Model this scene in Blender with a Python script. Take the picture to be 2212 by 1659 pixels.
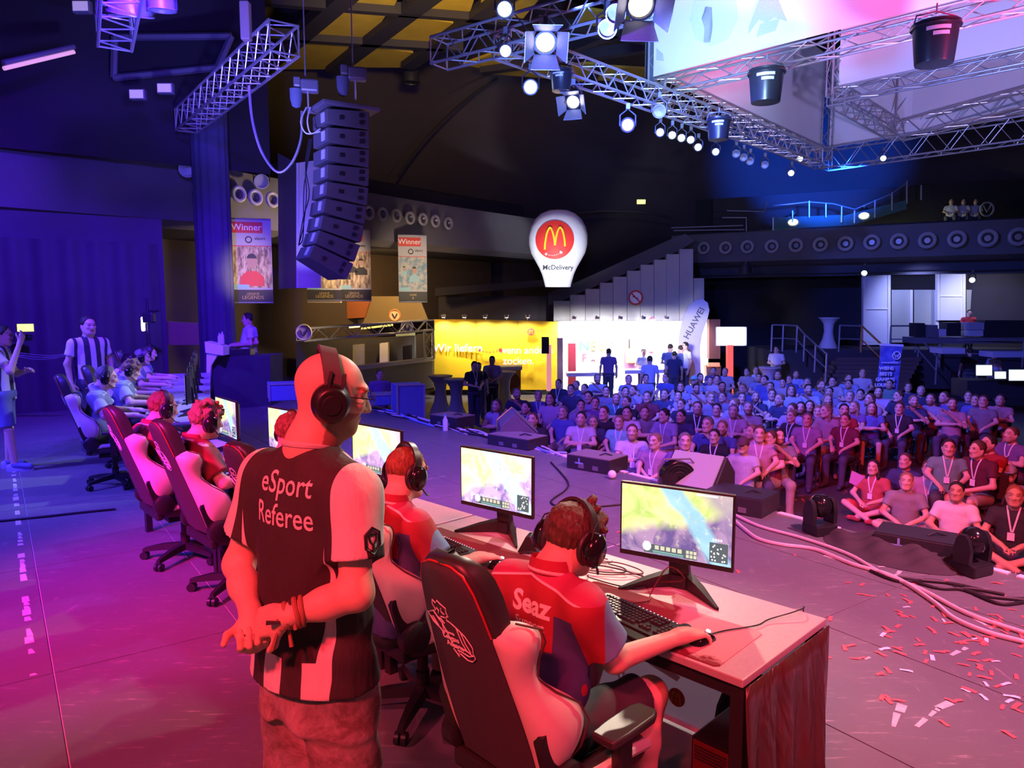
import bpy, bmesh, math, random, zlib
import numpy as np
from mathutils import Vector, Matrix
for _o in list(bpy.data.objects): bpy.data.objects.remove(_o)
SC = bpy.context.scene; COL = SC.collection
random.seed(7); RNG = np.random.default_rng(7)
R = math.radians; PI = math.pi
# ------------------------------------------------------------------ camera (image frame 2212 x 1659)
FPX, HOR, CAMH = 1600.0, 658.0, 2.0
PITCH = math.atan((829.5 - HOR) / FPX)
_cd = bpy.data.cameras.new('camera'); _cd.sensor_fit = 'HORIZONTAL'; _cd.sensor_width = 36
_cd.lens = 36 * FPX / 2212; _cd.clip_end = 200; _cd.clip_start = .05
CAM = bpy.data.objects.new('camera', _cd); COL.objects.link(CAM)
CAM.location = (0, 0, CAMH); CAM.rotation_euler = (PI / 2 - PITCH, 0, 0); SC.camera = CAM
def _ray(px, py):
    a = (px - 1106) / FPX; b = (py - 829.5) / FPX
    return Vector((a, math.cos(PITCH) - b * math.sin(PITCH), -math.sin(PITCH) - b * math.cos(PITCH)))
def P(px, py, Y):                      # photograph point at distance Y into the hall
    r = _ray(px, py); return Vector((0, 0, CAMH)) + r * (Y / r.y)
def G(px, py, z=0.0):                  # photograph point on a level surface of height z
    r = _ray(px, py); return Vector((0, 0, CAMH)) + r * ((z - CAMH) / r.z)
# ------------------------------------------------------------------ view, world
SC.view_settings.view_transform = 'Standard'; SC.view_settings.look = 'None'
SC.view_settings.exposure = 0.0; SC.view_settings.gamma = 1.0
SC.view_settings.use_curve_mapping = False
W = bpy.data.worlds.new('hall_dark'); SC.world = W; W.use_nodes = True
W.node_tree.nodes['Background'].inputs[0].default_value = (.10, .085, .16, 1)
W.node_tree.nodes['Background'].inputs[1].default_value = .20
# ------------------------------------------------------------------ stage lights and a few added fills
def spot(name, loc, tgt, col, power, ang, blend=.6, size=.15):
    d = bpy.data.lights.new(name, 'SPOT'); d.color = col; d.energy = power
    d.spot_size = R(ang); d.spot_blend = blend; d.shadow_soft_size = size
    o = bpy.data.objects.new(name, d); COL.objects.link(o); o.location = loc
    o.rotation_euler = (Vector(tgt) - Vector(loc)).to_track_quat('-Z', 'Y').to_euler()
    return o
RED, MAG, BLUE, CYAN, WARM = (1, .095, .13), (1, .03, .38), (.09, .06, 1), (.22, .42, 1), (1, .80, .62)
LIGHTS = [
 ('stage_wash_red', (-2.2, -2.0, 5.2), (.1, 3.0, .7), RED, 1000, 50, .9, .2),
 ('stage_wash_red', (-5.2, .8, 5.5), (-1.0, 4.4, .6), (1, .09, .18), 1300, 46, .9, .2),
 ('stage_wash_red', (3.2, -.6, 5.5), (2.8, 4.0, 0), (1, .06, .16), 1900, 70, .9, .2),
 ('stage_wash_red', (-1.6, -2.4, 5.4), (-1.1, 2.9, 0), (1, .02, .04), 2000, 50, .9, .2),
 ('stage_wash_magenta', (-5.0, .5, 5.0), (-2.4, 5.2, 0), (1, .01, .42), 5200, 34, 1, .2),
 ('stage_wash_blue', (-6.5, 1.5, 6.0), (-4.3, 7.6, 0), (.07, .02, 1), 5200, 58, .9, .2),
 ('stage_wash_blue', (-9.0, 7.0, 5.5), (-4.6, 9.8, .6), (.10, .07, 1), 4200, 80, .9, .2),
 ('stage_wash_violet', (-3.5, -1.5, 5.5), (-3.4, 3.6, 0), (.22, .01, .62), 420, 46, .9, .2),
 ('stage_wash_blue', (-3.6, 7.5, 6.2), (-8.0, 14.5, 1.6), (.09, .01, 1), 9000, 70, 1, .2),
 ('wall_fill_blue', (-3.4, 8.0, 4.6), (-9.0, 15.0, 6.8), (.07, .04, .8), 2600, 84, 1, .3),  # added fill, lifts the near-black upper wall to navy
 ('front_fill_lamp', (1.5, 10.6, 5.4), (.45, 3.2, .8), WARM, 1700, 34, .7, .12),
 ('front_fill_lamp', (.6, 11.0, 5.3), (-2.2, 4.9, .7), (1, .82, .72), 800, 30, .8, .12),
 ('front_fill_lamp', (.2, 11.2, 5.2), (-4.3, 8.8, .9), (.55, .66, 1), 1800, 26, .8, .12),
 ('side_fill_lamp', (4.2, 5.6, 5.2), (-.2, 2.5, 1.3), (1, .84, .64), 800, 34, .8, .12),
 ('floor_wash_lilac', (4.6, 2.6, 6.5), (2.6, 6.0, 0), (1, .28, .58), 4300, 66, .9, .2),
 ('floor_wash_blue', (1.0, 9.0, 6.0), (-1.0, 8.6, 0), (.24, .10, 1), 2000, 85, .9, .2),
 ('crowd_wash_blue', (1.0, 11.0, 6.4), (7.5, 20.5, -.5), (.07, .12, 1), 10500, 66, .8, .2),
 ('crowd_wash_violet', (-1.5, 6.5, 6.2), (5.0, 14.5, -.5), (.30, .07, 1), 4000, 58, .9, .2),
 ('crowd_wash_red', (1.2, 2.6, 6.2), (6.3, 10.2, -.6), (1, .03, .03), 4600, 34, .8, .2),
 ('crowd_white_lamp', (-.6, 7.0, 5.5), (6.2, 10.2, -.4), (.85, .95, 1), 420, 34, .8, .1),
 ('screen_wash_cyan', (2.0, 8.0, 4.6), (3.6, 14.9, 7.2), (.30, .56, 1), 3200, 46, 1, .2),
 ('screen_wash_white', (2.6, 9.2, 4.2), (3.9, 14.6, 6.8), (.70, .92, 1), 1300, 40, 1, .2),
 ('screen_wash_red', (9.5, 6.0, 4.0), (7.4, 11.4, 7.6), (1, .04, .20), 13000, 46, 1, .2),
 ('screen_wash_violet', (6.5, 9.0, 3.4), (8.8, 17.0, 8.0), (.46, .38, 1), 3300, 70, 1, .2),
 ('dome_wash_blue', (10, 22, 5.5), (12.5, 31, 7.8), (.01, .10, 1), 26000, 40, .8, .2),
 ('dome_fill_violet', (1, 16, 5.0), (1, 33, 7.0), (.46, .24, .50), 650, 80, 1, .3),  # low violet fill added to tint the dark dome
 ('ceiling_wash_yellow', (-1.5, 14.0, 7.0), (-2.6, 20.5, 9.8), (1, .66, .12), 2400, 62, .9, .3),
 ('banner_fill_warm', (-2.6, 19.5, 3.2), (-5.6, 19.6, 2.9), (1, .72, .42), 900, 100, .9, .2),  # three warm fills added to brighten the banners
 ('banner_fill_warm', (-4.9, 15.2, 2.4), (-6.7, 17.8, 2.9), (1, .72, .48), 330, 50, .9, .2),
 ('banner_fill_warm', (-2.0, 19.8, 2.6), (-3.0, 22.6, 3.0), (1, .76, .52), 420, 60, .9, .2),
 ('bar_lamp_warm', (-3.6, 23.2, 3.2), (-4.4, 25.0, 2.0), (1, .62, .22), 500, 140, .9, .2),
 ('truss_wash_blue', (.5, 8.5, 3.4), (2.5, 13.0, 6.2), (.14, .26, 1), 2200, 95, .9, .2),
 ('truss_wash_blue', (-3.2, 8.0, 2.6), (-4.4, 12.0, 5.6), (.18, .18, 1), 2000, 60, .9, .2),
 ('speaker_wash_blue', (-4.4, 8.0, 3.0), (-2.9, 11.2, 4.0), (.22, .16, 1), 600, 50, .9, .2),
]
for _a in LIGHTS: spot(*_a)
# ------------------------------------------------------------------ node expressions
class X:
    def __init__(s, nt, k): s.nt = nt; s.k = k
    def _m(s, op, o=None, p=None):
        n = s.nt.nodes.new('ShaderNodeMath'); n.operation = op
        for i, v in enumerate((s, o, p)):
            if v is None: continue
            if isinstance(v, X): s.nt.links.new(v.k, n.inputs[i])
            else: n.inputs[i].default_value = v
        return X(s.nt, n.outputs[0])
    def __add__(s, o): return s._m('ADD', o)
    def __sub__(s, o): return s._m('SUBTRACT', o)
    def __mul__(s, o): return s._m('MULTIPLY', o)
    def __truediv__(s, o): return s._m('DIVIDE', o)
    def __lt__(s, o): return s._m('LESS_THAN', o)
    def __gt__(s, o): return s._m('GREATER_THAN', o)
    def abs(s): return s._m('ABSOLUTE')
    def min(s, o): return s._m('MINIMUM', o)
    def max(s, o): return s._m('MAXIMUM', o)
    def sqrt(s): return s._m('SQRT')
    def sin(s): return s._m('SINE')
    def frac(s): return s._m('FRACT')
    def inv(s): return s * -1.0 + 1.0
    def band(s, a, b): return (s > a) * (s < b)
    def ramp(s, a, b):
        n = s.nt.nodes.new('ShaderNodeMapRange'); n.inputs[1].default_value = a; n.inputs[2].default_value = b
        s.nt.links.new(s.k, n.inputs[0]); return X(s.nt, n.outputs[0])
class Mat:
    def __init__(s, name):
        s.m = bpy.data.materials.new(name); s.m.use_nodes = True; s.nt = s.m.node_tree
        s.b = s.nt.nodes['Principled BSDF']
        s.tc = s.nt.nodes.new('ShaderNodeTexCoord')
    def xyz(s, which='Object'):
        n = s.nt.nodes.new('ShaderNodeSeparateXYZ'); s.nt.links.new(s.tc.outputs[which], n.inputs[0])
        return [X(s.nt, o) for o in n.outputs]
    def uv(s): return s.xyz('UV')
    def noise(s, scale, detail=3, rough=.5, vec='Object', stretch=None, dist=0):
        n = s.nt.nodes.new('ShaderNodeTexNoise'); n.inputs['Scale'].default_value = scale
        n.inputs['Detail'].default_value = detail; n.inputs['Roughness'].default_value = rough
        n.inputs['Distortion'].default_value = dist
        src = s.tc.outputs[vec]
        if stretch:
            m = s.nt.nodes.new('ShaderNodeMapping'); m.inputs['Scale'].default_value = stretch
            s.nt.links.new(src, m.inputs[0]); src = m.outputs[0]
        s.nt.links.new(src, n.inputs['Vector']); return X(s.nt, n.outputs[0])
    def attr(s, name):
        n = s.nt.nodes.new('ShaderNodeAttribute'); n.attribute_name = name; return n.outputs['Color']
    def objcol(s):
        n = s.nt.nodes.new('ShaderNodeObjectInfo'); return n.outputs['Color']
    def mix(s, fac, a, b, mode='MIX'):
        n = s.nt.nodes.new('ShaderNodeMix'); n.data_type = 'RGBA'; n.blend_type = mode
        for i, v in ((0, fac), (6, a), (7, b)):
            if isinstance(v, X): s.nt.links.new(v.k, n.inputs[i])
            elif isinstance(v, bpy.types.NodeSocket): s.nt.links.new(v, n.inputs[i])
            elif i == 0: n.inputs[0].default_value = v
            else: n.inputs[i].default_value = (*v[:3], 1)
        return n.outputs[2]
    def color(s, c):
        if isinstance(c, bpy.types.NodeSocket): s.nt.links.new(c, s.b.inputs['Base Color'])
        else: s.b.inputs['Base Color'].default_value = (*c[:3], 1)
        return s
    def emit(s, c, k=1.0):
        if isinstance(c, bpy.types.NodeSocket): s.nt.links.new(c, s.b.inputs['Emission Color'])
        else: s.b.inputs['Emission Color'].default_value = (*c[:3], 1)
        s.b.inputs['Emission Strength'].default_value = k; return s
    def bump(s, h, strength=.3, dist=.01):
        n = s.nt.nodes.new('ShaderNodeBump'); n.inputs['Strength'].default_value = strength
        n.inputs['Distance'].default_value = dist; s.nt.links.new(h.k, n.inputs['Height'])
        s.nt.links.new(n.outputs[0], s.b.inputs['Normal']); return s
    def pbr(s, rough=.5, metal=0, spec=None):
        if isinstance(rough, X): s.nt.links.new(rough.k, s.b.inputs['Roughness'])
        else: s.b.inputs['Roughness'].default_value = rough
        s.b.inputs['Metallic'].default_value = metal
        if spec is not None: s.b.inputs['Specular IOR Level'].default_value = spec
        return s
_MC = {}
def mat(name, col, rough=.5, metal=0, var=.12, scale=30, emit=0, spec=None):
    """procedural material: base colour with a fine noise variation"""
    if name in _MC: return _MC[name]
    M = Mat(name)
    n = M.noise(scale, 3)
    M.color(M.mix(n, [c * (1 - var) for c in col], [min(1, c * (1 + var)) for c in col])).pbr(rough, metal, spec)
    if emit: M.emit(col, emit)
    _MC[name] = M.m; return M.m
# ------------------------------------------------------------------ mesh collecting
class MB:
    def __init__(s): s.v = []; s.f = []; s.mi = []; s.cur = 0
    def add(s, vs, fs, M=None):
        b = len(s.v)
        if M is not None: vs = [M @ Vector(p) for p in vs]
        s.v += [tuple(p) for p in vs]; s.f += [tuple(i + b for i in f) for f in fs]; s.mi += [s.cur] * len(fs); return s
    def box(s, c, d, M=None):
        x, y, z = d[0] / 2, d[1] / 2, d[2] / 2; cx, cy, cz = c
        vs = [(cx + i * x, cy + j * y, cz + k * z) for i in (-1, 1) for j in (-1, 1) for k in (-1, 1)]
        return s.add(vs, [(0, 1, 3, 2), (4, 6, 7, 5), (0, 4, 5, 1), (2, 3, 7, 6), (0, 2, 6, 4), (1, 5, 7, 3)], M)
    def cyl(s, a, b, r, r2=None, n=12, caps=True):
        a = Vector(a); b = Vector(b); r2 = r if r2 is None else r2
        w = (b - a).normalized(); u = w.orthogonal().normalized(); t = w.cross(u)
        vs = []
        for p, q in ((a, r), (b, r2)):
            vs += [p + (u * math.cos(2 * PI * i / n) + t * math.sin(2 * PI * i / n)) * q for i in range(n)]
        fs = [(i, (i + 1) % n, n + (i + 1) % n, n + i) for i in range(n)]
        if caps: fs += [tuple(range(n))[::-1], tuple(range(n, 2 * n))]
        return s.add(vs, fs)
    def tube(s, pts, r, n=8, closed=False):
        pts = [Vector(p) for p in pts]; m = len(pts); vs = []; u = None
        rr = r if isinstance(r, (list, tuple)) else [r] * m
        for i, p in enumerate(pts):
            a = pts[(i - 1) % m] if (i or closed) else p; b = pts[(i + 1) % m] if (i < m - 1 or closed) else p
            w = (b - a).normalized()
            u = (w.orthogonal() if u is None else u - w * u.dot(w)).normalized(); t = w.cross(u)
            vs += [p + (u * math.cos(2 * PI * k / n) + t * math.sin(2 * PI * k / n)) * rr[i] for k in range(n)]
        fs = []
        for i in range(m if closed else m - 1):
            j = (i + 1) % m
            fs += [(i * n + k, i * n + (k + 1) % n, j * n + (k + 1) % n, j * n + k) for k in range(n)]
        if not closed: fs += [tuple(range(n))[::-1], tuple(range((m - 1) * n, m * n))]
        return s.add(vs, fs)
    def lathe(s, prof, n=20, M=None):
        vs = [(r * math.cos(2 * PI * k / n), r * math.sin(2 * PI * k / n), z) for r, z in prof for k in range(n)]
        fs = [(i * n + k, i * n + (k + 1) % n, (i + 1) * n + (k + 1) % n, (i + 1) * n + k) for i in range(len(prof) - 1) for k in range(n)]
        if prof[0][0] > 1e-5: fs.append(tuple(range(n))[::-1])
        if prof[-1][0] > 1e-5: fs.append(tuple(range((len(prof) - 1) * n, len(prof) * n)))
        return s.add(vs, fs, M)
    def prism(s, poly, h0, h1, M=None):            # poly in xy, extruded along z
        n = len(poly)
        vs = [(x, y, h0) for x, y in poly] + [(x, y, h1) for x, y in poly]
        fs = [(i, (i + 1) % n, n + (i + 1) % n, n + i) for i in range(n)] + [tuple(range(n))[::-1], tuple(range(n, 2 * n))]
        return s.add(vs, fs, M)
    def loft(s, rings, closed=True, caps=True):
        n = len(rings[0]); vs = [p for r in rings for p in r]
        fs = [(i * n + k, i * n + (k + 1) % n, (i + 1) * n + (k + 1) % n, (i + 1) * n + k) for i in range(len(rings) - 1) for k in range(n if closed else n - 1)]
        if caps and closed: fs += [tuple(range(n))[::-1], tuple(range((len(rings) - 1) * n, len(rings) * n))]
        return s.add(vs, fs)
    def ball(s, c, r, n=12, M=None):
        rx, ry, rz = r if isinstance(r, (tuple, list)) else (r, r, r); m = n // 2
        vs = [(c[0], c[1], c[2] - rz)]
        for i in range(1, m):
            a = -PI / 2 + PI * i / m
            vs += [(c[0] + rx * math.cos(a) * math.cos(2 * PI * k / n), c[1] + ry * math.cos(a) * math.sin(2 * PI * k / n), c[2] + rz * math.sin(a)) for k in range(n)]
        vs.append((c[0], c[1], c[2] + rz)); e = len(vs) - 1
        fs = [(0, 1 + (k + 1) % n, 1 + k) for k in range(n)]
        fs += [(1 + i * n + k, 1 + i * n + (k + 1) % n, 1 + (i + 1) * n + (k + 1) % n, 1 + (i + 1) * n + k) for i in range(m - 2) for k in range(n)]
        fs += [(1 + (m - 2) * n + k, 1 + (m - 2) * n + (k + 1) % n, e) for k in range(n)]
        return s.add(vs, fs, M)
    def torus(s, c, axis, Rr, r, n=24, m=8, a0=0, a1=2 * PI, u0=None):
        w = Vector(axis).normalized(); u = Vector(u0) if u0 else w.orthogonal().normalized(); t = w.cross(u); c = Vector(c)
        full = abs(a1 - a0 - 2 * PI) < 1e-6; k = n if full else n + 1
        return s.tube([c + (u * math.cos(a0 + (a1 - a0) * i / n) + t * math.sin(a0 + (a1 - a0) * i / n)) * Rr for i in range(k)], r, m, closed=full)
    def mesh(s, name, mats, smooth=40):
        me = bpy.data.meshes.new(name); me.from_pydata(s.v, [], s.f); me.update()
        for m in (mats if isinstance(mats, (list, tuple)) else [mats]): me.materials.append(m)
        if any(s.mi): me.polygons.foreach_set('material_index', s.mi)
        bm = bmesh.new(); bm.from_mesh(me); bmesh.ops.recalc_face_normals(bm, faces=bm.faces); bm.to_mesh(me); bm.free()
        if smooth:
            me.polygons.foreach_set('use_smooth', [True] * len(me.polygons)); me.set_sharp_from_angle(angle=R(smooth))
        return me
    def build(s, name, mats, parent=None, smooth=40, bevel=0, **kw):
        o = bpy.data.objects.new(name, s.mesh(name, mats, smooth)); COL.objects.link(o)
        if parent is not None: o.parent = parent
        if bevel:
            b = o.modifiers.new('bevel', 'BEVEL'); b.width = bevel; b.segments = 2; b.limit_method = 'ANGLE'
        return tag(o, **kw)
def tag(o, label=None, cat=None, group=None, kind=None, loc=None, rot=None):
    if label: o['label'] = label
    if cat: o['category'] = cat
    if group: o['group'] = group
    if kind: o['kind'] = kind
    if loc is not None: o.location = loc
    if rot is not None: o.rotation_euler = rot
    return o
def empty(name, loc=(0, 0, 0), rz=0, **kw):
    o = bpy.data.objects.new(name, None); COL.objects.link(o); o.empty_display_size = .1
    o.location = loc; o.rotation_euler = (0, 0, rz); return tag(o, **kw)
def inst(name, me, parent=None, M=None, **kw):
    o = bpy.data.objects.new(name, me); COL.objects.link(o)
    if parent is not None: o.parent = parent
    if M is not None: o.matrix_local = M
    return tag(o, **kw)
def copy_tree(o, parent=None):
    c = o.copy(); COL.objects.link(c)
    if parent is not None: c.parent = parent
    for ch in o.children: copy_tree(ch, c)
    return c
def box_uv(me):                      # simple planar uv of a quad-like mesh from its local x,z extent
    pass
def frame(o, x, y, z):               # matrix with the given axes as columns
    return Matrix(((x[0], y[0], z[0], o[0]), (x[1], y[1], z[1], o[1]), (x[2], y[2], z[2], o[2]), (0, 0, 0, 1)))
def bar(a, b):                       # matrix that carries the unit cylinder (z 0..1, r 1) scaled later
    a = Vector(a); b = Vector(b); return Matrix.Translation(a) @ (b - a).to_track_quat('Z', 'Y').to_matrix().to_4x4()
def rod_inst(name, me, a, b, r, parent):
    L = (Vector(b) - Vector(a)).length
    return inst(name, me, parent, bar(a, b) @ Matrix.Diagonal((r, r, L, 1)))
_ROD = {}
def rod_mesh(m, n=6):
    if (m.name, n) not in _ROD: _ROD[(m.name, n)] = MB().cyl((0, 0, 0), (0, 0, 1), 1, n=n).mesh('rod', m)
    return _ROD[(m.name, n)]
def text_mesh(s, size, m, depth=.0, align='CENTER', bold=0.0, name='lettering', spacing=1.0, xscale=1.0):
    cu = bpy.data.curves.new(name, 'FONT'); cu.body = s; cu.size = size; cu.align_x = align; cu.align_y = 'CENTER'
    cu.extrude = depth; cu.offset = bold; cu.space_character = spacing; cu.resolution_u = 3
    o = bpy.data.objects.new('tmp', cu); COL.objects.link(o)
    bpy.context.view_layer.update()
    me = bpy.data.meshes.new_from_object(o.evaluated_get(bpy.context.evaluated_depsgraph_get()))
    bpy.data.objects.remove(o); bpy.data.curves.remove(cu)
    me.name = name; me.materials.clear(); me.materials.append(m)
    if xscale != 1: me.transform(Matrix.Diagonal((xscale, 1, 1, 1)))
    return me
def lettering(s, size, m, parent, M, bold=0.0, depth=.002, align='CENTER', name='lettering', spacing=1.0, xscale=1.0):
    return inst(name, text_mesh(s, size, m, depth, align, bold, name, spacing, xscale), parent, M)
# ------------------------------------------------------------------ implicit bodies
class Sdf:
    def __init__(s, lo, hi, vox):
        s.lo = np.array(lo, np.float32); s.vox = vox
        s.n = [int(math.ceil((hi[i] - lo[i]) / vox)) + 1 for i in range(3)]
        s.ax = [s.lo[i] + np.arange(s.n[i], dtype=np.float32) * vox for i in range(3)]
        s.D = np.full(s.n, .5, np.float32)
    def sub(s, lo, hi, pad):
        sl = []
        for i in range(3):
            a = max(0, int((lo[i] - pad - s.lo[i]) / s.vox)); b = min(s.n[i], int((hi[i] + pad - s.lo[i]) / s.vox) + 2)
            if b <= a: return None, None
            sl.append(slice(a, b))
        g = (s.ax[0][sl[0]][:, None, None], s.ax[1][sl[1]][None, :, None], s.ax[2][sl[2]][None, None, :])
        return tuple(sl), g
    def put(s, sl, d, k):
        a = s.D[sl]
        if k > 0:
            h = np.maximum(k - np.abs(a - d), 0) / k; s.D[sl] = np.minimum(a, d) - h * h * k * .25
        else: s.D[sl] = np.minimum(a, d)
    def cone(s, a, b, ra, rb, k=.03, cut=None, flat=None):
        a = Vector(a); b = Vector(b); m = max(ra, rb)
        sl, g = s.sub([min(a[i], b[i]) - m for i in range(3)], [max(a[i], b[i]) + m for i in range(3)], k + 2 * s.vox)
        if sl is None: return
        ba = b - a; L2 = max(ba.length_squared, 1e-9)
        px, py, pz = g[0] - a.x, g[1] - a.y, g[2] - a.z
        h = np.clip((px * ba.x + py * ba.y + pz * ba.z) / L2, 0, 1)
        d = np.sqrt((px - h * ba.x) ** 2 + (py - h * ba.y) ** 2 + (pz - h * ba.z) ** 2) - (ra + (rb - ra) * h)
        if cut is not None:                # flat end: stop at fraction cut along the axis
            L = ba.length; d = np.maximum(d, (px * ba.x + py * ba.y + pz * ba.z) / L - cut * L)
        s.put(sl, d, k)
    def ell(s, c, r, ax=None, k=.03, keep=None):
        c = Vector(c); m = max(r)
        sl, g = s.sub([c[i] - m for i in range(3)], [c[i] + m for i in range(3)], k + 2 * s.vox)
        if sl is None: return
        x, y, z = g[0] - c.x, g[1] - c.y, g[2] - c.z
        if ax is None: q = (x, y, z)
        else: q = [x * v[0] + y * v[1] + z * v[2] for v in ax]
        k0 = np.sqrt((q[0] / r[0]) ** 2 + (q[1] / r[1]) ** 2 + (q[2] / r[2]) ** 2)
        k1 = np.sqrt((q[0] / r[0] ** 2) ** 2 + (q[1] / r[1] ** 2) ** 2 + (q[2] / r[2] ** 2) ** 2) + 1e-6
        d = k0 * (k0 - 1) / k1
        if keep: d = keep(d, g)
        s.put(sl, d.astype(np.float32), k)
    def tub(s, a, b, side, prof, k=.05, cap=True):   # elliptic tube; prof rows: (t, rx, ry, ox, oy)
        a = Vector(a); b = Vector(b); w = (b - a); L = w.length; w /= L
        sx = Vector(side); sx = (sx - w * sx.dot(w)).normalized(); sy = w.cross(sx)
        m = max(max(p[1], p[2]) for p in prof) + .06
        sl, g = s.sub([min(a[i], b[i]) - m for i in range(3)], [max(a[i], b[i]) + m for i in range(3)], k + 2 * s.vox)
        if sl is None: return
        x, y, z = g[0] - a.x, g[1] - a.y, g[2] - a.z
        h = x * w.x + y * w.y + z * w.z; t = h / L
        T = [p[0] for p in prof]; I = lambda j: np.interp(t, T, [p[j] for p in prof]).astype(np.float32)
        rx, ry = I(1), I(2)
        u = x * sx.x + y * sx.y + z * sx.z - I(3); v = x * sy.x + y * sy.y + z * sy.z - I(4)
        q = np.sqrt((u / rx) ** 2 + (v / ry) ** 2); d = (q - 1) * np.minimum(rx, ry)
        d = np.maximum(d, np.maximum(h - T[-1] * L, T[0] * L - h))
        s.put(sl, d.astype(np.float32), k)
    def cutplane(s, p, n):               # remove everything on the +n side of the plane
        n = Vector(n).normalized(); p = Vector(p)
        d = (s.ax[0][:, None, None] - p.x) * n.x + (s.ax[1][None, :, None] - p.y) * n.y + (s.ax[2][None, None, :] - p.z) * n.z
        s.D = np.maximum(s.D, d)
    def ripple(s, fn):
        s.D = s.D + fn(s.ax[0][:, None, None], s.ax[1][None, :, None], s.ax[2][None, None, :]).astype(np.float32)
    def mesh(s, name, mats, colfn=None, matfn=None):
        D = s.D; S = D < 0
        c = [(i, j, k) for i in (0, 1) for j in (0, 1) for k in (0, 1)]
        n = [q - 1 for q in s.n]
        sh = lambda A, o: A[o[0]:o[0] + n[0], o[1]:o[1] + n[1], o[2]:o[2] + n[2]]
        cnt = sum(sh(S, o).astype(np.int8) for o in c); act = (cnt > 0) & (cnt < 8)
        cells = np.argwhere(act); idx = np.full(n, -1, np.int64); idx[act] = np.arange(len(cells))
        val = np.stack([D[cells[:, 0] + o[0], cells[:, 1] + o[1], cells[:, 2] + o[2]] for o in c], 1)
        pos = np.zeros((len(cells), 3)); m = np.zeros(len(cells))
        for i in range(8):
            for j in range(i + 1, 8):
                if sum(abs(c[i][q] - c[j][q]) for q in range(3)) != 1: continue
                a, b = val[:, i], val[:, j]; e = (a < 0) != (b < 0)
                t = np.where(e, a / np.where(e, a - b, 1), 0)
                pos += e[:, None] * (np.array(c[i]) + t[:, None] * (np.array(c[j]) - np.array(c[i]))); m += e
        V = (cells + pos / m[:, None]) * s.vox + s.lo
        Q = []
        for ax in range(3):
            o1, o2 = [(1, 2), (2, 0), (0, 1)][ax]
            A = S.take(np.arange(0, s.n[ax] - 1), ax); B = S.take(np.arange(1, s.n[ax]), ax)
            e = np.argwhere(A != B); e = e[(e[:, o1] > 0) & (e[:, o2] > 0) & (e[:, o1] < n[o1]) & (e[:, o2] < n[o2])]
            if not len(e): continue
            q = []
            for d1, d2 in ((1, 1), (0, 1), (0, 0), (1, 0)):
                f = e.copy(); f[:, o1] -= d1; f[:, o2] -= d2; q.append(idx[f[:, 0], f[:, 1], f[:, 2]])
            q = np.stack(q, 1); flip = ~A[e[:, 0], e[:, 1], e[:, 2]]
            q[flip] = q[flip][:, ::-1]; Q.append(q)
        Q = np.concatenate(Q)
        me = bpy.data.meshes.new(name)
        me.vertices.add(len(V)); me.vertices.foreach_set('co', V.astype(np.float32).ravel())
        me.loops.add(len(Q) * 4); me.loops.foreach_set('vertex_index', Q.astype(np.int32).ravel())
        me.polygons.add(len(Q)); me.polygons.foreach_set('loop_start', np.arange(0, len(Q) * 4, 4, dtype=np.int32))
        me.polygons.foreach_set('use_smooth', np.ones(len(Q), bool)); me.update(calc_edges=True)
        for q in (mats if isinstance(mats, (list, tuple)) else [mats]): me.materials.append(q)
        if colfn is not None:
            C = np.ones((len(V), 4), np.float32); C[:, :3] = colfn(V)
            a = me.color_attributes.new('tint', 'FLOAT_COLOR', 'POINT'); a.data.foreach_set('color', C.ravel())
        if matfn is not None:
            cen = V[Q].mean(1); me.polygons.foreach_set('material_index', matfn(cen).astype(np.int32))
        return me
# ================================================================== the setting
E1 = Vector((math.cos(R(125)), math.sin(R(125)), 0)); E2 = Vector((math.cos(R(35)), math.sin(R(35)), 0))
ZH = -1.2                                            # hall floor below the stage
def S(a, b, z=0): return E1 * a + E2 * b + Vector((0, 0, z))     # stage grid -> world
def floor_material():
    M = Mat('worn_black_stage_deck')
    g = M.nt.nodes.new('ShaderNodeNewGeometry')
    def ns(scale, stretch, rot, det=4, rough=.6):
        m = M.nt.nodes.new('ShaderNodeMapping'); m.inputs['Scale'].default_value = stretch; m.inputs['Rotation'].default_value = (0, 0, R(rot))
        M.nt.links.new(g.outputs['Position'], m.inputs[0])
        n = M.nt.nodes.new('ShaderNodeTexNoise'); n.inputs['Scale'].default_value = scale; n.inputs['Detail'].default_value = det; n.inputs['Roughness'].default_value = rough
        M.nt.links.new(m.outputs[0], n.inputs['Vector']); return X(M.nt, n.outputs[0])
    broad = ns(.9, (1, 1, 1), 0, 3); fine = ns(14, (1, 1, 1), 0, 4)
    scr = ns(4, (1, 7, 1), -35, 5, .75); scr2 = ns(3, (7, 1, 1), -20, 5, .75)
    wear = (scr.ramp(.58, .70) * broad.ramp(.42, .60)).max(scr2.ramp(.60, .72) * broad.ramp(.52, .38) * .8)
    dust = fine.ramp(.58, .8) * .35
    c = M.mix(broad, (.11, .105, .115), (.17, .165, .17))
    c = M.mix(dust, c, (.24, .22, .21)); c = M.mix(wear * .8, c, (.50, .45, .42))
    M.color(c).pbr(fine * .25 + .36, 0, .45).bump(fine, .08, .004)
    return M.m
M_DECK = floor_material()
floor = MB().add([S(-4, -13, -.007), S(20, -13, -.007), S(20, 6.16, -.007), S(-4, 6.16, -.007), S(-4, -13, -.3), S(20, -13, -.3), S(20, 6.16, -.3), S(-4, 6.16, -.3)],
    [(0, 1, 2, 3), (4, 7, 6, 5), (0, 4, 5, 1), (1, 5, 6, 2), (2, 6, 7, 3), (3, 7, 4, 0)]).build('floor', mat('deck_aluminium_edge', (.55, .52, .52), .6), smooth=0, kind='structure', label='black stage deck of scuffed plywood panels')
_pm = MB().box((0, 0, -.003), (1.991, .991, .006)).mesh('deck_panel', M_DECK, 0)
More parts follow.
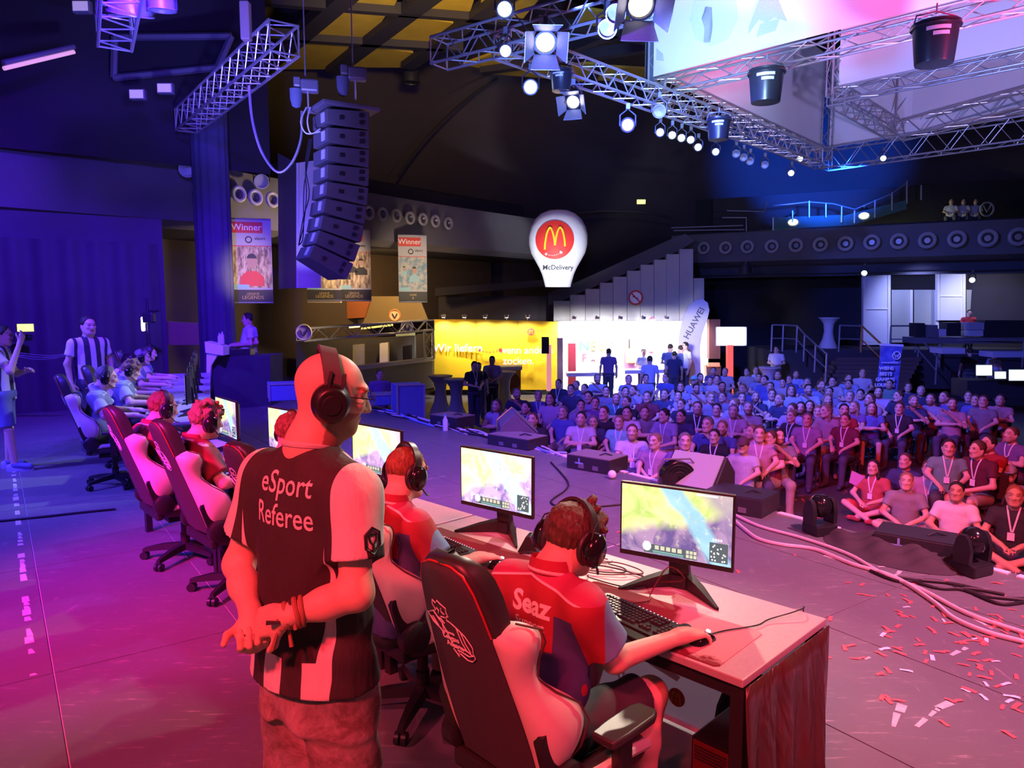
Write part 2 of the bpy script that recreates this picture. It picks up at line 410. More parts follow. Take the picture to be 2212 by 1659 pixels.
for i in range(-3, 9):
    for j in range(-13, 6):
        c = S(2.59 + 2 * i + 1, .16 + j + .5)
        if c.y < .8 or c.x < -.8 * c.y - 1.6 or c.x > .8 * c.y + 1.6 or c.y > 17: continue
        inst('deck_panel', _pm, floor, frame(c, E1, E2, (0, 0, 1)))
# pale worn tape marks on the deck
M_TAPE = mat('worn_white_tape', (.55, .52, .5), .8, var=.5, scale=60)
def tape(a, b, w, name='worn_tape'):
    a = Vector((a[0], a[1], 0)); b = Vector((b[0], b[1], 0)); d = (b - a); L = d.length; d.normalize(); n = Vector((-d.y, d.x, 0)) * w / 2
    mb = MB(); t = 0
    while t < L:
        l = random.uniform(.05, .22); e = min(L, t + l)
        if random.random() < .72:
            k = random.uniform(.35, 1); p, q = a + d * t, a + d * e
            mb.add([p - n * k + Vector((0, 0, .0015)), q - n * k + Vector((0, 0, .0015)), q + n + Vector((0, 0, .0015)), p + n * k + Vector((0, 0, .0015))], [(0, 1, 2, 3)])
        t = e + random.uniform(0, .05)
    return mb.build(name, M_TAPE, floor, 0)
tape(G(28, 1010), G(70, 1460), .05); tape(G(60, 1560), G(52, 1659), .05)
for a, b, w in (((1780, 1200), (1930, 1250), .04), ((1930, 1250), (1980, 1195), .03), ((1950, 1253), (2212, 1395), .03), ((2010, 1435), (2090, 1400), .04), ((2025, 1530), (2105, 1500), .05),
                ((1930, 1570), (1955, 1510), .05), ((1980, 1570), (2030, 1530), .03), ((1290, 1190), (1420, 1150), .02), ((1000, 1165), (1060, 1110), .02), ((1825, 1440), (1880, 1420), .02), ((900, 1040), (1010, 1020), .02), ((780, 1010), (900, 1075), .02)):
    tape(G(*a), G(*b), w)
# stage front: riser face, pale edge strip in pieces
M_BLK = mat('black_molton_cloth', (.018, .018, .022), .95, var=.3)
mb = MB(); n = 120
for k in range(n):
    t0 = -4 + 24 * k / n; t1 = -4 + 24 * (k + 1) / n
    w0 = .03 * math.sin(k * 1.7); w1 = .03 * math.sin((k + 1) * 1.7)
    mb.add([S(t0, 6.2 + w0, ZH), S(t1, 6.2 + w1, ZH), S(t1, 6.19 + w1 * .3, -.02), S(t0, 6.19 + w0 * .3, -.02)], [(0, 1, 2, 3)])
mb.build('trim_1', M_BLK, None, 60, kind='structure', label='black pleated skirt on the stage front')
M_EDGE = mat('white_edge_tape', (.75, .75, .78), .6)
edge = empty('trim_2', kind='structure', label='pale edge strip along the stage front')
_em = MB().box((0, 0, 0), (.62, .07, .012)).mesh('edge_strip', M_EDGE, 0)
t = -2.2
while t < 17:
    if random.random() < .8: inst('edge_strip', _em, edge, frame(S(t, 6.1, .007), E1, E2, (0, 0, 1)))
    t += .68
# hall floor
M = Mat('dark_hall_floor'); n1 = M.noise(1.2, 4); n2 = M.noise(40, 3)
M.color(M.mix(n1, (.05, .045, .05), (.11, .095, .10))).pbr(n2 * .3 + .4)
M_HALL = M.m
MB().add([(-30, 2, ZH), (40, 2, ZH), (40, 42, ZH), (-30, 42, ZH), (-30, 2, ZH - .2), (40, 2, ZH - .2), (40, 42, ZH - .2), (-30, 42, ZH - .2)], [(0, 1, 2, 3), (4, 7, 6, 5), (0, 4, 5, 1), (1, 5, 6, 2), (2, 6, 7, 3), (3, 7, 4, 0)]).build('floor_hall', M_HALL, smooth=0, kind='structure', label='dark hall floor below the stage')
# ------------------------------------------------------------------ walls and dome
def wallmat(name, c1, c2, sc=.35):
    M = Mat(name); n = M.noise(sc, 4, .6); f = M.noise(24, 3)
    M.color(M.mix(n, c1, c2)).pbr(.85).bump(f, .1, .01); return M.m
M_DOME = wallmat('dark_plaster_dome', (.035, .027, .032), (.075, .055, .062))
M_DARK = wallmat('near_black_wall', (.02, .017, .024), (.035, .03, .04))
def strip(name, plan, levels, m, parent=None, smooth=30, **kw):
    """wall along a plan polyline; levels = (z, inset toward the camera side)"""
    pts = [Vector((x, y, 0)) for x, y in plan]; rings = []
    for z, ins in levels:
        row = []
        for i, p in enumerate(pts):
            a = pts[max(0, i - 1)]; b = pts[min(len(pts) - 1, i + 1)]; d = (b - a).normalized()
            row.append(p + Vector((d.y, -d.x, 0)) * ins + Vector((0, 0, z)))
        rings.append(row)
    return MB().loft(rings, closed=False, caps=False).build(name, m, parent, smooth, **kw)
def smoothplan(pl, n=6):
    out = []
    for i in range(len(pl) - 1):
        p0 = pl[max(0, i - 1)]; p1 = pl[i]; p2 = pl[i + 1]; p3 = pl[min(len(pl) - 1, i + 2)]
        for k in range(n):
            t = k / n
            out.append(tuple(.5 * (2 * p1[j] + (p2[j] - p0[j]) * t + (2 * p0[j] - 5 * p1[j] + 4 * p2[j] - p3[j]) * t * t + (3 * p1[j] - p0[j] - 3 * p2[j] + p3[j]) * t ** 3) for j in (0, 1)))
    return out + [pl[-1]]
BACK = smoothplan([(-22, 10), (-15, 19), (-9.5, 26), (-3, 31.5), (4, 34.5), (11, 36), (19, 33.5), (25, 28), (29, 20)])
strip('wall_back', BACK, [(ZH, 0), (6.5, 0), (9.5, .4), (11.2, 1.6), (12.2, 3.6), (12.6, 6)], M_DOME, kind='structure', label='dark curved wall and dome of the hall')
# dark ribs of the dome
ribs = empty('trim_3', kind='structure', label='thin dark ribs on the dome wall')
for px0, py0, px1, py1, px2, py2 in ((700, 330, 800, 210, 900, 150), (860, 380, 950, 240, 1075, 170), (1180, 470, 1330, 440, 1450, 470)):
    pts = []
    for t in np.linspace(0, 1, 9):
        x = (1 - t) ** 2 * px0 + 2 * t * (1 - t) * px1 + t * t * px2; y = (1 - t) ** 2 * py0 + 2 * t * (1 - t) * py1 + t * t * py2
        pts.append(P(x, y, 28.5 + 2 * t))
    MB().tube(pts, .05, 6).build('rib', M_DARK, ribs)
# ceiling: dark field with beams and yellow panels
M_CEIL = wallmat('dark_ceiling', (.02, .017, .02), (.045, .035, .035))
ceil = MB().add([(-26, -4, 13.2), (34, -4, 13.2), (34, 40, 13.2), (-26, 40, 13.2)], [(0, 3, 2, 1)]).build('ceiling', M_CEIL, smooth=0, kind='structure', label='dark hall ceiling with yellow acoustic panels')
M_YEL = mat('yellow_ceiling_panel', (.55, .40, .04), .7, var=.25, scale=2)
def ceil_quad(pxs, z, th, name, m):
    pts = [G(x, y, z) for x, y in pxs]
    return MB().add(pts + [p + Vector((0, 0, th)) for p in pts], [(0, 1, 2, 3), (7, 6, 5, 4), (0, 4, 5, 1), (1, 5, 6, 2), (2, 6, 7, 3), (3, 7, 4, 0)]).build(name, m, ceil, 0)
for q in (((640, 92), (760, 92), (722, 150), (596, 150)), ((786, 98), (905, 116), (888, 146), (742, 146)), ((690, 22), (838, 26), (800, 84), (648, 78)), ((862, 32), (990, 52), (930, 108), (826, 84)),
          ((722, -50), (880, -46), (850, 16), (700, 12)), ((900, -40), (1035, -34), (1010, 42), (872, 20)), ((1052, -30), (1180, -20), (1130, 40), (1030, 30)), ((1140, 130), (1290, 140), (1260, 176), (1060, 160)), ((1310, 145), (1400, 150), (1400, 178), (1290, 174)),
          ((1060, 118), (1120, 126), (1050, 150), (1000, 140)), ((1260, 20), (1390, 40), (1390, 90), (1240, 62))):
    ceil_quad(q, 9.8, .08, 'yellow_panel', M_YEL)
M_BEAM = mat('dark_steel_beam', (.03, .028, .045), .6)
for a, b, w in (((560, 84), (1000, 112), .22), ((560, 10), (1100, 52), .22), ((560, -50), (1200, -30), .22), ((540, 180), (820, -60), .5), ((720, 160), (1010, -60), .5), ((880, 150), (1180, -60), .45),
                ((1040, 160), (1400, 112), .3), ((1200, 130), (1420, 40), .3), ((1160, 60), (1420, 96), .3)):
    p, q = G(*a, 9.6), G(*b, 9.6); d = (q - p).normalized(); n_ = Vector((-d.y, d.x, 0)) * w / 2; z = Vector((0, 0, .3))
    MB().add([p - n_, q - n_, q + n_, p + n_, p - n_ + z, q - n_ + z, q + n_ + z, p + n_ + z], [(0, 1, 2, 3), (4, 7, 6, 5), (0, 4, 5, 1), (1, 5, 6, 2), (2, 6, 7, 3), (3, 7, 4, 0)]).build('beam', M_BEAM, ceil, 0)
# ------------------------------------------------------------------ stage end drape (left) with pleats
mb = MB(); rings = [[], []]; n = 260
M_DRAPE = wallmat('black_stage_drape', (.035, .03, .045), (.06, .055, .075), 1.5)
for z in (0, 1):
    rings[z] = [S(16.25 + .05 * math.sin(k * .9) + .03 * math.sin(k * .37), -13.5 + 16.3 * k / n, 0 if z == 0 else 3.2) for k in range(n + 1)]
mb.loft(rings, closed=False, caps=False).build('wall_left', M_DRAPE, None, 60, kind='structure', label='black pleated drape closing the stage end')
M_LW = wallmat('blue_grey_side_wall', (.05, .05, .065), (.085, .08, .10), .5)
lw = strip('wall_left', [S(16.9, -18)[:2], S(16.9, 3.0)[:2]], [(-1.2, 0), (3.75, 0)], M_LW, kind='structure', label='dark side wall behind the stage drape')
strip('wall_left', [S(17.6, -18)[:2], S(17.6, 5.5)[:2]], [(5.0, 0), (14, 0)], M_DARK, kind='structure', label='upper dark panel wall at the stage end')
# ------------------------------------------------------------------ balconies with round wall lamps
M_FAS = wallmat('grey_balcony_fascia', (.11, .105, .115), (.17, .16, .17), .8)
LFAS = smoothplan([(-14.5, 10.0), (-10.1, 14.6), (-7.36, 17.35), (-6.27, 19.2), (-4.35, 21.7), (-2.18, 24.7), (-.2, 27.2), (1.6, 29.4)])
strip('wall_left_balcony', LFAS, [(3.75, -.5), (3.9, 0), (5.25, -.12), (5.35, -.6), (5.3, -1.6)], M_FAS, kind='structure', label='curved grey balcony front on the left')
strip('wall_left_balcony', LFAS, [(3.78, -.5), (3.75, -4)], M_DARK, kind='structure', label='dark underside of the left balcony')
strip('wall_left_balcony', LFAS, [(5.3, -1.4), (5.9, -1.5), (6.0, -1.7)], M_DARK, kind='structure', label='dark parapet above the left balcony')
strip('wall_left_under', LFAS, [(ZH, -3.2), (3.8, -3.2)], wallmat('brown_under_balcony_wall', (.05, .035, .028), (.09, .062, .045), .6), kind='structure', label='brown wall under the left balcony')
RFAS = [(6.6, 31.3), (7.9, 30.4), (17.1, 25.0), (24, 20.6)]
strip('wall_right_balcony', RFAS, [(3.55, -.6), (3.7, 0), (4.85, -.1), (4.95, -.5), (4.9, -5)], M_FAS, kind='structure', label='grey balcony front on the right')
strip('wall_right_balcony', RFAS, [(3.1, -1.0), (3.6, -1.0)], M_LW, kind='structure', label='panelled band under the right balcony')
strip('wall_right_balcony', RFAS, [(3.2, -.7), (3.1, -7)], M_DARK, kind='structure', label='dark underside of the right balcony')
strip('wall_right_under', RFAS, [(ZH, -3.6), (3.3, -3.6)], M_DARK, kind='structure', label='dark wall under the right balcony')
M_RING = mat('pale_ring_enamel', (.40, .38, .38), .4); M_CUP = mat('lamp_cup_metal', (.16, .15, .15), .35, .6)
_ring = MB().torus((0, 0, 0), (0, 0, 1), .19, .055, 24, 8).mesh('lamp_ring', M_RING)
_cup = MB().lathe([(0, -.10), (.10, -.10), (.16, .0), (.145, 0), (.08, -.08), (0, -.08)], 16).mesh('lamp_cup', M_CUP)
def ring_lamp(p, nrm, lab, grp, s=1.0):
    nrm = Vector(nrm).normalized(); x = nrm.cross(Vector((0, 0, 1))).normalized(); M = frame(p, x, nrm.cross(x), nrm)
    e = empty('round_wall_lamp', label=lab, cat='wall lamp', group=grp); e.matrix_world = M @ Matrix.Scale(s, 4)
    inst('lamp_ring', _ring, e); inst('lamp_cup', _cup, e)
ORD = ['first', 'second', 'third', 'fourth', 'fifth', 'sixth', 'seventh', 'eighth', 'ninth', 'tenth', 'eleventh', 'twelfth', 'thirteenth', 'fourteenth', 'fifteenth', 'sixteenth', 'seventeenth', 'eighteenth', 'nineteenth', 'twentieth', 'twenty-first', 'twenty-second', 'twenty-third', 'twenty-fourth', 'twenty-fifth', 'twenty-sixth']
LR = [(427, 408), (510, 420), (546, 427), (583, 432), (762, 457), (791, 460), (821, 463), (851, 466), (880, 471), (908, 474), (935, 478), (963, 483)]
for k, (px, py) in enumerate(LR):
    Y = np.interp(px, [0, 427, 583, 785, 965], [14.5, 17.2, 19.05, 21.5, 24.5]); a = P(px, py, float(Y))
    ring_lamp(a + Vector((.09, -.07, 0)), (.8, -.6, 0), f'round ring lamp on the left balcony front, {ORD[k]} from the left', 'ring lamps on the left balcony', .84)
RR = [(1520, 536), (1567, 535), (1614, 533), (1667, 532), (1719, 530), (1772, 528), (1826, 526), (1883, 523), (1941, 521), (2003, 519), (2067, 516), (2134, 514), (2200, 511)]
for k, (px, py) in enumerate(RR):
    rx = (px - 1106) / FPX; t = (rx * 30.4 - 7.9) / (9.2 + rx * 5.4); Y = 30.4 - 5.4 * t
    ring_lamp(P(px, py, Y - .12), (-.5, -.86, 0), f'round ring lamp on the right balcony front, {ORD[k]} from the left', 'ring lamps on the right balcony', 1.05 + .02 * k)
# hanging drape pillar beside the drape
mb = MB(); ring = []
cP = P(470, 720, 16.4)
for z in (0.0, 6.4):
    ring.append([(cP.x + math.cos(2 * PI * k / 56) * (.36 + .03 * (k % 4 < 2)) * 1.0, cP.y + math.sin(2 * PI * k / 56) * (.3 + .03 * (k % 4 < 2)), z) for k in range(56)])
mb.loft(ring).build('curtain', wallmat('dark_blue_velour', (.05, .05, .10), (.09, .09, .15), 3), None, 60, label='tall dark blue pleated curtain column hanging beside the Winner banners', cat='curtain')
# ================================================================== desks, chairs, gear
C0 = G(1605, 1470, .74); C0.z = 0
RA = R(45.3); V_ = Vector((math.cos(RA), math.sin(RA), 0)); U_ = Vector((-V_.y, V_.x, 0)); RZ = RA - PI / 2
def row(t, s, z=0): return C0 + U_ * t + V_ * s + Vector((0, 0, z))
CB = Vector((-3.95, 7.75, 0)); BA = R(22); VB = Vector((math.cos(BA), math.sin(BA), 0)); UB = Vector((-VB.y, VB.x, 0)); BZ = BA - PI / 2
def rowb(t, s, z=0): return CB + UB * t + VB * s + Vector((0, 0, z))
M_TOP = Mat('pale_grey_laminate'); _n = M_TOP.noise(60, 4); _n2 = M_TOP.noise(3, 3)
M_TOP.color(M_TOP.mix(_n, (.40, .37, .35), (.52, .49, .46))).pbr(.45); M_TOP = M_TOP.m
M_MET = mat('dark_metal_frame', (.03, .03, .033), .45, .3)
M_SAT = Mat('dark_satin_drape'); _f = M_SAT.noise(2.2, 3, .5, stretch=(1.6, 1.6, .8), dist=1.2)
M_SAT.color(M_SAT.mix(_f, (.04, .016, .015), (.10, .04, .03))).pbr(.32, 0, .6).bump(_f, 1.0, .08); M_SAT = M_SAT.m
M_PLA = mat('black_plastic', (.018, .018, .02), .38, 0, .1)
M_PLG = mat('gloss_black_plastic', (.012, .012, .014), .15)
M_WHT = mat('white_print', (.82, .80, .80), .6)
_g = Mat('grey_translucent_banner'); _tn = _g.nt.nodes.new('ShaderNodeBsdfTranslucent'); _tn.inputs[0].default_value = (.55, .55, .62, 1); _mx = _g.nt.nodes.new('ShaderNodeMixShader'); _mx.inputs[0].default_value = .6
_g.color(_g.mix(_g.noise(4, 3), (.28, .28, .32), (.34, .34, .38))).pbr(.6); _g.nt.links.new(_g.b.outputs[0], _mx.inputs[1]); _g.nt.links.new(_tn.outputs[0], _mx.inputs[2]); _g.nt.links.new(_mx.outputs[0], _g.nt.nodes['Material Output'].inputs[0]); M_GRYP = _g.m
def desk(rowf, rz, t0, t1, lab, side_drape=False):
    L = t1 - t0; e = empty('desk', rowf(t0, 0), rz, label=lab, cat='desk', group='player desks')
    MB().box((-L / 2, .35, .725), (L, .70, .03)).build('desk_top', M_TOP, e, 0, bevel=.004)
    MB().box((-L / 2, .045, .68), (L - .04, .03, .06)).build('front_rail', M_MET, e, 0)
    MB().box((-L / 2, .655, .68), (L - .04, .03, .06)).build('rear_rail', M_MET, e, 0)
    for x in (-.03, -L + .03):
        for y in (.045, .655): MB().box((x, y, .355), (.05, .05, .71)).build('leg', M_MET, e, 0)
    return e
D1 = desk(row, RZ, 0, 2.1, 'pale desk with satin side drape, nearest the camera, under two monitors')
D2 = desk(row, RZ, 2.12, 4.2, 'middle pale desk of the red lit team row')
D3 = desk(row, RZ, 4.22, 5.7, 'far pale desk at the end of the red lit team row')
D4 = desk(rowb, BZ, 0, 2.1, 'near desk of the blue lit team row')
D5 = desk(rowb, BZ, 2.12, 4.2, 'middle desk of the blue lit team row')
D6 = desk(rowb, BZ, 4.22, 6.2, 'far desk of the blue lit team row')
# satin drape on the desk end
mb = MB(); rings = []
for k in range(9):
    z = .715 - .713 * k / 8; f = k / 8
    rings.append([(.012 + .028 * f * (1 + math.sin(j * 1.05 + f * 1.3)) + .012 * math.sin(j * 2.3 + f * 3) * f, .0 + .70 * j / 28 + .012 * math.sin(j * .9) * f, z) for j in range(29)])
mb.loft(rings, closed=False, caps=False).build('side_drape', M_SAT, D1, 70, label='dark shiny cloth hanging over the desk end').modifiers.new('thick', 'SOLIDIFY').thickness = .003
# printed banner hanging on the audience side of the desks, seen from behind
for dsk, L, n in ((D1, 2.1, 0), (D2, 2.08, 1), (D3, 1.48, 2)):
    bn = empty('desk_banner', dsk.location + V_ * .69, RZ, label=['grey banner with mirrored lettering hung on the nearest desk front', 'grey banner hung on the front of the middle red row desk', 'grey banner hung on the front of the far red row desk'][n], cat='banner', group='banners on the red row desk fronts')
    MB().box((-L / 2, .012, .37), (L - .02, .006, .69)).build('banner_cloth', M_GRYP, bn, 0)
    MB().box((-L / 2, .0, .025), (L - .02, .012, .02)).build('hem_bar', mat('pale_hem_bar', (.6, .58, .62), .5), bn, 0)
    if n == 0:
        Mx = frame((0, 0, 0), (-1, 0, 0), (0, 0, 1), (0, -1, 0)); Mx = Matrix(((-1, 0, 0, -.735), (0, 0, -1, .006), (0, 1, 0, .14), (0, 0, 0, 1)))
        lettering('McDelivery', .065, M_WHT, bn, Mx, .002, align='LEFT')
        M_LOGO = mat('logo_red', (.6, .05, .03), .5)
        MB().lathe([(0, 0), (.045, 0), (.045, .003), (0, .003)], 24, Matrix(((1, 0, 0, -.68), (0, 0, -1, .006), (0, 1, 0, .14), (0, 0, 0, 1)))).build('logo_disc', M_LOGO, bn)
        MB().tube([(-.68 + x, .001, .14 + z) for x, z in ((-.025, -.028), (-.02, .015), (-.012, .027), (-.004, .015), (0, -.02), (.004, .015), (.012, .027), (.02, .015), (.025, -.028))], .0035, 6).build('logo_arches', mat('logo_gold', (.8, .5, .05), .5), bn)
        MB().add([(-.72, .004, .40), (-.95, .004, .44), (-1.0, .004, .30), (-.82, .004, .27), (-.66, .004, .25), (-.68, .004, .22), (-.84, .004, .25), (-.72, .004, .30)], [(0, 1, 2, 3), (3, 4, 5, 6)]).build('print_shape', M_WHT, bn, 0)
# ------------------------------------------------------------------ gaming chair
M_FAB = Mat('dark_woven_chair_fabric'); _w = M_FAB.noise(260, 2); M_FAB.color(M_FAB.mix(_w, (.032, .029, .036), (.065, .056, .068))).pbr(.85).bump(_w, .25, .002); M_FAB = M_FAB.m
M_LEA = mat('white_leatherette', (.70, .64, .58), .45, var=.05); M_LEB = mat('black_leatherette', (.035, .033, .035), .4, var=.1)
M_STITCH = mat('red_lit_piping', (.45, .03, .04), .5)  # red of the stage light painted into the piping colour
REC = R(19)
def bk(x, t, d):                       # backrest coordinates: x across, t up along the back, d forward from the back face
    return (x, -.26 - t * math.sin(REC) + d * math.cos(REC), .50 + t * math.cos(REC) + d * math.sin(REC))
TS = [0, .06, .14, .22, .30, .37, .43, .48, .53, .57]
WB = [.172, .173, .173, .170, .166, .160, .154, .148, .142, .138]         # half width of the flat back panel
WO = [.198, .240, .262, .256, .226, .202, .206, .222, .224, .174]          # outer half width with the bolsters
DO = [.09, .17, .215, .20, .135, .095, .12, .15, .145, .09]               # how far the bolsters reach forward
BTS = TS + [.60, .65, .70, .74, .765, .78]; BW = WB + [.134, .126, .116, .102, .084, .055]
def hinge_mesh():
    return MB().lathe([(0, -.03), (.06, -.03), (.075, -.02), (.075, .03), (.06, .04), (0, .04)], 20).mesh('hinge_cover', M_PLA)
_hm = hinge_mesh()
def make_chair():
    e = empty('gaming_chair')
    mb = MB(); mb.loft([[bk(-w, t, 0), bk(-w + .015, t, -.012), bk(0, t, -.02), bk(w - .015, t, -.012), bk(w, t, 0), bk(w, t, .05), bk(0, t, .06), bk(-w, t, .05)] for t, w in zip(BTS, BW)])
    bp = mb.build('back_panel', M_FAB, e, 50)
    for s in (-1, 1):
        sec = []
        for t, wb, wo, d in zip(TS, WB, WO, DO):
            m = (wb + wo) / 2
            sec.append([bk(s * wb, t, -.004), bk(s * (wb + (wo - wb) * .6), t, .012), bk(s * wo, t, .05), bk(s * wo, t, d * .75), bk(s * (wo - .02), t, d), bk(s * (wo - .06), t, d * .96), bk(s * (wb - .05), t, .065), bk(s * (wb - .03), t, .03)])
        bo = MB().loft(sec).build('side_bolster', M_LEA, e, 60); bo['label'] = 'white leatherette bolster'
        md = bo.modifiers.new('sub', 'SUBSURF'); md.levels = 1; md.render_levels = 2
        MB().tube([bk(s * (wo - .004), t, d * .9) for t, wo, d in zip(TS, WO, DO)], .0035, 6).build('piping', mat('dark_piping', (.09, .03, .03), .5), bo)
        inst('hinge_cover', _hm, e, frame(bk(s * .235, .0, .05), (0, 1, 0), (0, 0, 1), (s, 0, 0)))
        MB().loft([[bk(s * (.21 + q[0]), t, .03 + q[1]) for q in ((-.012, -.03 * k), (.024, -.034 * k), (.024, .034 * k), (-.012, .03 * k))] for t, k in ((-.02, 1), (.10, 1), (.19, .9), (.215, .5))]).build('hinge_arm', M_PLA, e, 50)
    # headrest: black leatherette shell round the top of the back
    hs = [(.555, .158, .075), (.58, .154, .085), (.65, .144, .09), (.71, .130, .088), (.755, .110, .078), (.785, .078, .06), (.795, .045, .045)]
    hd = MB().loft([[bk(-w + .03, t, .006), bk(-w + .008, t, .012), bk(-w, t, .03), bk(-w + .006, t, d), bk(-w + .05, t, d * .98), bk(0, t, .07), bk(w - .05, t, d * .98), bk(w - .006, t, d), bk(w, t, .03), bk(w - .008, t, .012), bk(w - .03, t, .006), bk(0, t, .0)] for t, w, d in hs]).build('headrest', M_LEB, e, 60)
    MB().tube([bk(x, t, .004) for x, t in ((-.139, .56), (-.130, .63), (-.116, .71), (-.09, .765), (-.048, .785), (0, .788), (.048, .785), (.09, .765), (.116, .71), (.130, .63), (.139, .56))], .004, 6).build('piping', M_STITCH, hd)
    # seat with raised sides
    sec = []
    for y, w, h in ((-.25, .20, .05), (-.18, .235, .085), (-.05, .255, .10), (.1, .258, .095), (.2, .25, .075), (.26, .235, .045)):
        sec.append([(-w, y, .38), (-w - .012, y, .43), (-w, y, .425 + h), (-w + .06, y, .42 + h), (-w + .11, y, .465), (0, y, .46), (w - .11, y, .465), (w - .06, y, .42 + h), (w, y, .425 + h), (w + .012, y, .43), (w, y, .38)])
    st = MB().loft(sec).build('seat', M_LEB, e, 50); md = st.modifiers.new('sub', 'SUBSURF'); md.levels = 1; md.render_levels = 1
    for s in (-1, 1): MB().tube([(s * (w + .004), y, .40 + h) for y, w, h in ((-.22, .215, .06), (-.1, .248, .09), (.1, .258, .09), (.22, .245, .06))], .02, 8).build('seat_edge', M_LEA, st)
    MB().box((0, -.24, .43), (.46, .05, .07)).build('back_bar', M_MET, e, 0, bevel=.015)
    MB().box((0, 0, .355), (.24, .30, .04)).build('tilt_plate', M_MET, e, 0, bevel=.008)
    MB().cyl((.12, .02, .35), (.30, .04, .35), .008).build('tilt_lever', M_PLA, e)
    MB().lathe([(.035, .10), (.035, .2), (.028, .2), (.028, .34)], 16).build('gas_lift', M_MET, e)
    for k in range(5):
        a = R(90 + 72 * k); c, s_ = math.cos(a), math.sin(a)
        MB().loft([[(c * r - s_ * w, s_ * r + c * w, z + h) for w, h in ((-w_, 0), (-w_ * .7, h_), (w_ * .7, h_), (w_, 0))] for r, w_, z, h_ in ((.03, .035, .08, .05), (.18, .028, .075, .045), (.30, .02, .065, .03), (.325, .018, .06, .025))]).build('base_arm', M_PLA, e, 50)
        cx, cy = c * .315, s_ * .315
        ca = MB().cyl((cx, cy, .03), (cx, cy, .075), .008); tx, ty = -s_, c
        for q in (-1, 1): ca.cyl((cx + tx * q * .006, cy + ty * q * .006, .03), (cx + tx * q * .028, cy + ty * q * .028, .03), .03, n=14)
        ca.build('caster', M_PLA, e)
    for s in (-1, 1):
        arm = MB().box((s * .30, .0, .50), (.04, .07, .24)).build('armrest_post', M_PLA, e, 0, bevel=.008)
        MB().box((s * .245, .0, .385), (.13, .06, .03)).build('armrest_bracket', M_MET, arm, 0)
        pd = MB().prism([(-.045, -.13), (.045, -.13), (.052, -.05), (.052, .09), (.035, .13), (-.035, .13), (-.052, .09), (-.052, -.05)], .62, .65, Matrix.Translation((s * .30, .02, 0))).build('armrest_pad', M_LEB, e, 50, bevel=.008)
    return e
EMB = [  # league emblem: strokes in panel coordinates (x across, t along the back)
]
def emblem(parent, mm):
    me = MB()
    strokes = [[(-.03, .695), (-.018, .68), (-.004, .70), (.012, .685), (.034, .672), (.03, .645), (.034, .625), (.022, .62), (.02, .60), (.032, .597)],
        [(-.03, .695), (-.038, .668), (-.028, .64), (-.045, .625), (-.03, .60), (-.012, .595), (.0, .575)],
        [(-.042, .63), (-.082, .607), (-.065, .56), (-.035, .535), (-.024, .52), (-.018, .512), (-.014, .575), (-.028, .592), (-.042, .63)],
        [(-.07, .59), (-.05, .55)], [(-.058, .595), (-.04, .545)],
        [(.034, .597), (.062, .578), (.098, .548), (.118, .51), (.124, .495), (.118, .465), (.122, .435), (.1, .408), (.074, .404), (.04, .425)],
        [(.062, .578), (.07, .50), (.085, .46)], [(.08, .56), (.09, .50), (.105, .46)],
        [(.02, .45), (.008, .44), (.03, .402), (.036, .432)], [(.02, .45), (.05, .465), (.09, .458), (.112, .445), (.09, .432), (.05, .44), (.03, .44)],
        [(-.014, .575), (.0, .52), (.012, .46), (.02, .45)], [(.005, .66), (.0, .64), (.015, .63)], [(-.02, .655), (-.012, .64), (-.018, .625)], [(-.01, .61), (.012, .612)]]
    for s_ in strokes: me.tube([bk(x * .85 - .035, (t - .55) * .68 + .555, -.021) for x, t in s_], .0018, 5)
    o = me.build('emblem', M_WHT, parent, 40); o['label'] = 'white line emblem of a winged beast with lettering'
    ex = Vector((1, 0, 0)); ey = Vector((0, -math.sin(REC), math.cos(REC)))
    for s_, t, z, x in (('eSports', .528, .014, .014), ('League', .498, .026, .012), ('Austria', .460, .026, .024)):
        lettering(s_, z, M_WHT, o, frame(bk(x * .85 - .035, (t - .55) * .68 + .557, -.0215), ex, ey, ex.cross(ey)), .0005, .0008)
CH0 = make_chair(); emblem(CH0, None)
def place(tree, loc, rz, label, cat, group):
    tree.location = loc; tree.rotation_euler = (0, 0, rz); return tag(tree, label, cat, group)
CHP = [(.525, -.375, 1, 'black and white gaming chair nearest the camera, behind the Seaz player'), (1.66, -.06, -3, 'gaming chair just right of the standing referee'), (2.74, .0, 2, 'gaming chair just left of the standing referee'),
       (3.82, .0, -2, 'gaming chair of the curly haired player, second from the left of the red row'), (4.74, .0, -4, 'leftmost gaming chair of the red lit row')]
for k, (t, s, dz, lab) in enumerate(CHP):
    c = CH0 if k == 0 else copy_tree(CH0); place(c, row(t, s), RZ + R(dz), lab, 'chair', 'gaming chairs of the red row')
for k, (t, s, dz) in enumerate(((.5, -.30, 6), (1.65, -.22, -5), (2.75, -.25, 4), (3.85, -.2, 0), (4.95, -.2, 0))):
    c = copy_tree(CH0); place(c, rowb(t, s), BZ + R(dz), f'gaming chair of the blue lit team, {ORD[k]} from the camera', 'chair', 'gaming chairs of the blue row')
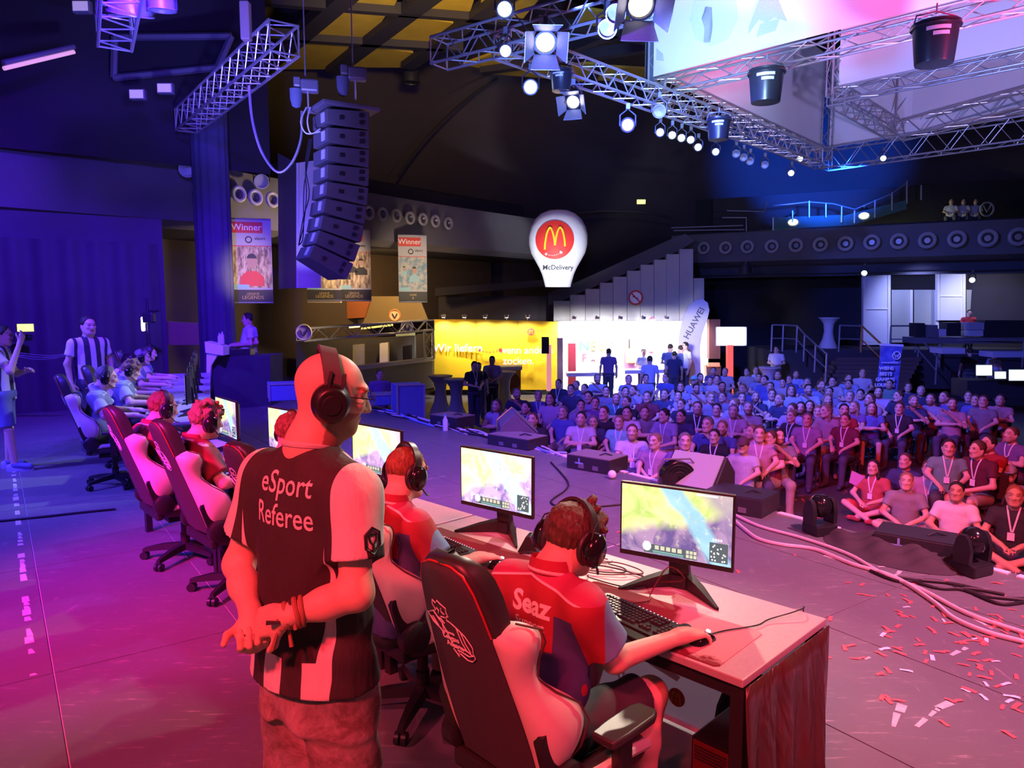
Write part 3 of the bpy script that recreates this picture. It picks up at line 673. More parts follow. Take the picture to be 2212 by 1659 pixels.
# ------------------------------------------------------------------ monitors
def screen_material(seed, bright):
    M = Mat('game_screen_%d' % seed); x, y, z = M.xyz('Object')
    o = seed * 3.1
    m = M.nt.nodes.new('ShaderNodeMapping'); m.inputs['Location'].default_value = (o, 0, o * .7); M.nt.links.new(M.tc.outputs['Object'], m.inputs[0])
    def ns(sc, det, dist=0):
        n = M.nt.nodes.new('ShaderNodeTexNoise'); n.inputs['Scale'].default_value = sc; n.inputs['Detail'].default_value = det; n.inputs['Distortion'].default_value = dist
        M.nt.links.new(m.outputs[0], n.inputs['Vector']); return X(M.nt, n.outputs[0])
    a = ns(3.2, 2, .8); b = ns(9, 4, 1.2); c_ = ns(30, 4)
    wob = (a - .5) * .16 + (b - .5) * .05; zz = z - .31
    col = M.mix(b.ramp(.35, .65), (.46, .62, .16), (.86, .82, .36))                       # grass
    col = M.mix(((x * .30 - zz) + wob).ramp(-.02, .03), col, M.mix(b.ramp(.4, .6), (.13, .09, .26), (.40, .25, .42)))   # purple bank
    s_ = x * .75 + zz * .66 + wob * .7
    col = M.mix((s_ - .085).abs().ramp(.055, .03), col, M.mix(b, (.20, .42, .62), (.45, .72, .80)))   # river
    col = M.mix((s_ - .20).ramp(-.03, .03) * .8, col, (.42, .28, .44))
    col = M.mix(c_.ramp(.58, .68) * .35, col, (.9, .8, .5))
    M.color((0.02, .02, .02)).pbr(.3).emit(col, bright); return M.m
_hud = {}
def monitor(loc, rz, seed, lab, grp, bright=1.5, full=True, label_screen=True):
    e = empty('monitor', loc, rz, label=lab, cat='monitor', group=grp); e.scale = (.92, 1, 1)
    MB().box((0, .012, .305), (.555, .022, .335)).build('housing', M_PLA, e, 0, bevel=.004)
    MB().loft([[(-.26 + .06 * k, .023 + .035 * k, .16 + .03 * k), (.26 - .06 * k, .023 + .035 * k, .16 + .03 * k), (.26 - .06 * k, .023 + .035 * k, .46 - .02 * k), (-.26 + .06 * k, .023 + .035 * k, .46 - .02 * k)] for k in (0, 1)]).build('rear_shell', M_PLA, e, 30)
    for q in range(4): MB().box((0, .03 + .008 * q, .468 - .004 * q), (.46 - .04 * q, .003, .006)).build('vent_slat', M_MET, e, 0)
    sc = MB().box((0, .0, .312), (.535, .002, .302)).build('screen', screen_material(seed, bright), e, 0)
    if full:      # panels of the on-screen interface
        hm = lambda n, c, k: _hud.setdefault(n, Mat(n).color((.02, .02, .02)).emit(c, k).m)
        bar_, pl, ic, wh = hm('hud_dark', (.10, .17, .19), .9), hm('hud_teal', (.25, .55, .5), 1), hm('hud_icon', (.85, .8, .6), 1), hm('hud_white', (.95, .95, .9), 1.2)
        HB_ = lambda n, c, d, m: MB().box(c, d).build(n, m, sc, 0); HB_('hud_panel', (-.02, -.0015, .186), (.26, .001, .04), bar_); HB_('hud_panel', (.21, -.0015, .215), (.085, .001, .085), bar_)
        HB_('hud_bar', (-.03, -.0022, .176), (.15, .001, .006), pl); HB_('hud_bar', (-.03, -.0022, .168), (.15, .001, .004), pl)
        [HB_('hud_icon', (-.085 + .028 * i, -.0022, .194), (.02, .001, .018), ic) for i in range(5)]; [HB_('hud_icon', (.065 + .018 * i, -.0022, .196 - .018 * j), (.014, .001, .014), ic) for i in range(3) for j in range(2)]
        MB().lathe([(0, 0), (.022, 0), (.022, .001), (0, .001)], 16, Matrix(((1, 0, 0, -.135), (0, 0, -1, -.002), (0, 1, 0, .195), (0, 0, 0, 1)))).build('hud_portrait', wh, sc); [HB_('hud_mark', (.185 + .012 * i, -.0022, .27), (.008, .001, .01), wh) for i in range(4)]
        rr = random.Random(seed); [HB_('hud_mark', (.21 + rr.uniform(-.035, .035), -.0022 - .0001 * i, .215 + rr.uniform(-.035, .035)), (.007, .0005, .007), wh) for i in range(18)]
        [HB_('hud_mark', (rr.uniform(-.2, .12), -.0022 - .0001 * i, rr.uniform(.27, .42)), (.008, .0005, .009), ic) for i in range(6)]; HB_('hud_bar', (.15, -.0022, .455), (.1, .001, .008), wh)
    # neck and V shaped stand
    MB().loft([[(-w, y, z), (w, y, z), (w, y + .03, z), (-w, y + .03, z)] for z, w, y in ((.05, .05, .075), (.2, .045, .055), (.32, .04, .045))]).build('neck', M_PLA, e, 30)
    MB().box((0, .05, .235), (.012, .035, .03)).build('cable_clip', M_MET, e, 0)
    for s in (-1, 1):
        MB().loft([[(s * (x - w), y, z), (s * (x + w), y - .004, z), (s * (x + w), y, z + h), (s * (x - w), y, z + h)] for x, y, w, z, h in ((.02, .10, .03, .0, .075), (.12, .02, .022, .0, .05), (.235, -.085, .008, 0, .012))]).build('stand_foot', M_PLA, e, 30)
    MB().loft([[(-w, y, 0), (w, y, 0), (w, y, h), (-w, y, h)] for y, w, h in ((.06, .04, .06), (.15, .03, .02))]).build('stand_heel', M_PLA, e, 30)
    return e
MONS = [(.585, .49, 14, 1, 'monitor with a colourful game map on the nearest desk'), (1.72, .50, 6, 2, 'second monitor from the camera, bright pale green game screen'), (2.86, .52, 3, 3, 'monitor between the referee and the short haired player'), (4.0, .50, 3, 4, 'monitor partly hidden behind the head left of the referee'), (4.95, .46, -6, 5, 'leftmost monitor of the red lit row facing the curly haired player')]
for t, s, dz, sd, lab in MONS: monitor(row(t, s, .74), RZ + R(dz), sd, lab, 'monitors of the red row', [1.5, 2.8, 2.4, 2.3, 2.0][sd - 1])
for k, t in enumerate((.6, 1.7, 2.8, 3.9, 5.0)): monitor(rowb(t, .45, .74), BZ, 6 + k, f'monitor of the blue lit row seen edge on, {ORD[k]} from the camera', 'monitors of the blue row', 1.6, full=False)
# ------------------------------------------------------------------ keyboards, mice, pads
M_KEY = mat('black_keycap', (.03, .028, .03), .45); M_PAD = mat('dark_red_mouse_mat', (.17, .02, .025), .85, var=.1); M_LED = mat('pale_key_led', (.8, .8, .85), .4, emit=1.0)
M_PADP = Mat('printed_mouse_mat'); _x, _y, _z = M_PADP.xyz(); _n = M_PADP.noise(18, 4, .7)
M_PADP.color(M_PADP.mix(((_x - .10) * 1.0 + (_n - .5) * .12 + (_y * .35)).ramp(-.01, .03) * ((_y + .15 + (_n - .5) * .2).ramp(-.02, .02)), (.19, .02, .03), (.55, .36, .36))).pbr(.85); M_PADP = M_PADP.m
_key = MB().loft([[(-.0082, -.0082, 0), (.0082, -.0082, 0), (.0082, .0082, 0), (-.0082, .0082, 0)], [(-.0065, -.006, .009), (.0065, -.006, .009), (.0065, .007, .009), (-.0065, .007, .009)]]).mesh('key', M_KEY, 0)
_kdot = MB().box((0, 0, 0), (.005, .005, .001)).mesh('key_led', M_LED, 0)
def keyboard(loc, rz, lab, keys=True, dial=True, grp='keyboards of the red row'):
    e = empty('keyboard', loc, rz, label=lab, cat='keyboard', group=grp)
    MB().prism([(-.235, -.085), (.235, -.085), (.24, -.075), (.24, .075), (.225, .085), (-.225, .085), (-.24, .075), (-.24, -.075)], 0, .022).build('case', M_PLA, e, 0, bevel=.003)
    MB().box((0, -.115, .008), (.46, .055, .016)).build('wrist_rest', M_PLA, e, 0, bevel=.005)
    if not keys: return e
    for r_ in range(6):
        y = .055 - .0205 * r_ - (.004 if r_ else 0); x = -.215
        ws = [1] * 15 if r_ < 5 else [1.25, 1.25, 1.25, 5.5, 1.25, 1.25, 1.25, 1.25]
        for w in ws:
            inst('key', _key, e, Matrix.Translation((x + .00925 * w, y, .021)) @ Matrix.Diagonal((w * 1.0 if w == 1 else w * 1.08, 1, 1, 1))); x += .0187 * w
        for q in range(3):
            if r_ < 3 or (r_ == 5) or (r_ == 4 and q == 1): inst('key', _key, e, Matrix.Translation((.083 + .0187 * q, y, .021)))
        if r_ > 0:
            for q in range(4): inst('key', _key, e, Matrix.Translation((.156 + .0187 * q, y, .021)))
    for q in range(14): inst('key_led', _kdot, e, Matrix.Translation((-.05 + .02 * q, .079, .023)))
    if dial: MB().lathe([(0, 0), (.022, 0), (.022, .014), (.018, .017), (0, .017)], 20, Matrix.Translation((.205, .062, .022))).build('dial', M_PLA, e)
    return e
def mouse(loc, rz, lab, grp='mice of the red row'):
    e = empty('mouse', loc, rz, label=lab, cat='mouse', group=grp)
    MB().loft([[(w * math.cos(a), y + .0, max(.002, h * math.sin(a))) for a in np.linspace(0, PI, 9)] for y, w, h in ((-.058, .012, .012), (-.045, .027, .026), (-.015, .032, .037), (.02, .030, .033), (.045, .029, .022), (.058, .02, .010))]).build('shell', M_PLG, e, 60)
    MB().cyl((-.006, .035, .028), (.006, .035, .028), .009, n=12).build('wheel', M_LED, e)
    MB().box((-.031, -.01, .018), (.003, .03, .004)).build('side_button', M_LED, e, 0)
    return e
def cable(name, pts, r, m, **kw):
    q = smooth3(pts); return MB().tube(q, r, 6).build(name, m, None, 60, **kw)
def smooth3(pl, n=5):
    pl = [Vector(p) for p in pl]; out = []
    for i in range(len(pl) - 1):
        p0 = pl[max(0, i - 1)]; p1 = pl[i]; p2 = pl[i + 1]; p3 = pl[min(len(pl) - 1, i + 2)]
        for k in range(n):
            t = k / n; out.append(.5 * (2 * p1 + (p2 - p0) * t + (2 * p0 - 5 * p1 + 4 * p2 - p3) * t * t + (3 * p1 - p0 - 3 * p2 + p3) * t ** 3))
    return out + [pl[-1]]
M_CAB = mat('black_cable', (.02, .018, .02), .5); M_CABR = mat('dark_red_cable', (.10, .02, .02), .5)
def pad(loc, rz, w, d, m, lab):
    MB().prism([(-w / 2 + .015, -d / 2), (w / 2 - .015, -d / 2), (w / 2, -d / 2 + .015), (w / 2, d / 2 - .015), (w / 2 - .015, d / 2), (-w / 2 + .015, d / 2), (-w / 2, d / 2 - .015), (-w / 2, -d / 2 + .015)], 0, .004).build('mouse_pad', m, None, 0, label=lab, cat='mouse pad', group='mouse pads of the red row', loc=loc, rot=(0, 0, rz))
pad(row(.51, .19, .740), RZ + R(2), .80, .37, M_PADP, 'large red printed mouse pad on the nearest desk')
pad(row(1.66, .20, .740), RZ, .80, .37, M_PAD, 'red mouse pad in front of the second monitor')
for k, t in enumerate((2.75, 3.75, 4.75)): pad(row(t, .20, .740), RZ, .72, .35, M_PAD, ['red mouse pad at the hidden player beside the referee', 'red mouse pad at the curly haired player', 'red mouse pad at the leftmost red player'][k])
keyboard(row(.53, .125, .745), RZ + R(-9), 'black keyboard with a dial on the nearest desk')
keyboard(row(1.80, .16, .745), RZ + R(-6), 'black keyboard on the desk in front of the second monitor', dial=False)
for k, t in enumerate((2.85, 3.85, 4.85)): keyboard(row(t, .13, .745), RZ, ['keyboard hidden beside the referee', 'keyboard beside the drinking glasses', 'keyboard of the leftmost red player'][k], keys=(k == 1))
mouse(row(.245, .155, .7445), RZ + R(-6), 'mouse under the hand on the nearest desk'); mouse(row(1.37, .18, .7445), RZ + R(8), 'mouse under the hand at the second monitor')
cable('mouse_cable', [row(.25, .21, .752), row(.22, .30, .75), row(.16, .42, .75), row(.15, .50, .752), row(.10, .60, .765), row(.08, .66, .77), row(.10, .71, .745), row(.10, .715, .6)], .0028, M_CAB, label='mouse cable running over the far desk edge', cat='cable')
rr = random.Random(3)
for k in range(5):
    c = row(.85 + .1 * k, .45 + .05 * (k % 2), .747 + .003 * k); pts = [c + U_ * (.16 * math.cos(a * 1.1 + k) * (1 + .2 * math.sin(a * 2))) + V_ * (.10 * math.sin(a + k * .7)) + Vector((0, 0, .004 * math.sin(a * 3) + .004)) for a in np.linspace(0, 5.6, 12)]
    cable('desk_cable', pts, .003, M_CABR if k % 2 else M_CAB, label=f'thin tangled cable between the two nearest monitors, {ORD[k]} loop from the right', cat='cable', group='tangled desk cables')
cable('keyboard_cable', [row(.62, .22, .765), row(.60, .32, .75), row(.64, .40, .75), row(.60, .47, .86), row(.55, .52, .80), row(.72, .50, .752)], .003, M_CABR, label='red lit cable looping from the nearest keyboard to its monitor', cat='cable')
# small pyramid block by the second monitor, glasses
MB().loft([[(-.055, -.05, 0), (.055, -.05, 0), (.055, .05, 0), (-.055, .05, 0)], [(-.012, -.04, .085), (.012, -.04, .085), (.012, .04, .085), (-.012, .04, .085)]]).build('audio_box', M_PLA, None, 20, bevel=.004, label='small black wedge shaped box beside the second monitor', cat='audio box', loc=row(1.42, .46, .742), rot=(0, 0, RZ + .5))
Mg = Mat('drinking_glass'); Mg.color((.9, .9, .95)).pbr(.05); Mg.b.inputs['Transmission Weight'].default_value = .9
for k, t in enumerate((4.42, 4.33)):
    MB().lathe([(.03, 0), (.034, .13), (.031, .13), (.027, .006), (0, .006)], 18).build('drinking_glass', Mg.m, None, label=['drinking glass next to the leftmost red monitor', 'second drinking glass, nearer the curly haired player'][k], cat='glass', group='glasses on the desk', loc=row(t, .36 + .03 * k, .741))
# computer tower and bag under the nearest desk
tw = empty('computer_tower', row(.17, .30), RZ, label='black computer tower with a glowing oval logo under the nearest desk', cat='computer')
MB().box((0, 0, .20), (.17, .38, .38)).build('case', M_PLG, tw, 0, bevel=.01)
MB().box((0, -.192, .21), (.15, .006, .34)).build('front_cover', mat('dark_red_front', (.10, .015, .015), .3), tw, 0, bevel=.004)
for q in range(5): MB().box((0, -.197, .36 - .012 * q), (.13, .004, .004)).build('vent_slot', M_MET, tw, 0)
MB().lathe([(.007, 0), (.012, .003), (.007, .004)], 16, Matrix(((1, 0, 0, .03), (0, 0, -1, -.194), (0, 1.3, 0, .27), (0, 0, 0, 1)))).build('logo', mat('glowing_logo', (1, .7, .55), .4, emit=1.0), tw)
MB().loft([[(c[0] * w, c[1] * w * .8, z) for c in [(math.cos(a), math.sin(a)) for a in np.linspace(0, 2 * PI, 17)[:-1]]] for z, w in ((0, .11), (.05, .15), (.18, .155), (.3, .14), (.42, .10), (.48, .04))]).build('backpack', M_BLK, None, 60, label='black bag standing on the floor behind the computer tower', cat='bag', loc=row(.24, .55), rot=(0, 0, RZ))
# ================================================================== people
def skin_mat(name, c, tint=True):
    M = Mat(name); n = M.noise(60, 3); col = M.mix(n, [q * .93 for q in c], [min(1, q * 1.05) for q in c])
    if tint: col = M.mix(1.0, col, M.attr('tint'), 'MULTIPLY')
    M.color(col).pbr(.5, 0, .35); return M.m
SKIN = skin_mat('fair_skin', (.72, .47, .36)); SKIN2 = skin_mat('tanned_skin', (.55, .33, .23))
def cloth(name, c, rough=.85, var=.12):
    if name in _MC: return _MC[name]
    M = Mat(name); n = M.noise(180, 2); w = M.noise(7, 3); M.color(M.mix(n, [q * (1 - var) for q in c], [min(1, q * (1 + var)) for q in c])).pbr(rough).bump(w, .25, .02)
    _MC[name] = M.m; return M.m
def hairmat(name, c):
    if name in _MC: return _MC[name]
    M = Mat(name); n = M.noise(90, 3, .7, stretch=(1, 1, .25)); M.color(M.mix(n.ramp(.3, .7), [q * .45 for q in c], [q * 1.4 for q in c])).pbr(.55).bump(n, .8, .01)
    _MC[name] = M.m; return M.m
HB, HD, HL, HR_ = hairmat('brown_hair', (.10, .055, .03)), hairmat('dark_hair', (.025, .018, .015)), hairmat('light_brown_hair', (.30, .18, .09)), hairmat('reddish_hair', (.30, .10, .04))
def head_axes(f, u):
    f = Vector(f).normalized(); u = Vector(u); r = f.cross(u).normalized(); return r, f, r.cross(f)
def add_head(s, hc, r, f, u, nb, k=1.0, ears=True):
    q = lambda a, b, c: hc + r * a * k + f * b * k + u * c * k; A = (r, f, u)
    s.ell(q(0, -.012, .028), (.077 * k, .098 * k, .088 * k), A, .02)
    s.ell(q(0, .03, -.045), (.060 * k, .065 * k, .070 * k), A, .04)
    s.ell(q(0, .066, -.092), (.030 * k, .026 * k, .022 * k), A, .03)
    for sg in (-1, 1):
        s.cone(q(.058 * sg, -.005, -.05), q(.03 * sg, .062, -.088), .020 * k, .018 * k, .03)
        s.ell(q(.035 * sg, .074, -.012), (.022 * k, .020 * k, .018 * k), A, .025)
        if ears: s.ell(q(.080 * sg, -.012, -.008), (.011 * k, .024 * k, .033 * k), A, .008)
    s.ell(q(0, .083, .034), (.052 * k, .018 * k, .012 * k), A, .02)
    s.cone(q(0, .092, .016), q(0, .113, -.026), .009 * k, .0125 * k, .012)
    for sg in (-1, 1): s.ell(q(.012 * sg, .102, -.029), (.009 * k, .010 * k, .008 * k), A, .008)
    s.ell(q(0, .089, -.055), (.026 * k, .011 * k, .006 * k), A, .006); s.ell(q(0, .086, -.067), (.022 * k, .011 * k, .006 * k), A, .006)
    s.cone(nb, q(0, -.02, -.05), .060 * k, .054 * k, .05)
def head_tint(hc, r, f, u, k=1.0, beard=0, brow=(.35, .25, .2)):
    hc, r, f, u = [np.array(v) for v in (hc, r, f, u)]
    def fn(V):
        d = (V - hc) / k; a, b, c = d @ r, d @ f, d @ u; T = np.ones((len(V), 3), np.float32)
        near = (np.abs(a) < .1) & (np.abs(b) < .15) & (np.abs(c) < .14)
        eye = near & (((np.abs(a) - .033) / .017) ** 2 + ((c - .012) / .008) ** 2 < 1) & (b > .055); T[eye] = (.25, .22, .24)
        br = near & (((np.abs(a) - .034) / .024) ** 2 + ((c - .036) / .0065) ** 2 < 1) & (b > .05); T[br] = brow
        lip = near & ((a / .027) ** 2 + ((c + .061) / .012) ** 2 < 1) & (b > .06); T[lip] = (.78, .5, .5)
        if beard:
            bd = near & (c < -.035) & (b > -.005) & ~lip & ~((np.abs(a) < .02) & (c > -.045)); T[bd] = T[bd] * (1 - beard) + np.array((.32, .2, .13)) * beard
        return T
    return fn
def add_hand(s, w, d, n, side, curl=(.5, .6, .5), k=1.0, thumb=.6, spread=.0, kk=.010):
    """w wrist, d along the fingers, n out of the palm, side = thumb direction sign along d x n"""
    d = Vector(d).normalized(); n = Vector(n); n = (n - d * n.dot(d)).normalized(); a = d.cross(n) * side
    A = (a, d, n)
    s.ell(w + d * .052 * k, (.041 * k, .055 * k, .018 * k), A, .02)
    s.cone(w - d * .02, w + d * .03, .026 * k, .026 * k, .02)
    for i, (off, L) in enumerate(((.030, .076), (.010, .086), (-.010, .080), (-.029, .062))):
        p = w + d * (.094 - .004 * abs(i - 1)) * k + a * off * k; th = 0.0
        s.cone(w + d * .06 * k + a * off * .8 * k, p, .011 * k, .0098 * k, kk)
        for j, fr in enumerate((.45, .32, .23)):
            th += curl[j] * (1 + .08 * i); dd = (d * math.cos(th) + n * math.sin(th) + a * spread * (1.5 - i) * .15).normalized(); e = p + dd * L * fr * k
            s.cone(p, e, (.0092 - .0008 * j) * k, (.0085 - .0010 * j) * k, .004); p = e
    p = w + d * .025 * k + a * .028 * k; e = p + (d * .55 + a * .75 + n * .35 * thumb).normalized() * .042 * k
    s.cone(w + d * .02 * k + a * .012 * k, p, .016 * k, .014 * k, .015); s.cone(p, e, .0125 * k, .0105 * k, .008)
    e2 = e + (d * .85 + a * .25 + n * .5 * thumb).normalized() * .034 * k; s.cone(e, e2, .0105 * k, .0082 * k, .004)
def bbox(J, pad):
    pts = [v for v in J.values() if isinstance(v, Vector)]
    return [min(p[i] for p in pts) - pad for i in range(3)], [max(p[i] for p in pts) + pad for i in range(3)]
def mkobj(name, me, parent=None):
    o = bpy.data.objects.new(name, me); COL.objects.link(o)
    if parent is not None: o.parent = parent
    return o
def hair_mesh(name, hc, r, f, u, m, vox, style='short', k=1.0):
    s = Sdf([hc[i] - .25 for i in range(3)], [hc[i] + .25 for i in range(3)] if style != 'long' else [hc[i] + .25 for i in range(3)], vox)
    q = lambda a, b, c: hc + r * a * k + f * b * k + u * c * k; A = (r, f, u)
    if style == 'buzz':
        s.ell(q(0, -.013, .030), (.081 * k, .101 * k, .091 * k), A, 0)
    else:
        s.ell(q(0, -.016, .034), (.087 * k, .106 * k, .097 * k), A, 0)
    cutn = (f * .80 - u * .60).normalized(); s.cutplane(q(0, .052, .045), cutn); s.cutplane(q(0, 0, -.10), -u)
    s.cutplane(q(0, .012, -.02), (f * .95 - u * .35).normalized())
    if style in ('tuft', 'curly'):
        rr = random.Random(int(abs(hc.x * 999)) + 5); n = 60 if style == 'curly' else 34
        for i in range(n):
            th = rr.uniform(-1.2, 1.2); ph = rr.uniform(.1, 1.25) if style == 'tuft' else rr.uniform(-.5, 1.35)
            dv = (f * math.cos(th) * math.cos(ph) + r * math.sin(th) * math.cos(ph) + u * math.sin(ph)) if style == 'tuft' else (f * (math.cos(th * 2.2) * math.cos(ph)) + r * math.sin(th * 2.2) * math.cos(ph) + u * (.25 + math.sin(ph)))
            dv.normalize(); p = q(0, -.012, .034) + Vector(r) * dv.dot(r) * .078 + Vector(f) * dv.dot(f) * .094 + Vector(u) * dv.dot(u) * .09
            if (p - hc).dot(f) > .06 and (p - hc).dot(u) < .05: continue
            e = p + dv * (.028 if style == 'tuft' else .014) + Vector((rr.uniform(-1, 1), rr.uniform(-1, 1), rr.uniform(-.3, 1))) * .014; s.cone(p, e, .018 * k, .010 if style == 'tuft' else .015, .014)
    if style == 'long':
        s.D2 = None
        for sg in (-1, 1): s.cone(q(.07 * sg, -.03, .0), q(.085 * sg, -.02, -.19), .035, .03, .03)
        s.cone(q(0, -.07, .0), q(0, -.07, -.21), .06, .05, .04)
    am = {'buzz': .0015, 'short': .004, 'tuft': .003, 'curly': .004, 'long': .005}[style]
    s.ripple(lambda x, y, z: am * (np.sin(x * 160 + 3 * np.sin(z * 60)) * np.sin(y * 150 + 2 * np.sin(x * 70)) + .6 * np.sin(z * 90 + x * 60)))
    return s.mesh(name, m)
def headset(hc, r, f, u, parent_rz, loc, lab, grp, k=1.0, style='muff', yaw=0):
    """headphones: band over the head, yokes, cups, boom microphone; built in the wearer's frame"""
    e = empty('headset', loc, parent_rz, label=lab, cat='headset', group=grp)
    q = lambda a, b, c: hc + r * a * k + f * b * k + u * c * k
    tb_ = -.01 if style == 'muff' else -.032; tb_h = .118 if style == 'muff' else .107
    pts = [q(.098 * math.cos(t), -.010 + tb_ * math.sin(t), .012 + tb_h * math.sin(t)) for t in np.linspace(.18, PI - .18, 17)]
    rings = []
    for i, p in enumerate(pts):
        t = np.linspace(.18, PI - .18, 17)[i]; rad = (r * math.cos(t) + u * math.sin(t)).normalized(); w = .016 if style == 'muff' else .024
        rings.append([p - f * w, p - f * w + rad * .012, p + f * w + rad * .012, p + f * w])
    MB().loft(rings).build('headband', M_LEB if style == 'muff' else mat('grey_headband', (.10, .09, .10), .5), e, 50)
    for sg in (-1, 1):
        cc = q(.098 * sg, -.012, -.012); n = (r * sg - u * .05).normalized(); M = frame(cc, f, u, n) if sg > 0 else frame(cc, -f, u, n)
        M = M.to_3x3().to_4x4(); M.translation = cc
        if style == 'muff': prof = [(.0, -.012), (.040, -.012), (.047, .0), (.050, .012), (.048, .032), (.036, .044), (.0, .050)]; sc = Matrix.Diagonal((.92, 1.2, 1, 1))
        else: prof = [(0, -.015), (.045, -.015), (.054, -.004), (.054, .008), (.047, .018), (.044, .030), (.036, .034), (.026, .031), (.024, .036), (0, .036)]; sc = Matrix.Diagonal((1, 1.06, 1, 1))
        cup = MB().lathe(prof, 28, M @ sc).build('ear_cup', M_PLG if style == 'muff' else M_PLA, e, 50)
        MB().torus((0, 0, 0), (0, 0, 1), .044, .012, 24, 8).mesh('x', M_LEB)
        cu = MB().torus((0, 0, 0), (0, 0, 1), .040, .013, 24, 8); cu.v = [tuple(M @ sc @ Vector((v[0], v[1], v[2] - .014))) for v in cu.v]; cu.build('ear_cushion', M_LEB, e, 60)
        if style == 'muff':
            for b in (-1, 1): MB().tube([q(.100 * sg, b * .012, .075), q(.116 * sg, -.010 + b * .030, .055), q(.122 * sg, -.012 + b * .036, .015), q(.118 * sg, -.012 + b * .034, -.005)], .0028, 6).build('wire_yoke', M_MET, e)
        else:
            for b in (-1, 1): MB().tube([q(.102 * sg, -.012 + b * .018, .075), q(.112 * sg, -.012 + b * .02, .05), q(.114 * sg, -.012 + b * .016, .03)], .005, 6).build('yoke', M_MET, e)
            rg = MB().torus((0, 0, .032), (0, 0, 1), .026, .0025, 24, 6); rg.v = [tuple(M @ Vector(v)) for v in rg.v]; rg.build('cup_ring', M_MET, cup)
    if style == 'muff':
        MB().tube(smooth3([q(.105, .02, -.05), q(.09, .07, -.085), q(.045, .12, -.09)]), .004, 6).build('microphone_boom', M_PLA, e)
    return e
# ------------------------------------------------------------------ torso and sleeves as a jersey
def jersey(J, vox, infl, prof, sl_cut, m, name, parent, ripple=None, sleeve_r=(.068, .078), colfn=None):
    lo = [min(J[k][i] for k in ('hem', 'nb', 'sL', 'sR', 'eL', 'eR')) - .26 for i in range(3)]; hi = [max(J[k][i] for k in ('hem', 'nb', 'sL', 'sR', 'eL', 'eR')) + .26 for i in range(3)]
    s = Sdf(lo, hi, vox); side = J['sR'] - J['sL']
    s.tub(J['hem'], J['nb'], side, prof, .0)
    for a in 'LR':
        s.cone(J['nb'] * .55 + J['s' + a] * .45 - Vector((0, 0, .045)), J['s' + a], .075, sleeve_r[0] + .002, .07)
        s.cone(J['s' + a], J['e' + a], sleeve_r[0], sleeve_r[1], .05, cut=sl_cut)
    if ripple: s.ripple(ripple)
    if infl: s.D -= infl
    return mkobj(name, s.mesh(name, m, colfn), parent), s
# ================================================================== the standing referee
RC = Vector((-.58, 2.12, 0)); REFZ = R(56) - PI / 2
def Lc(x, y, z): return Vector((x, y, z))
J = dict(pe=Lc(0, -.01, .96), hem=Lc(0, -.015, .915), nb=Lc(.008, -.012, 1.595), sL=Lc(-.182, -.02, 1.485), sR=Lc(.182, -.02, 1.48),
         eL=Lc(-.255, -.08, 1.21), eR=Lc(.24, -.07, 1.225), wL=Lc(-.045, -.195, 1.135), wR=Lc(.125, -.215, 1.185),
         hL=Lc(-.095, 0, .93), hR=Lc(.095, 0, .93), kL=Lc(-.11, .02, .51), kR=Lc(.11, .01, .51), aL=Lc(-.12, -.03, .09), aR=Lc(.13, -.04, .09), tL=Lc(-.14, .15, .04), tR=Lc(.15, .14, .04))
hf = Vector((.56, .83, -.25)); r_, f_, u_ = head_axes(hf, (.05, -.05, 1)); hc = Lc(.046, .036, 1.745)
J['top'] = hc + u_ * .14 + f_ * .02
lo, hi = bbox(J, .13)
s = Sdf(lo, hi, .0052)
add_head(s, hc, r_, f_, u_, J['nb'] + Vector((0, -.005, -.01)), 1.0)
s.cone(J['nb'], Lc(0, -.01, 1.45), .064, .09, .06)
s.cone(Lc(0, 0, 1.42), J['pe'], .095, .10, .05); s.cone(J['sL'], J['sR'], .045, .045, .05)
for a in 'LR':
    s.cone(J['s' + a], J['e' + a], .052, .043, .03); s.cone(J['e' + a], J['e' + a] * .55 + J['w' + a] * .45, .044, .040, .03); s.cone(J['e' + a] * .6 + J['w' + a] * .4, J['w' + a], .040, .028, .03)
    s.cone(J['h' + a], J['k' + a], .088, .062, .04); s.cone(J['k' + a], J['k' + a] * .6 + J['a' + a] * .4 + Vector((0, -.015, 0)), .058, .056, .03); s.cone(J['k' + a] * .6 + J['a' + a] * .4 + Vector((0, -.012, 0)), J['a' + a], .054, .038, .03)
    s.cone(J['a' + a], J['t' + a], .038, .032, .03)
add_hand(s, J['wR'], Vector((-.86, -.12, -.34)), Vector((-.1, .75, -.35)), 1, (1.0, 1.0, .7), 1.05, .6)
add_hand(s, J['wL'], Vector((.60, -.42, -.52)), Vector((.55, -.35, .70)), 1, (1.15, 1.1, .7), 1.05, .5)
ref = mkobj('person', s.mesh('body', SKIN, head_tint(hc, r_, f_, u_, 1, .75)))
tag(ref, 'bald referee in black and white jersey standing with hands behind the back', 'person', loc=RC, rot=(0, 0, REFZ))
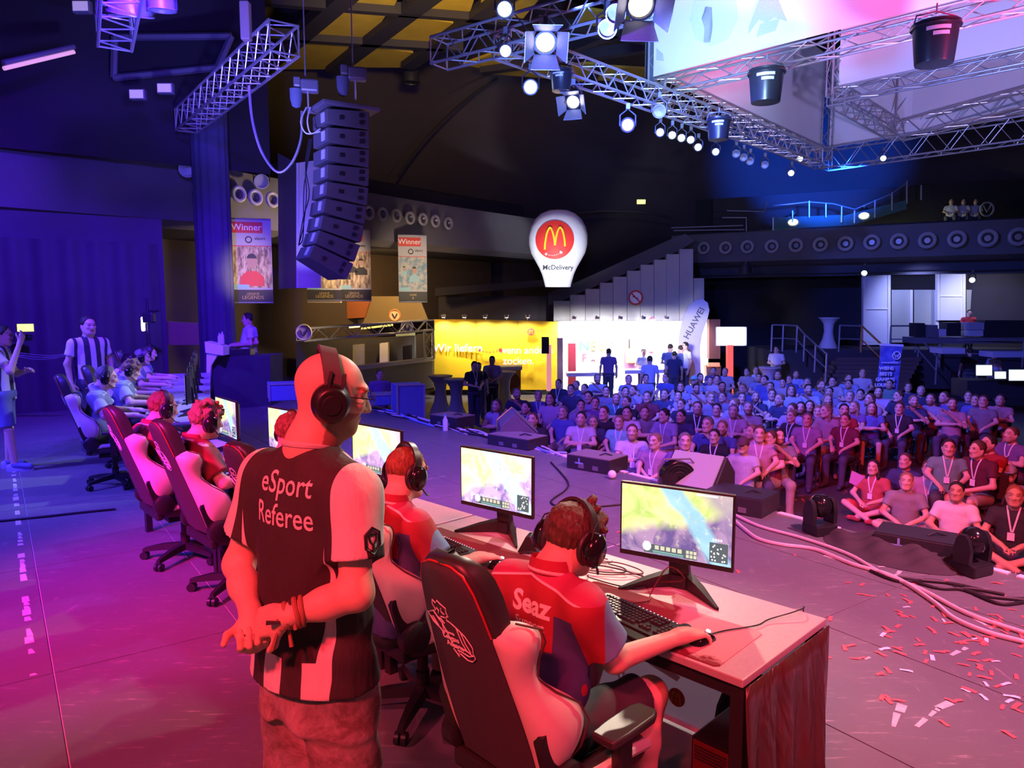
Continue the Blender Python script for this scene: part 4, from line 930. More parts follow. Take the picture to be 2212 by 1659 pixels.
# jersey of the referee
Mj = Mat('referee_jersey'); x, y, z = Mj.xyz(); n = Mj.noise(300, 2); w = Mj.noise(5, 3, .6, stretch=(3, 3, .7))
st = ((x * 7.2 + .27).frac() > .5)
back = (y < .02) * (x.abs() < z * .11 + .022)
yoke = back * (z > 1.02 + 0) ; sleeve = x.abs() > (z * -.12 + .368)
cuff = sleeve * (z < 1.352) * (y > -.075)
blk = (yoke.max(st * sleeve.inv())).min(sleeve.inv()).max(cuff)
Mj.color(Mj.mix(blk, Mj.mix(n, (.66, .63, .62), (.74, .71, .70)), Mj.mix(n, (.028, .022, .024), (.05, .04, .042)))).pbr(.8).bump(w, .45, .03)
prof = [(0, .222, .158, 0, 0), (.15, .208, .147, 0, 0), (.40, .192, .132, 0, -.0), (.62, .202, .132, 0, .0), (.76, .205, .125, 0, .0), (.87, .170, .105, 0, 0), (.94, .115, .085, 0, 0), (1.0, .074, .072, 0, 0)]
fold = lambda X_, Y_, Z_: (.006 * np.sin(X_ * 42 + 2.2 * np.sin(Z_ * 7)) * np.clip((1.45 - Z_) * 3, 0, 1) * np.clip((Z_ - .93) * 10, 0, 1) + .007 * np.sin(Z_ * 34 + 3 * np.sin(X_ * 9) + Y_ * 14) * np.clip((1.22 - Z_) * 4, 0, 1) * np.clip((Z_ - .95) * 10, 0, 1) * np.clip((X_ - .02) * 8, 0, 1))
rj, sj = jersey(J, .006, 0, prof, .66, Mj.m, 'jersey', ref, fold, (.070, .083))
rj['label'] = 'black and white striped referee jersey with lettering'
# shorts
s = Sdf([-.32, -.26, .46], [.32, .26, 1.02], .008)
s.tub(Lc(0, -.01, .80), Lc(0, -.01, 1.0), (1, 0, 0), [(0, .185, .135, 0, 0), (1, .175, .125, 0, 0)], .0)
for a in 'LR': s.cone(J['h' + a] + Vector((0, -.01, -.02)), J['k' + a] + Vector((0, -.005, 0)), .103, .112, .05, cut=.90)
s.ripple(lambda X_, Y_, Z_: .0035 * np.sin(Z_ * 30 + 4 * np.sin(X_ * 13) + Y_ * 20) + .004 * np.sin(X_ * 44 + Z_ * 10))
Ms = Mat('patterned_shorts'); n = Ms.noise(9, 5, .75, dist=.4); Ms.color(Ms.mix(n.ramp(.40, .66), (.16, .11, .10), (.40, .33, .32))).pbr(.85).bump(n, .3, .01)
mkobj('shorts', s.mesh('shorts', Ms.m), ref)
M_SHOE = cloth('dark_shoe', (.05, .05, .06))
def shoe(parent, a, t, m=None, k=1.0):
    d = (t - a); d.z = 0; d.normalize(); sx = Vector((-d.y, d.x, 0)); b = Vector((a.x, a.y, 0)) - d * .05 * k; rings = []
    for l, w, h in ((0, .03, .07), (.03, .042, .095), (.10, .045, .085), (.17, .05, .06), (.24, .045, .045), (.275, .025, .03)):
        p = b + d * l * k; rings.append([p + sx * w * k * math.cos(q) + Vector((0, 0, max(.0, h * k * math.sin(q)))) for q in np.linspace(0, PI, 9)])
    MB().loft(rings).build('shoe', m or M_SHOE, parent, 60)
for a in 'LR': shoe(ref, J['a' + a], J['t' + a])
# lettering laid onto the jersey
from mathutils.bvhtree import BVHTree
def tree_of(me):
    n = len(me.vertices); co = np.empty(n * 3, np.float32); me.vertices.foreach_get('co', co); return BVHTree.FromPolygons([Vector(p) for p in co.reshape(-1, 3)], [tuple(p.vertices) for p in me.polygons])
def wrap_text(txt, size, o, M, dirv, bt, m, parent, off=.0016, bold=.0, xscale=1, name='lettering', shear=0):
    me = text_mesh(txt, size, m, 0, 'CENTER', bold, name, 1.0, xscale)
    bm = bmesh.new(); bm.from_mesh(me); bmesh.ops.triangulate(bm, faces=bm.faces)
    for _ in range(2):
        es = [e for e in bm.edges if e.calc_length() > size * .12]
        if es: bmesh.ops.subdivide_edges(bm, edges=es, cuts=1, use_grid_fill=False); bmesh.ops.triangulate(bm, faces=bm.faces)
    dv = Vector(dirv).normalized()
    for v in bm.verts:
        p = M @ v.co; h = bt.ray_cast(p - dv * .5, dv)
        v.co = (h[0] - dv * off) if h[0] is not None else p
    bm.to_mesh(me); bm.free(); return inst(name, me, parent)
bt = tree_of(rj.data)
Mt = Matrix(((1, 0, 0, .022), (0, 0, -1, -.3), (0, 1, 0, 1.505), (0, 0, 0, 1)))
M_SPRINT = mat('jersey_print_white', (.75, .70, .70), .6)
wrap_text('eSport', .086, rj, Mt, (0, 1, 0), bt, M_SPRINT, rj, bold=.0006, xscale=.86)
wrap_text('Referee', .086, rj, Matrix.Translation((.0, 0, -.088)) @ Mt, (0, 1, 0), bt, M_SPRINT, rj, bold=.0006, xscale=.82)
# hexagon badge on the right sleeve
hx = [(.026 * math.sin(a), .034 * math.cos(a)) for a in np.linspace(0, 2 * PI, 7)[:-1]]
sd = Vector((-.9, .35, 0)); 
def on_sleeve(px, py):
    p = Lc(.245, -.02, 1.375) + Vector((.45, .89, 0)).normalized() * px * 1 + Vector((0, 0, py)); h = bt.ray_cast(p + Vector((.4, -.28, 0)) , Vector((-.82, .57, 0))); return (h[0] + Vector((.003, -.002, 0))) if h[0] is not None else p
bd = MB().tube([on_sleeve(*p) for p in hx], .0028, 6, closed=True)
bd.tube([on_sleeve(x * .8, y * .8) for x, y in hx], .0014, 6, closed=True); bd.tube([on_sleeve(*p) for p in ((-.012, .016), (.012, .016), (.008, -.002), (0, -.012), (-.008, -.002), (-.012, .016))], .003, 6); bd.tube([on_sleeve(*p) for p in ((0, -.012), (0, -.024))], .004, 6)
bd.build('sleeve_badge', M_PLA, rj)
# wristbands, glasses, belt chain
def bandring(c, ax, rad, w, m, name): 
    ax = Vector(ax).normalized(); MB().torus(c, ax, rad, w, 24, 8).build(name, m, ref)
wd = (J['wR'] - J['eR']).normalized(); M_WB = cloth('worn_fabric_wristband', (.35, .16, .10)); M_WB2 = cloth('dark_wristband', (.05, .04, .05))
for i in range(4): bandring(J['wR'] - wd * (.005 + .013 * i), wd + Vector((0, 0, .1 * (i % 2))), .031 + .002 * i, .006 if i % 2 else .008, M_WB if i != 1 else M_WB2, 'wristband')
rr = random.Random(5)
for i in range(11):
    p = J['wR'] - wd * rr.uniform(0, .05) + Vector((rr.uniform(-.02, .02), -.03 + rr.uniform(-.01, .01), rr.uniform(-.04, .02))); MB().tube([p, p + Vector((rr.uniform(-.03, .03), rr.uniform(-.025, 0), rr.uniform(-.05, .01)))], [.004, .006], 6).build('wristband_tassel', M_WB2 if i % 2 else M_WB, ref)
q = lambda a, b, c: hc + r_ * a + f_ * b + u_ * c
M_GLS = mat('dark_spectacle_frame', (.04, .05, .09), .3, .5)
for sg in (-1, 1):
    MB().tube([q(.034 * sg + .021 * math.cos(t), .115, .012 + .015 * math.sin(t)) for t in np.linspace(0, 2 * PI, 17)[:-1]], .0016, 6, closed=True).build('spectacles', M_GLS, ref)
    MB().tube([q(.056 * sg, .112, .015), q(.078 * sg, .05, .012), q(.083 * sg, .0, .008)], .0018, 6).build('spectacles_temple', M_GLS, ref)
headset(hc, r_, f_, u_, REFZ, RC, 'grey over-ear headphones worn by the bald referee', 'headsets', 1.0, 'phones')
# collar of the jersey
MB().torus(J['nb'] + Vector((0, -.004, .006)), Vector((0, .15, 1)), .070, .010, 32, 8).build('collar', cloth('jersey_collar', (.6, .57, .56)), rj)
# ================================================================== seated players
def team_mat(name, main, upper, side, dark):
    """jersey: coloured back, lighter yoke above a seam, blue side stripes on the sleeves"""
    M = Mat(name); x, y, z = M.xyz(); n = M.noise(250, 2); w = M.noise(6, 3)
    yk = (z + x.abs() * .25 + (y + .1) * .25) > 1.10
    seam = ((z + x.abs() * .25 + (y + .1) * .25) - 1.097).abs() < .004
    c = M.mix(yk, M.mix((z < .86) * 1.0, main, dark), upper); c = M.mix(seam, c, (.75, .68, .68))
    sl = (x.abs() > .185) * (z < 1.04); c = M.mix(sl, c, main); c = M.mix(x.abs().band(.125, .20) * (z < .985), c, dark)
    stripe = (x.abs() > .2) * ((y + (1.05 - z * 1.0) * -.35 - .02) > .0) if False else (x.abs() + (y * .5) > .262) * (z < 1.10)
    c = M.mix(stripe * (y > -.02), c, side)
    M.color(M.mix(n * .15, c, (.02, .02, .02))).pbr(.7).bump(w, .35, .03); return M.m
M_JRED = None
def _team(name, main, upper, side, dark):
    return team_mat(name, main, upper, side, dark)
JRED = _team('red_team_jersey', (.36, .02, .035), (.46, .05, .14), (.16, .36, .60), (.06, .06, .20))
JBLU = _team('blue_team_jersey', (.20, .24, .34), (.34, .40, .46), (.45, .55, .62), (.16, .18, .28))
M_TROU = cloth('dark_trousers', (.05, .05, .07)); M_SHORTB = cloth('black_shorts', (.04, .04, .05)); M_BEIGE = cloth('beige_shorts', (.45, .38, .30))
def player(loc, rz, lab, grp, vox, hair, hstyle, jm, head=(0, .05, 1.205), hdir=(0, 1, -.28), mouse_h=(.24, .45, .785), key_h=(-.24, .44, .785), legs='bare', lean=0.0, skin=None, sh=.175, trm=None, eR=None, eL=None, twist=0.0, share=None, nbz=1.075, hs=True):
    skin = skin or SKIN
    L = lambda *a: Vector(a)
    nb = L(head[0] * .6 + .0, head[1] - .085 + lean, nbz)
    J = dict(pe=L(0, -.06, .55), hem=L(0, -.065, .50), nb=nb, sL=L(nb.x - sh, nb.y - .02 - twist, nbz - .075), sR=L(nb.x + sh, nb.y - .02 + twist, nbz - .075),
             wR=L(*mouse_h) + L(-.02, -.10, .012), wL=L(*key_h) + L(.015, -.10, .012), hL=L(-.09, 0, .53), hR=L(.09, 0, .53), kL=L(-.15, .42, .53), kR=L(.16, .42, .53), aL=L(-.15, .40, .09), aR=L(.17, .38, .09), tL=L(-.17, .56, .04), tR=L(.20, .55, .04))
    J['eR'] = L(*eR) if eR else (J['sR'] + J['wR']) / 2 + L(.085, -.09, -.085); J['eL'] = L(*eL) if eL else (J['sL'] + J['wL']) / 2 + L(-.085, -.09, -.085)
    hc = L(*head); r, f, u = head_axes(hdir, (0, .1, 1)); J['top'] = hc + u * .15; J['hx'] = L(*mouse_h) + L(0, .1, 0)
    body = bpy.data.objects.new('person', share['body']) if share else None
    if share:
        COL.objects.link(body); js = mkobj('jersey', share['jersey'], body); tr = mkobj('trousers', share['trousers'], body); hr = mkobj('hair', share['hair'], body)
        for o, m in ((js, jm), (hr, hair)): o.material_slots[0].link = 'OBJECT'; o.material_slots[0].material = m
    else:
        lo, hi = bbox(J, .14); s = Sdf(lo, hi, vox)
        add_head(s, hc, r, f, u, nb + L(0, 0, -.01))
        s.cone(nb, L(nb.x * .5, nb.y - .02, nbz - .16), .060, .065, .05); s.cone(L(nb.x * .5, nb.y - .03, nbz - .18), J['pe'], .065, .09, .05); s.cone(J['sL'], J['sR'], .04, .04, .04)
        for a in 'LR':
            s.cone(J['s' + a], J['e' + a], .046, .039, .03); s.cone(J['e' + a], J['w' + a], .042, .027, .03); s.cone(J['h' + a], J['k' + a], .085, .062, .04)
            s.cone(J['k' + a], J['k' + a] * .6 + J['a' + a] * .4 + L(0, -.015, 0), .058, .052, .03); s.cone(J['k' + a] * .6 + J['a' + a] * .4 + L(0, -.012, 0), J['a' + a], .05, .036, .03); s.cone(J['a' + a], J['t' + a], .036, .03, .03)
        add_hand(s, J['wR'], L(.02, .10, -.012), L(0, -.15, -1), 1, (.28, .45, .35), .98, .3); add_hand(s, J['wL'], L(-.015, .10, -.010), L(0, -.15, -1), -1, (.35, .5, .4), .98, .3)
        body = mkobj('person', s.mesh('body', skin, head_tint(hc, r, f, u)))
        prof = [(0, .185, .145, 0, 0), (.2, .180, .135, 0, 0), (.45, .182, .125, 0, .012), (.68, .190, .122, 0, .02), (.82, .175, .112, 0, .015), (.92, .13, .09, 0, .005), (1.0, .068, .068, 0, 0)]
        rip = lambda X_, Y_, Z_: .005 * np.sin(Z_ * 30 + 3 * np.sin(X_ * 12) + Y_ * 16) * np.clip((1.0 - Z_) * 5, 0, 1) + .003 * np.sin(X_ * 50 + Z_ * 20)
        js, _ = jersey(J, vox, 0, prof, .72, jm, 'jersey', body, rip, (.066, .082))
        s = Sdf([-.34, -.26, .30 if legs == 'bare' else .05], [.36, .56, .72], vox * 1.3)
        s.ell(L(0, -.05, .53), (.185, .15, .12), None, .04)
        for a in 'LR':
            s.cone(J['h' + a], J['k' + a], .100, .088, .05, cut=.86 if legs == 'bare' else None)
            if legs != 'bare': s.cone(J['k' + a], J['a' + a], .078, .06, .04, cut=.95)
        s.ripple(lambda X_, Y_, Z_: .004 * np.sin(Y_ * 40 + X_ * 30))
        tr = mkobj('trousers', s.mesh('trousers', trm or M_SHORTB), body)
        hr = mkobj('hair', hair_mesh('hair', hc, r, f, u, hair, min(vox, .007), hstyle), body)
        MB().torus(nb + L(0, -.006, .004), (0, .25, 1), .070, .009, 28, 8).build('collar_edge', cloth('pale_collar', (.72, .66, .62)), js); MB().loft([[nb + L(k * math.cos(t), -.004 + k * math.sin(t), h + .012 * -math.sin(t)) for t in np.linspace(0, 2 * PI, 25)[:-1]] for h, k in ((.0, .068), (.03, .066), (.048, .068), (.03, .074), (.0, .078))], caps=False).build('collar', cloth('jersey_stand_collar_%d' % (jm is JRED), (.42, .03, .06) if jm is JRED else (.3, .34, .4)), js)
        for a in 'LR': shoe(body, J['a' + a], J['t' + a])
    tag(body, lab, 'person', grp, loc=loc, rot=(0, 0, rz))
    if hs: headset(hc, r, f, u, rz, loc, 'headset worn by the ' + lab.split(',')[0], 'headsets', 1.02)
    return body, js, dict(body=body.data, jersey=js.data, trousers=tr.data, hair=hr.data)
GP = 'players of the red team'
b1, j1, _ = player(row(.549, -.385), RZ, 'player in red jersey lettered Seaz, hand on the mouse', GP, .0062, HB, 'tuft', JRED, (.045, .085, 1.185), (.05, 1, -.40), (.304, .53, .785), (-.21, .545, .79), 'bare', 0, None, .165, M_SHORTB, eR=(.225, .10, .80), nbz=1.09)
bt = tree_of(j1.data)
ex = Vector((1, 0, 0)); ey = Vector((0, .25, .97)).normalized(); dv = Vector((0, .97, -.25)).normalized()
wrap_text('Seaz', .095, j1, frame((.032, -.35, 1.062), ex, ey, ex.cross(ey)), dv, bt, M_SPRINT, j1, .002, .003, .95)
wrap_text('Support', .040, j1, frame((.032, -.35, .997), ex, ey, ex.cross(ey)), dv, bt, M_SPRINT, j1, .002, .0008)
wrap_text('A', .05, j1, frame((-.0, -.35, 1.065), ex, ey, ex.cross(ey)), dv, bt, cloth('dark_print', (.15, .01, .05)), j1, .002, .002) if False else None
b2, j2, P2 = player(row(1.65, -.22), RZ + R(2), 'short haired player with red hair, right of the standing referee', GP, .007, HR_, 'buzz', JRED, (-.03, .10, 1.205), (.12, 1, -.25), (.27, .40, .785), (-.18, .42, .785), 'bare', 0, None, .17)
b3, j3, _ = player(row(2.88, -.05), RZ, 'player hidden behind the standing referee, only hair showing', GP, .012, HR_, 'short', JRED, (0, .0, 1.235), (0, 1, -.25), (.25, .33, .785), (-.2, .35, .785), 'bare')
b4, j4, _ = player(row(3.95, -.02), RZ + R(-4), 'curly haired player in red and blue jersey beside the glasses', GP, .009, HL, 'curly', JRED, (.0, -.10, 1.20), (-.05, 1, -.2), (.26, .28, .785), (-.2, .28, .785), 'bare', 0, None, .17, M_BEIGE)
b5, j5, P5 = player(row(4.82, -.02), RZ, 'ginger short haired player, leftmost of the red team', GP, .010, HR_, 'short', JRED, (0, -.07, 1.20), (0, 1, -.22), (.25, .28, .785), (-.2, .3, .785), 'bare')
M_JPRINT = M_SPRINT
bt = tree_of(j5.data); wrap_text('Moby', .10, j5, frame((-.0, -.35, .985), ex, ey, ex.cross(ey)), dv, bt, M_SPRINT, j5, .002, .003, .95)
GB = 'players of the blue team'
HGR = hairmat('ash_hair', (.20, .17, .15))
q1 = player(rowb(.55, -.42), BZ, 'nearest player of the blue lit team, leaning forward', GB, .010, HGR, 'short', JBLU, (0, .08, 1.20), (-.1, 1, -.2), (.25, .46, .785), (-.2, .46, .785), 'long', trm=M_TROU)
q2 = player(rowb(1.65, -.30), BZ, 'second player of the blue lit team, curly haired', GB, .011, HL, 'curly', JBLU, (0, .10, 1.18), (0, 1, -.35), (.25, .48, .785), (-.2, .48, .785), 'long', trm=M_TROU)
for k, (t, s_) in enumerate(((2.75, -.38), (3.85, -.32), (4.95, -.30))):
    player(rowb(t, s_), BZ, ['third player of the blue lit team from the camera', 'fourth player of the blue lit team from the camera', 'farthest player of the blue lit team'][k], GB, .011, [HD, HGR, HD][k], 'short', JBLU, (0, .08, 1.20), (-.1, 1, -.2), (.25, .46, .785), (-.2, .46, .785), 'long', share=q1[2])
# ================================================================== standing figures and the crowd: shared meshes
M_CSK = Mat('crowd_skin'); M_CSK.color(M_CSK.mix(1.0, M_CSK.mix(M_CSK.noise(40, 2), (.60, .38, .28), (.70, .47, .36)), M_CSK.attr('tint'), 'MULTIPLY')).pbr(.55); M_CSK = M_CSK.m
M_CSH = Mat('crowd_shirt'); M_CSH.color(M_CSH.mix(M_CSH.noise(60, 2), M_CSH.objcol(), M_CSH.mix(.9, M_CSH.objcol(), (.8, .8, .8), 'MULTIPLY'))).pbr(.85).bump(M_CSH.noise(14, 3), .3, .03); M_CSH = M_CSH.m
M_CTR = mat('crowd_trousers', (.07, .07, .10), .9, var=.3, scale=3); M_CTR2 = mat('crowd_pale_trousers', (.35, .30, .25), .9)
def figure(J, hc, hdir, vox, sleeve=.55, legs='long', hem=.0, hands='open', beard=0):
    """one continuous figure with skin, shirt and trousers faces"""
    r, f, u = head_axes(hdir, (0, .05, 1)); J = dict(J); J['top'] = hc + u * .15
    lo, hi = bbox(J, .16); L = lambda *a: Vector(a)
    fields = []
    for tagn in range(3):
        s = Sdf(lo, hi, vox)
        if tagn == 0:
            add_head(s, hc, r, f, u, J['nb']); s.cone(J['nb'], J['nb'] - L(0, 0, .1), .058, .06, .03)
            for a in 'LR':
                s.cone(J['s' + a], J['e' + a], .042, .038, .03); s.cone(J['e' + a], J['w' + a], .040, .027, .03)
                d = (J['w' + a] - J['e' + a]).normalized(); add_hand(s, J['w' + a], d, L(0, 0, -1) + J.get('palm', L(0, .3, 0)), 1 if a == 'R' else -1, (.35, .4, .3), 1.0, .5, kk=.012)
                s.cone(J['k' + a], J['a' + a], .052, .038, .03)
        elif tagn == 1:
            side = J['sR'] - J['sL']
            s.tub(J['hem'], J['nb'] + L(0, 0, .0), side, [(0, .175, .135, 0, 0), (.3, .172, .128, 0, 0), (.65, .185, .12, 0, 0), (.85, .165, .105, 0, 0), (.95, .10, .08, 0, 0), (1, .065, .065, 0, 0)], 0)
            for a in 'LR': s.cone(J['nb'] * .5 + J['s' + a] * .5 - L(0, 0, .03), J['s' + a], .07, .064, .06); s.cone(J['s' + a], J['e' + a], .064, .066, .04, cut=sleeve)
        else:
            s.ell(J['pe'], (.175, .14, .12), None, .04)
            for a in 'LR':
                s.cone(J['h' + a], J['k' + a], .095, .075, .05, cut=(.9 if legs == 'short' else None))
                if legs != 'short': s.cone(J['k' + a], J['a' + a], .068, .055, .04)
                s.cone(J['a' + a] - L(0, 0, .03), J['t' + a], .045, .038, .03)
        fields.append(s)
    D = np.stack([q.D for q in fields]); base = fields[0]; base.D = D.min(0)
    ht = head_tint(hc, r, f, u, 1, beard)
    lo_ = base.lo
    def matfn(c):
        i = np.clip(((c - lo_) / vox).round().astype(int), 0, np.array(base.n) - 1); return D[:, i[:, 0], i[:, 1], i[:, 2]].argmin(0)
    me = base.mesh('figure', [M_CSK, M_CSH, M_CTR], ht, matfn)
    return me, (hc, r, f, u)
def LV(*a): return Vector(a)
def sit_pose(lean=0, eR=(.25, .05, .82), eL=(-.25, .05, .82), wR=(.12, .28, .72), wL=(-.12, .28, .72)):
    return dict(pe=LV(0, -.02, .52), hem=LV(0, -.03, .49), nb=LV(0, lean, 1.06), sL=LV(-.175, lean - .015, .985), sR=LV(.175, lean - .015, .985), eL=LV(*eL), eR=LV(*eR), wL=LV(*wL), wR=LV(*wR), hL=LV(-.09, 0, .51), hR=LV(.09, 0, .51), kL=LV(-.15, .42, .53), kR=LV(.15, .42, .53), aL=LV(-.14, .43, .1), aR=LV(.14, .43, .1), tL=LV(-.16, .58, .05), tR=LV(.16, .58, .05))
def stand_pose(eR=(.26, -.03, 1.17), eL=(-.26, -.03, 1.17), wR=(.27, .06, .92), wL=(-.27, .06, .92)):
    return dict(pe=LV(0, 0, .93), hem=LV(0, 0, .86), nb=LV(0, -.01, 1.50), sL=LV(-.185, -.01, 1.42), sR=LV(.185, -.01, 1.42), eL=LV(*eL), eR=LV(*eR), wL=LV(*wL), wR=LV(*wR), hL=LV(-.09, 0, .9), hR=LV(.09, 0, .9), kL=LV(-.10, .01, .5), kR=LV(.10, .02, .5), aL=LV(-.11, -.02, .1), aR=LV(.11, 0, .1), tL=LV(-.13, .13, .05), tR=LV(.13, .15, .05))
def floor_pose(arm='lap'):
    return dict(pe=LV(0, -.02, .13), hem=LV(0, -.03, .1), nb=LV(0, .03, .67), sL=LV(-.175, .02, .595), sR=LV(.175, .02, .595), eL=LV(-.27, .12, .38), eR=LV(.27, .12, .38), wL=LV(-.1, .32, .32), wR=LV(.1, .32, .32), hL=LV(-.09, .02, .13), hR=LV(.09, .02, .13), kL=LV(-.33, .30, .25), kR=LV(.33, .30, .25), aL=LV(.08, .42, .08), aR=LV(-.08, .46, .08), tL=LV(.2, .44, .06), tR=LV(-.2, .48, .06))
VC = .0135
PROTO = {
 'sit0': figure(sit_pose(), LV(0, .03, 1.21), (0, 1, .05), VC),
 'sit1': figure(sit_pose(.05, (.27, .15, .74), (-.27, .15, .74), (.05, .36, .66), (-.05, .36, .66)), LV(0, .10, 1.19), (.25, 1, .0), VC, .6, 'short'),
 'sit2': figure(sit_pose(-.03, (.26, .0, .78), (-.26, .12, .80), (-.08, .17, .83), (.03, .34, 1.08)), LV(.01, .02, 1.21), (-.3, 1, .1), VC, .55, 'long', beard=.8),
 'sit3': figure(sit_pose(.02, (.24, .14, .8), (-.24, .14, .8), (-.06, .24, .82), (.08, .26, .80)), LV(0, .06, 1.20), (.1, 1, .12), VC, .5, 'short', beard=.5),
 'stand0': figure(stand_pose(), LV(0, .02, 1.645), (0, 1, -.05), VC, .6, 'long'),
 'stand1': figure(stand_pose(wR=(.05, .22, 1.12), wL=(-.07, .22, 1.10)), LV(0, .03, 1.64), (.2, 1, -.2), VC, .6, 'long'),
 'floor0': figure(floor_pose(), LV(0, .07, .82), (0, 1, .12), VC, .6, 'short'),
}
def hair_for(pk, style):
    me, (hc, r, f, u) = PROTO[pk]; return hair_mesh('hair', hc, r, f, u, HD, .012, style)
HAIRS = {(p, st): hair_for(p, st) for p in PROTO for st in ('short', 'long')}
CAPS = {}
def cap_for(pk):
    if pk not in CAPS:
        me, (hc, r, f, u) = PROTO[pk]; mb = MB(); q = lambda a, b, c: hc + r * a + f * b + u * c
        mb.loft([[q(.092 * math.cos(t) * k, -.012 + .112 * math.sin(t) * k, h) for t in np.linspace(0, 2 * PI, 17)[:-1]] for h, k in ((.03, 1), (.07, .98), (.105, .8), (.128, .45), (.134, .1))])
        mb.loft([[q(-.07, .08, .036), q(-.05, .18, .02), q(.05, .18, .02), q(.07, .08, .036)], [q(-.07, .08, .044), q(-.05, .18, .028), q(.05, .18, .028), q(.07, .08, .044)]])
        CAPS[pk] = mb.mesh('cap', M_CSH, 50)
    return CAPS[pk]
M_LAN = mat('white_lanyard', (.75, .72, .75), .6); M_BADGE = mat('badge_card', (.8, .8, .85), .4)
def lanyard_for(pk, _c={}):
    if pk not in _c:
        J = sit_pose() if pk.startswith('sit') else (floor_pose() if pk.startswith('floor') else stand_pose()); nb = PROTO[pk][1][0] - LV(0, .02, .15); me = PROTO[pk][0]; b = tree_of(me); mb = MB()
        for sg in (-1, 1):
            pts = []
            for k in range(7):
                p = nb + LV(sg * (.062 - .055 * k / 6), -.1, .03 - .28 * k / 6); h = b.ray_cast(p + LV(0, .6, 0), LV(0, -1, 0)); pts.append((h[0] + LV(0, .006, 0)) if h[0] is not None else p)
            mb.loft([[p - LV(.009, 0, 0), p + LV(0, .004, 0), p + LV(.009, 0, 0), p - LV(0, .004, 0)] for p in pts])
        e = pts[-1] + LV(0, .01, -.05); mb.box(tuple(e), (.07, .004, .09)); _c[pk] = mb.mesh('lanyard', M_LAN, 0)
    return _c[pk]
HAIRM = [HD, HD, HB, HB, HGR, HL]
def person(pk, loc, rz, shirt, lab, grp=None, hair='short', hm=None, cap=None, lan=False, trm=None, sc=1.0, skin=None):
    o = bpy.data.objects.new('person', PROTO[pk][0]); COL.objects.link(o); tag(o, lab, 'person', grp, loc=loc, rot=(0, 0, rz)); o.color = (*shirt, 1); o.scale = (sc,) * 3
    if trm: o.material_slots[2].link = 'OBJECT'; o.material_slots[2].material = trm
    if skin: o.material_slots[0].link = 'OBJECT'; o.material_slots[0].material = skin
    if hair:
        h = mkobj('hair', HAIRS[(pk, hair)], o)
        if hm: h.material_slots[0].link = 'OBJECT'; h.material_slots[0].material = hm
    if cap: c = mkobj('cap', cap_for(pk), o); c.color = (*cap, 1)
    if lan: mkobj('lanyard', lanyard_for(pk), o)
    return o
# ================================================================== rigging
M_ALU = mat('truss_aluminium', (.62, .63, .66), .35, .75, var=.08); M_ALUD = mat('dull_truss_tube', (.40, .40, .44), .5, .5)
M_FIX = mat('dark_fixture_metal', (.03, .03, .04), .45, .2); M_FIXB = mat('grey_fixture_metal', (.22, .22, .26), .4, .4)
def truss(pts, size, lab, grp, flat=False, up=(0, 0, 1), step=None, m=None):
    """box truss along a polyline: four chords and diagonal braces, each brace a part"""
    m = m or M_ALU; rm = rod_mesh(m, 6); a = Vector(pts[0]); b = Vector(pts[-1]); e = empty('truss', a, label=lab, cat='truss', group=grp)
    d = (b - a).normalized(); up = Vector(up); x = d.cross(up).normalized(); z = x.cross(d); L = (b - a).length; h = size / 2
    cor = [(-h, -h), (h, -h), (h, h), (-h, h)]; pt = lambda c, t: d * t + x * c[0] + z * c[1]
    for c in cor: rod_inst('chord', rm, pt(c, 0), pt(c, L), .024, e)
    step = step or size * 1.15; n = max(1, int(L / step)); st = L / n
    for k in range(n):
        for i in range(4):
            c0, c1 = cor[i], cor[(i + 1) % 4]
            if k % 2: c0, c1 = c1, c0
            rod_inst('brace', rm, pt(c0, k * st), pt(c1, (k + 1) * st), .012, e)
    for t in (0, L):
        for i in range(4): rod_inst('end_bar', rm, pt(cor[i], t), pt(cor[(i + 1) % 4], t), .014, e)
    return e
GT = 'lighting trusses'
def T(px, py, rel): r = _ray(px, py); return Vector((0, 0, CAMH)) + r * (rel / r.z)
truss([T(948, 116, 4.0), T(1440, -15, 4.0)], .40, 'short lit truss reaching up out of the picture from the middle', GT, step=.32)
truss([T(1085, 95, 3.95), T(1762, 338, 3.95)], .36, 'long lamp truss running from the middle towards the right corner', GT, step=.3)
truss([T(402, 262, 3.8), T(614, 82, 3.8)], .42, 'bare lit truss hanging above the left of the stage', GT, step=.24)
truss([T(246, 72, 3.8), T(262, -60, 3.8)], .42, 'truss end hanging at the top left corner', GT, step=.24)
# screen cube: outer square frame, inner square frame, white projection cloths
cA, cB, cC, cD = T(1415, 192, 4.5), T(1780, 345, 4.5), T(2330, 262, 4.5), T(2230, -4, 4.5)
truss([cA, cD], .30, 'lower truss of the near white screen', GT, step=.45); truss([cA, cB], .50, 'lower truss of the left screen face with warm backing', GT, step=.36)
truss([cB, cC], .60, 'lower truss of the far right screen face', GT, step=.45)
iA, iB, iC, iD = T(1806, 206, 5.0), T(1940, 285, 5.0), T(2300, 192, 5.0), T(2330, 100, 5.0)
truss([iA, iD], .30, 'lower truss of the inner hanging screen', GT, step=.45); truss([iA, iB], .42, 'short truss on the left of the inner screen', GT, step=.42); truss([iB, iC], .46, 'lower truss at the rear of the inner screen', GT, step=.5)
for n_, (a, h) in enumerate(((cA, 4.5), (cB, 3.2), (iA, 3.0), (iB, 2.6))):
    truss([a, a + Vector((0, 0, h))], .34, ['corner upright of the near white screen', 'far corner upright of the screen cube', 'upright of the inner screen', 'rear upright of the inner screen'][n_], GT, step=.5, up=(1, 0, 0), m=M_ALUD)
M_SCR = Mat('white_screen_cloth'); M_SCR.color(M_SCR.mix(M_SCR.noise(.8, 3), (.80, .80, .80), (.88, .88, .88))).pbr(.75); M_SCR = M_SCR.m
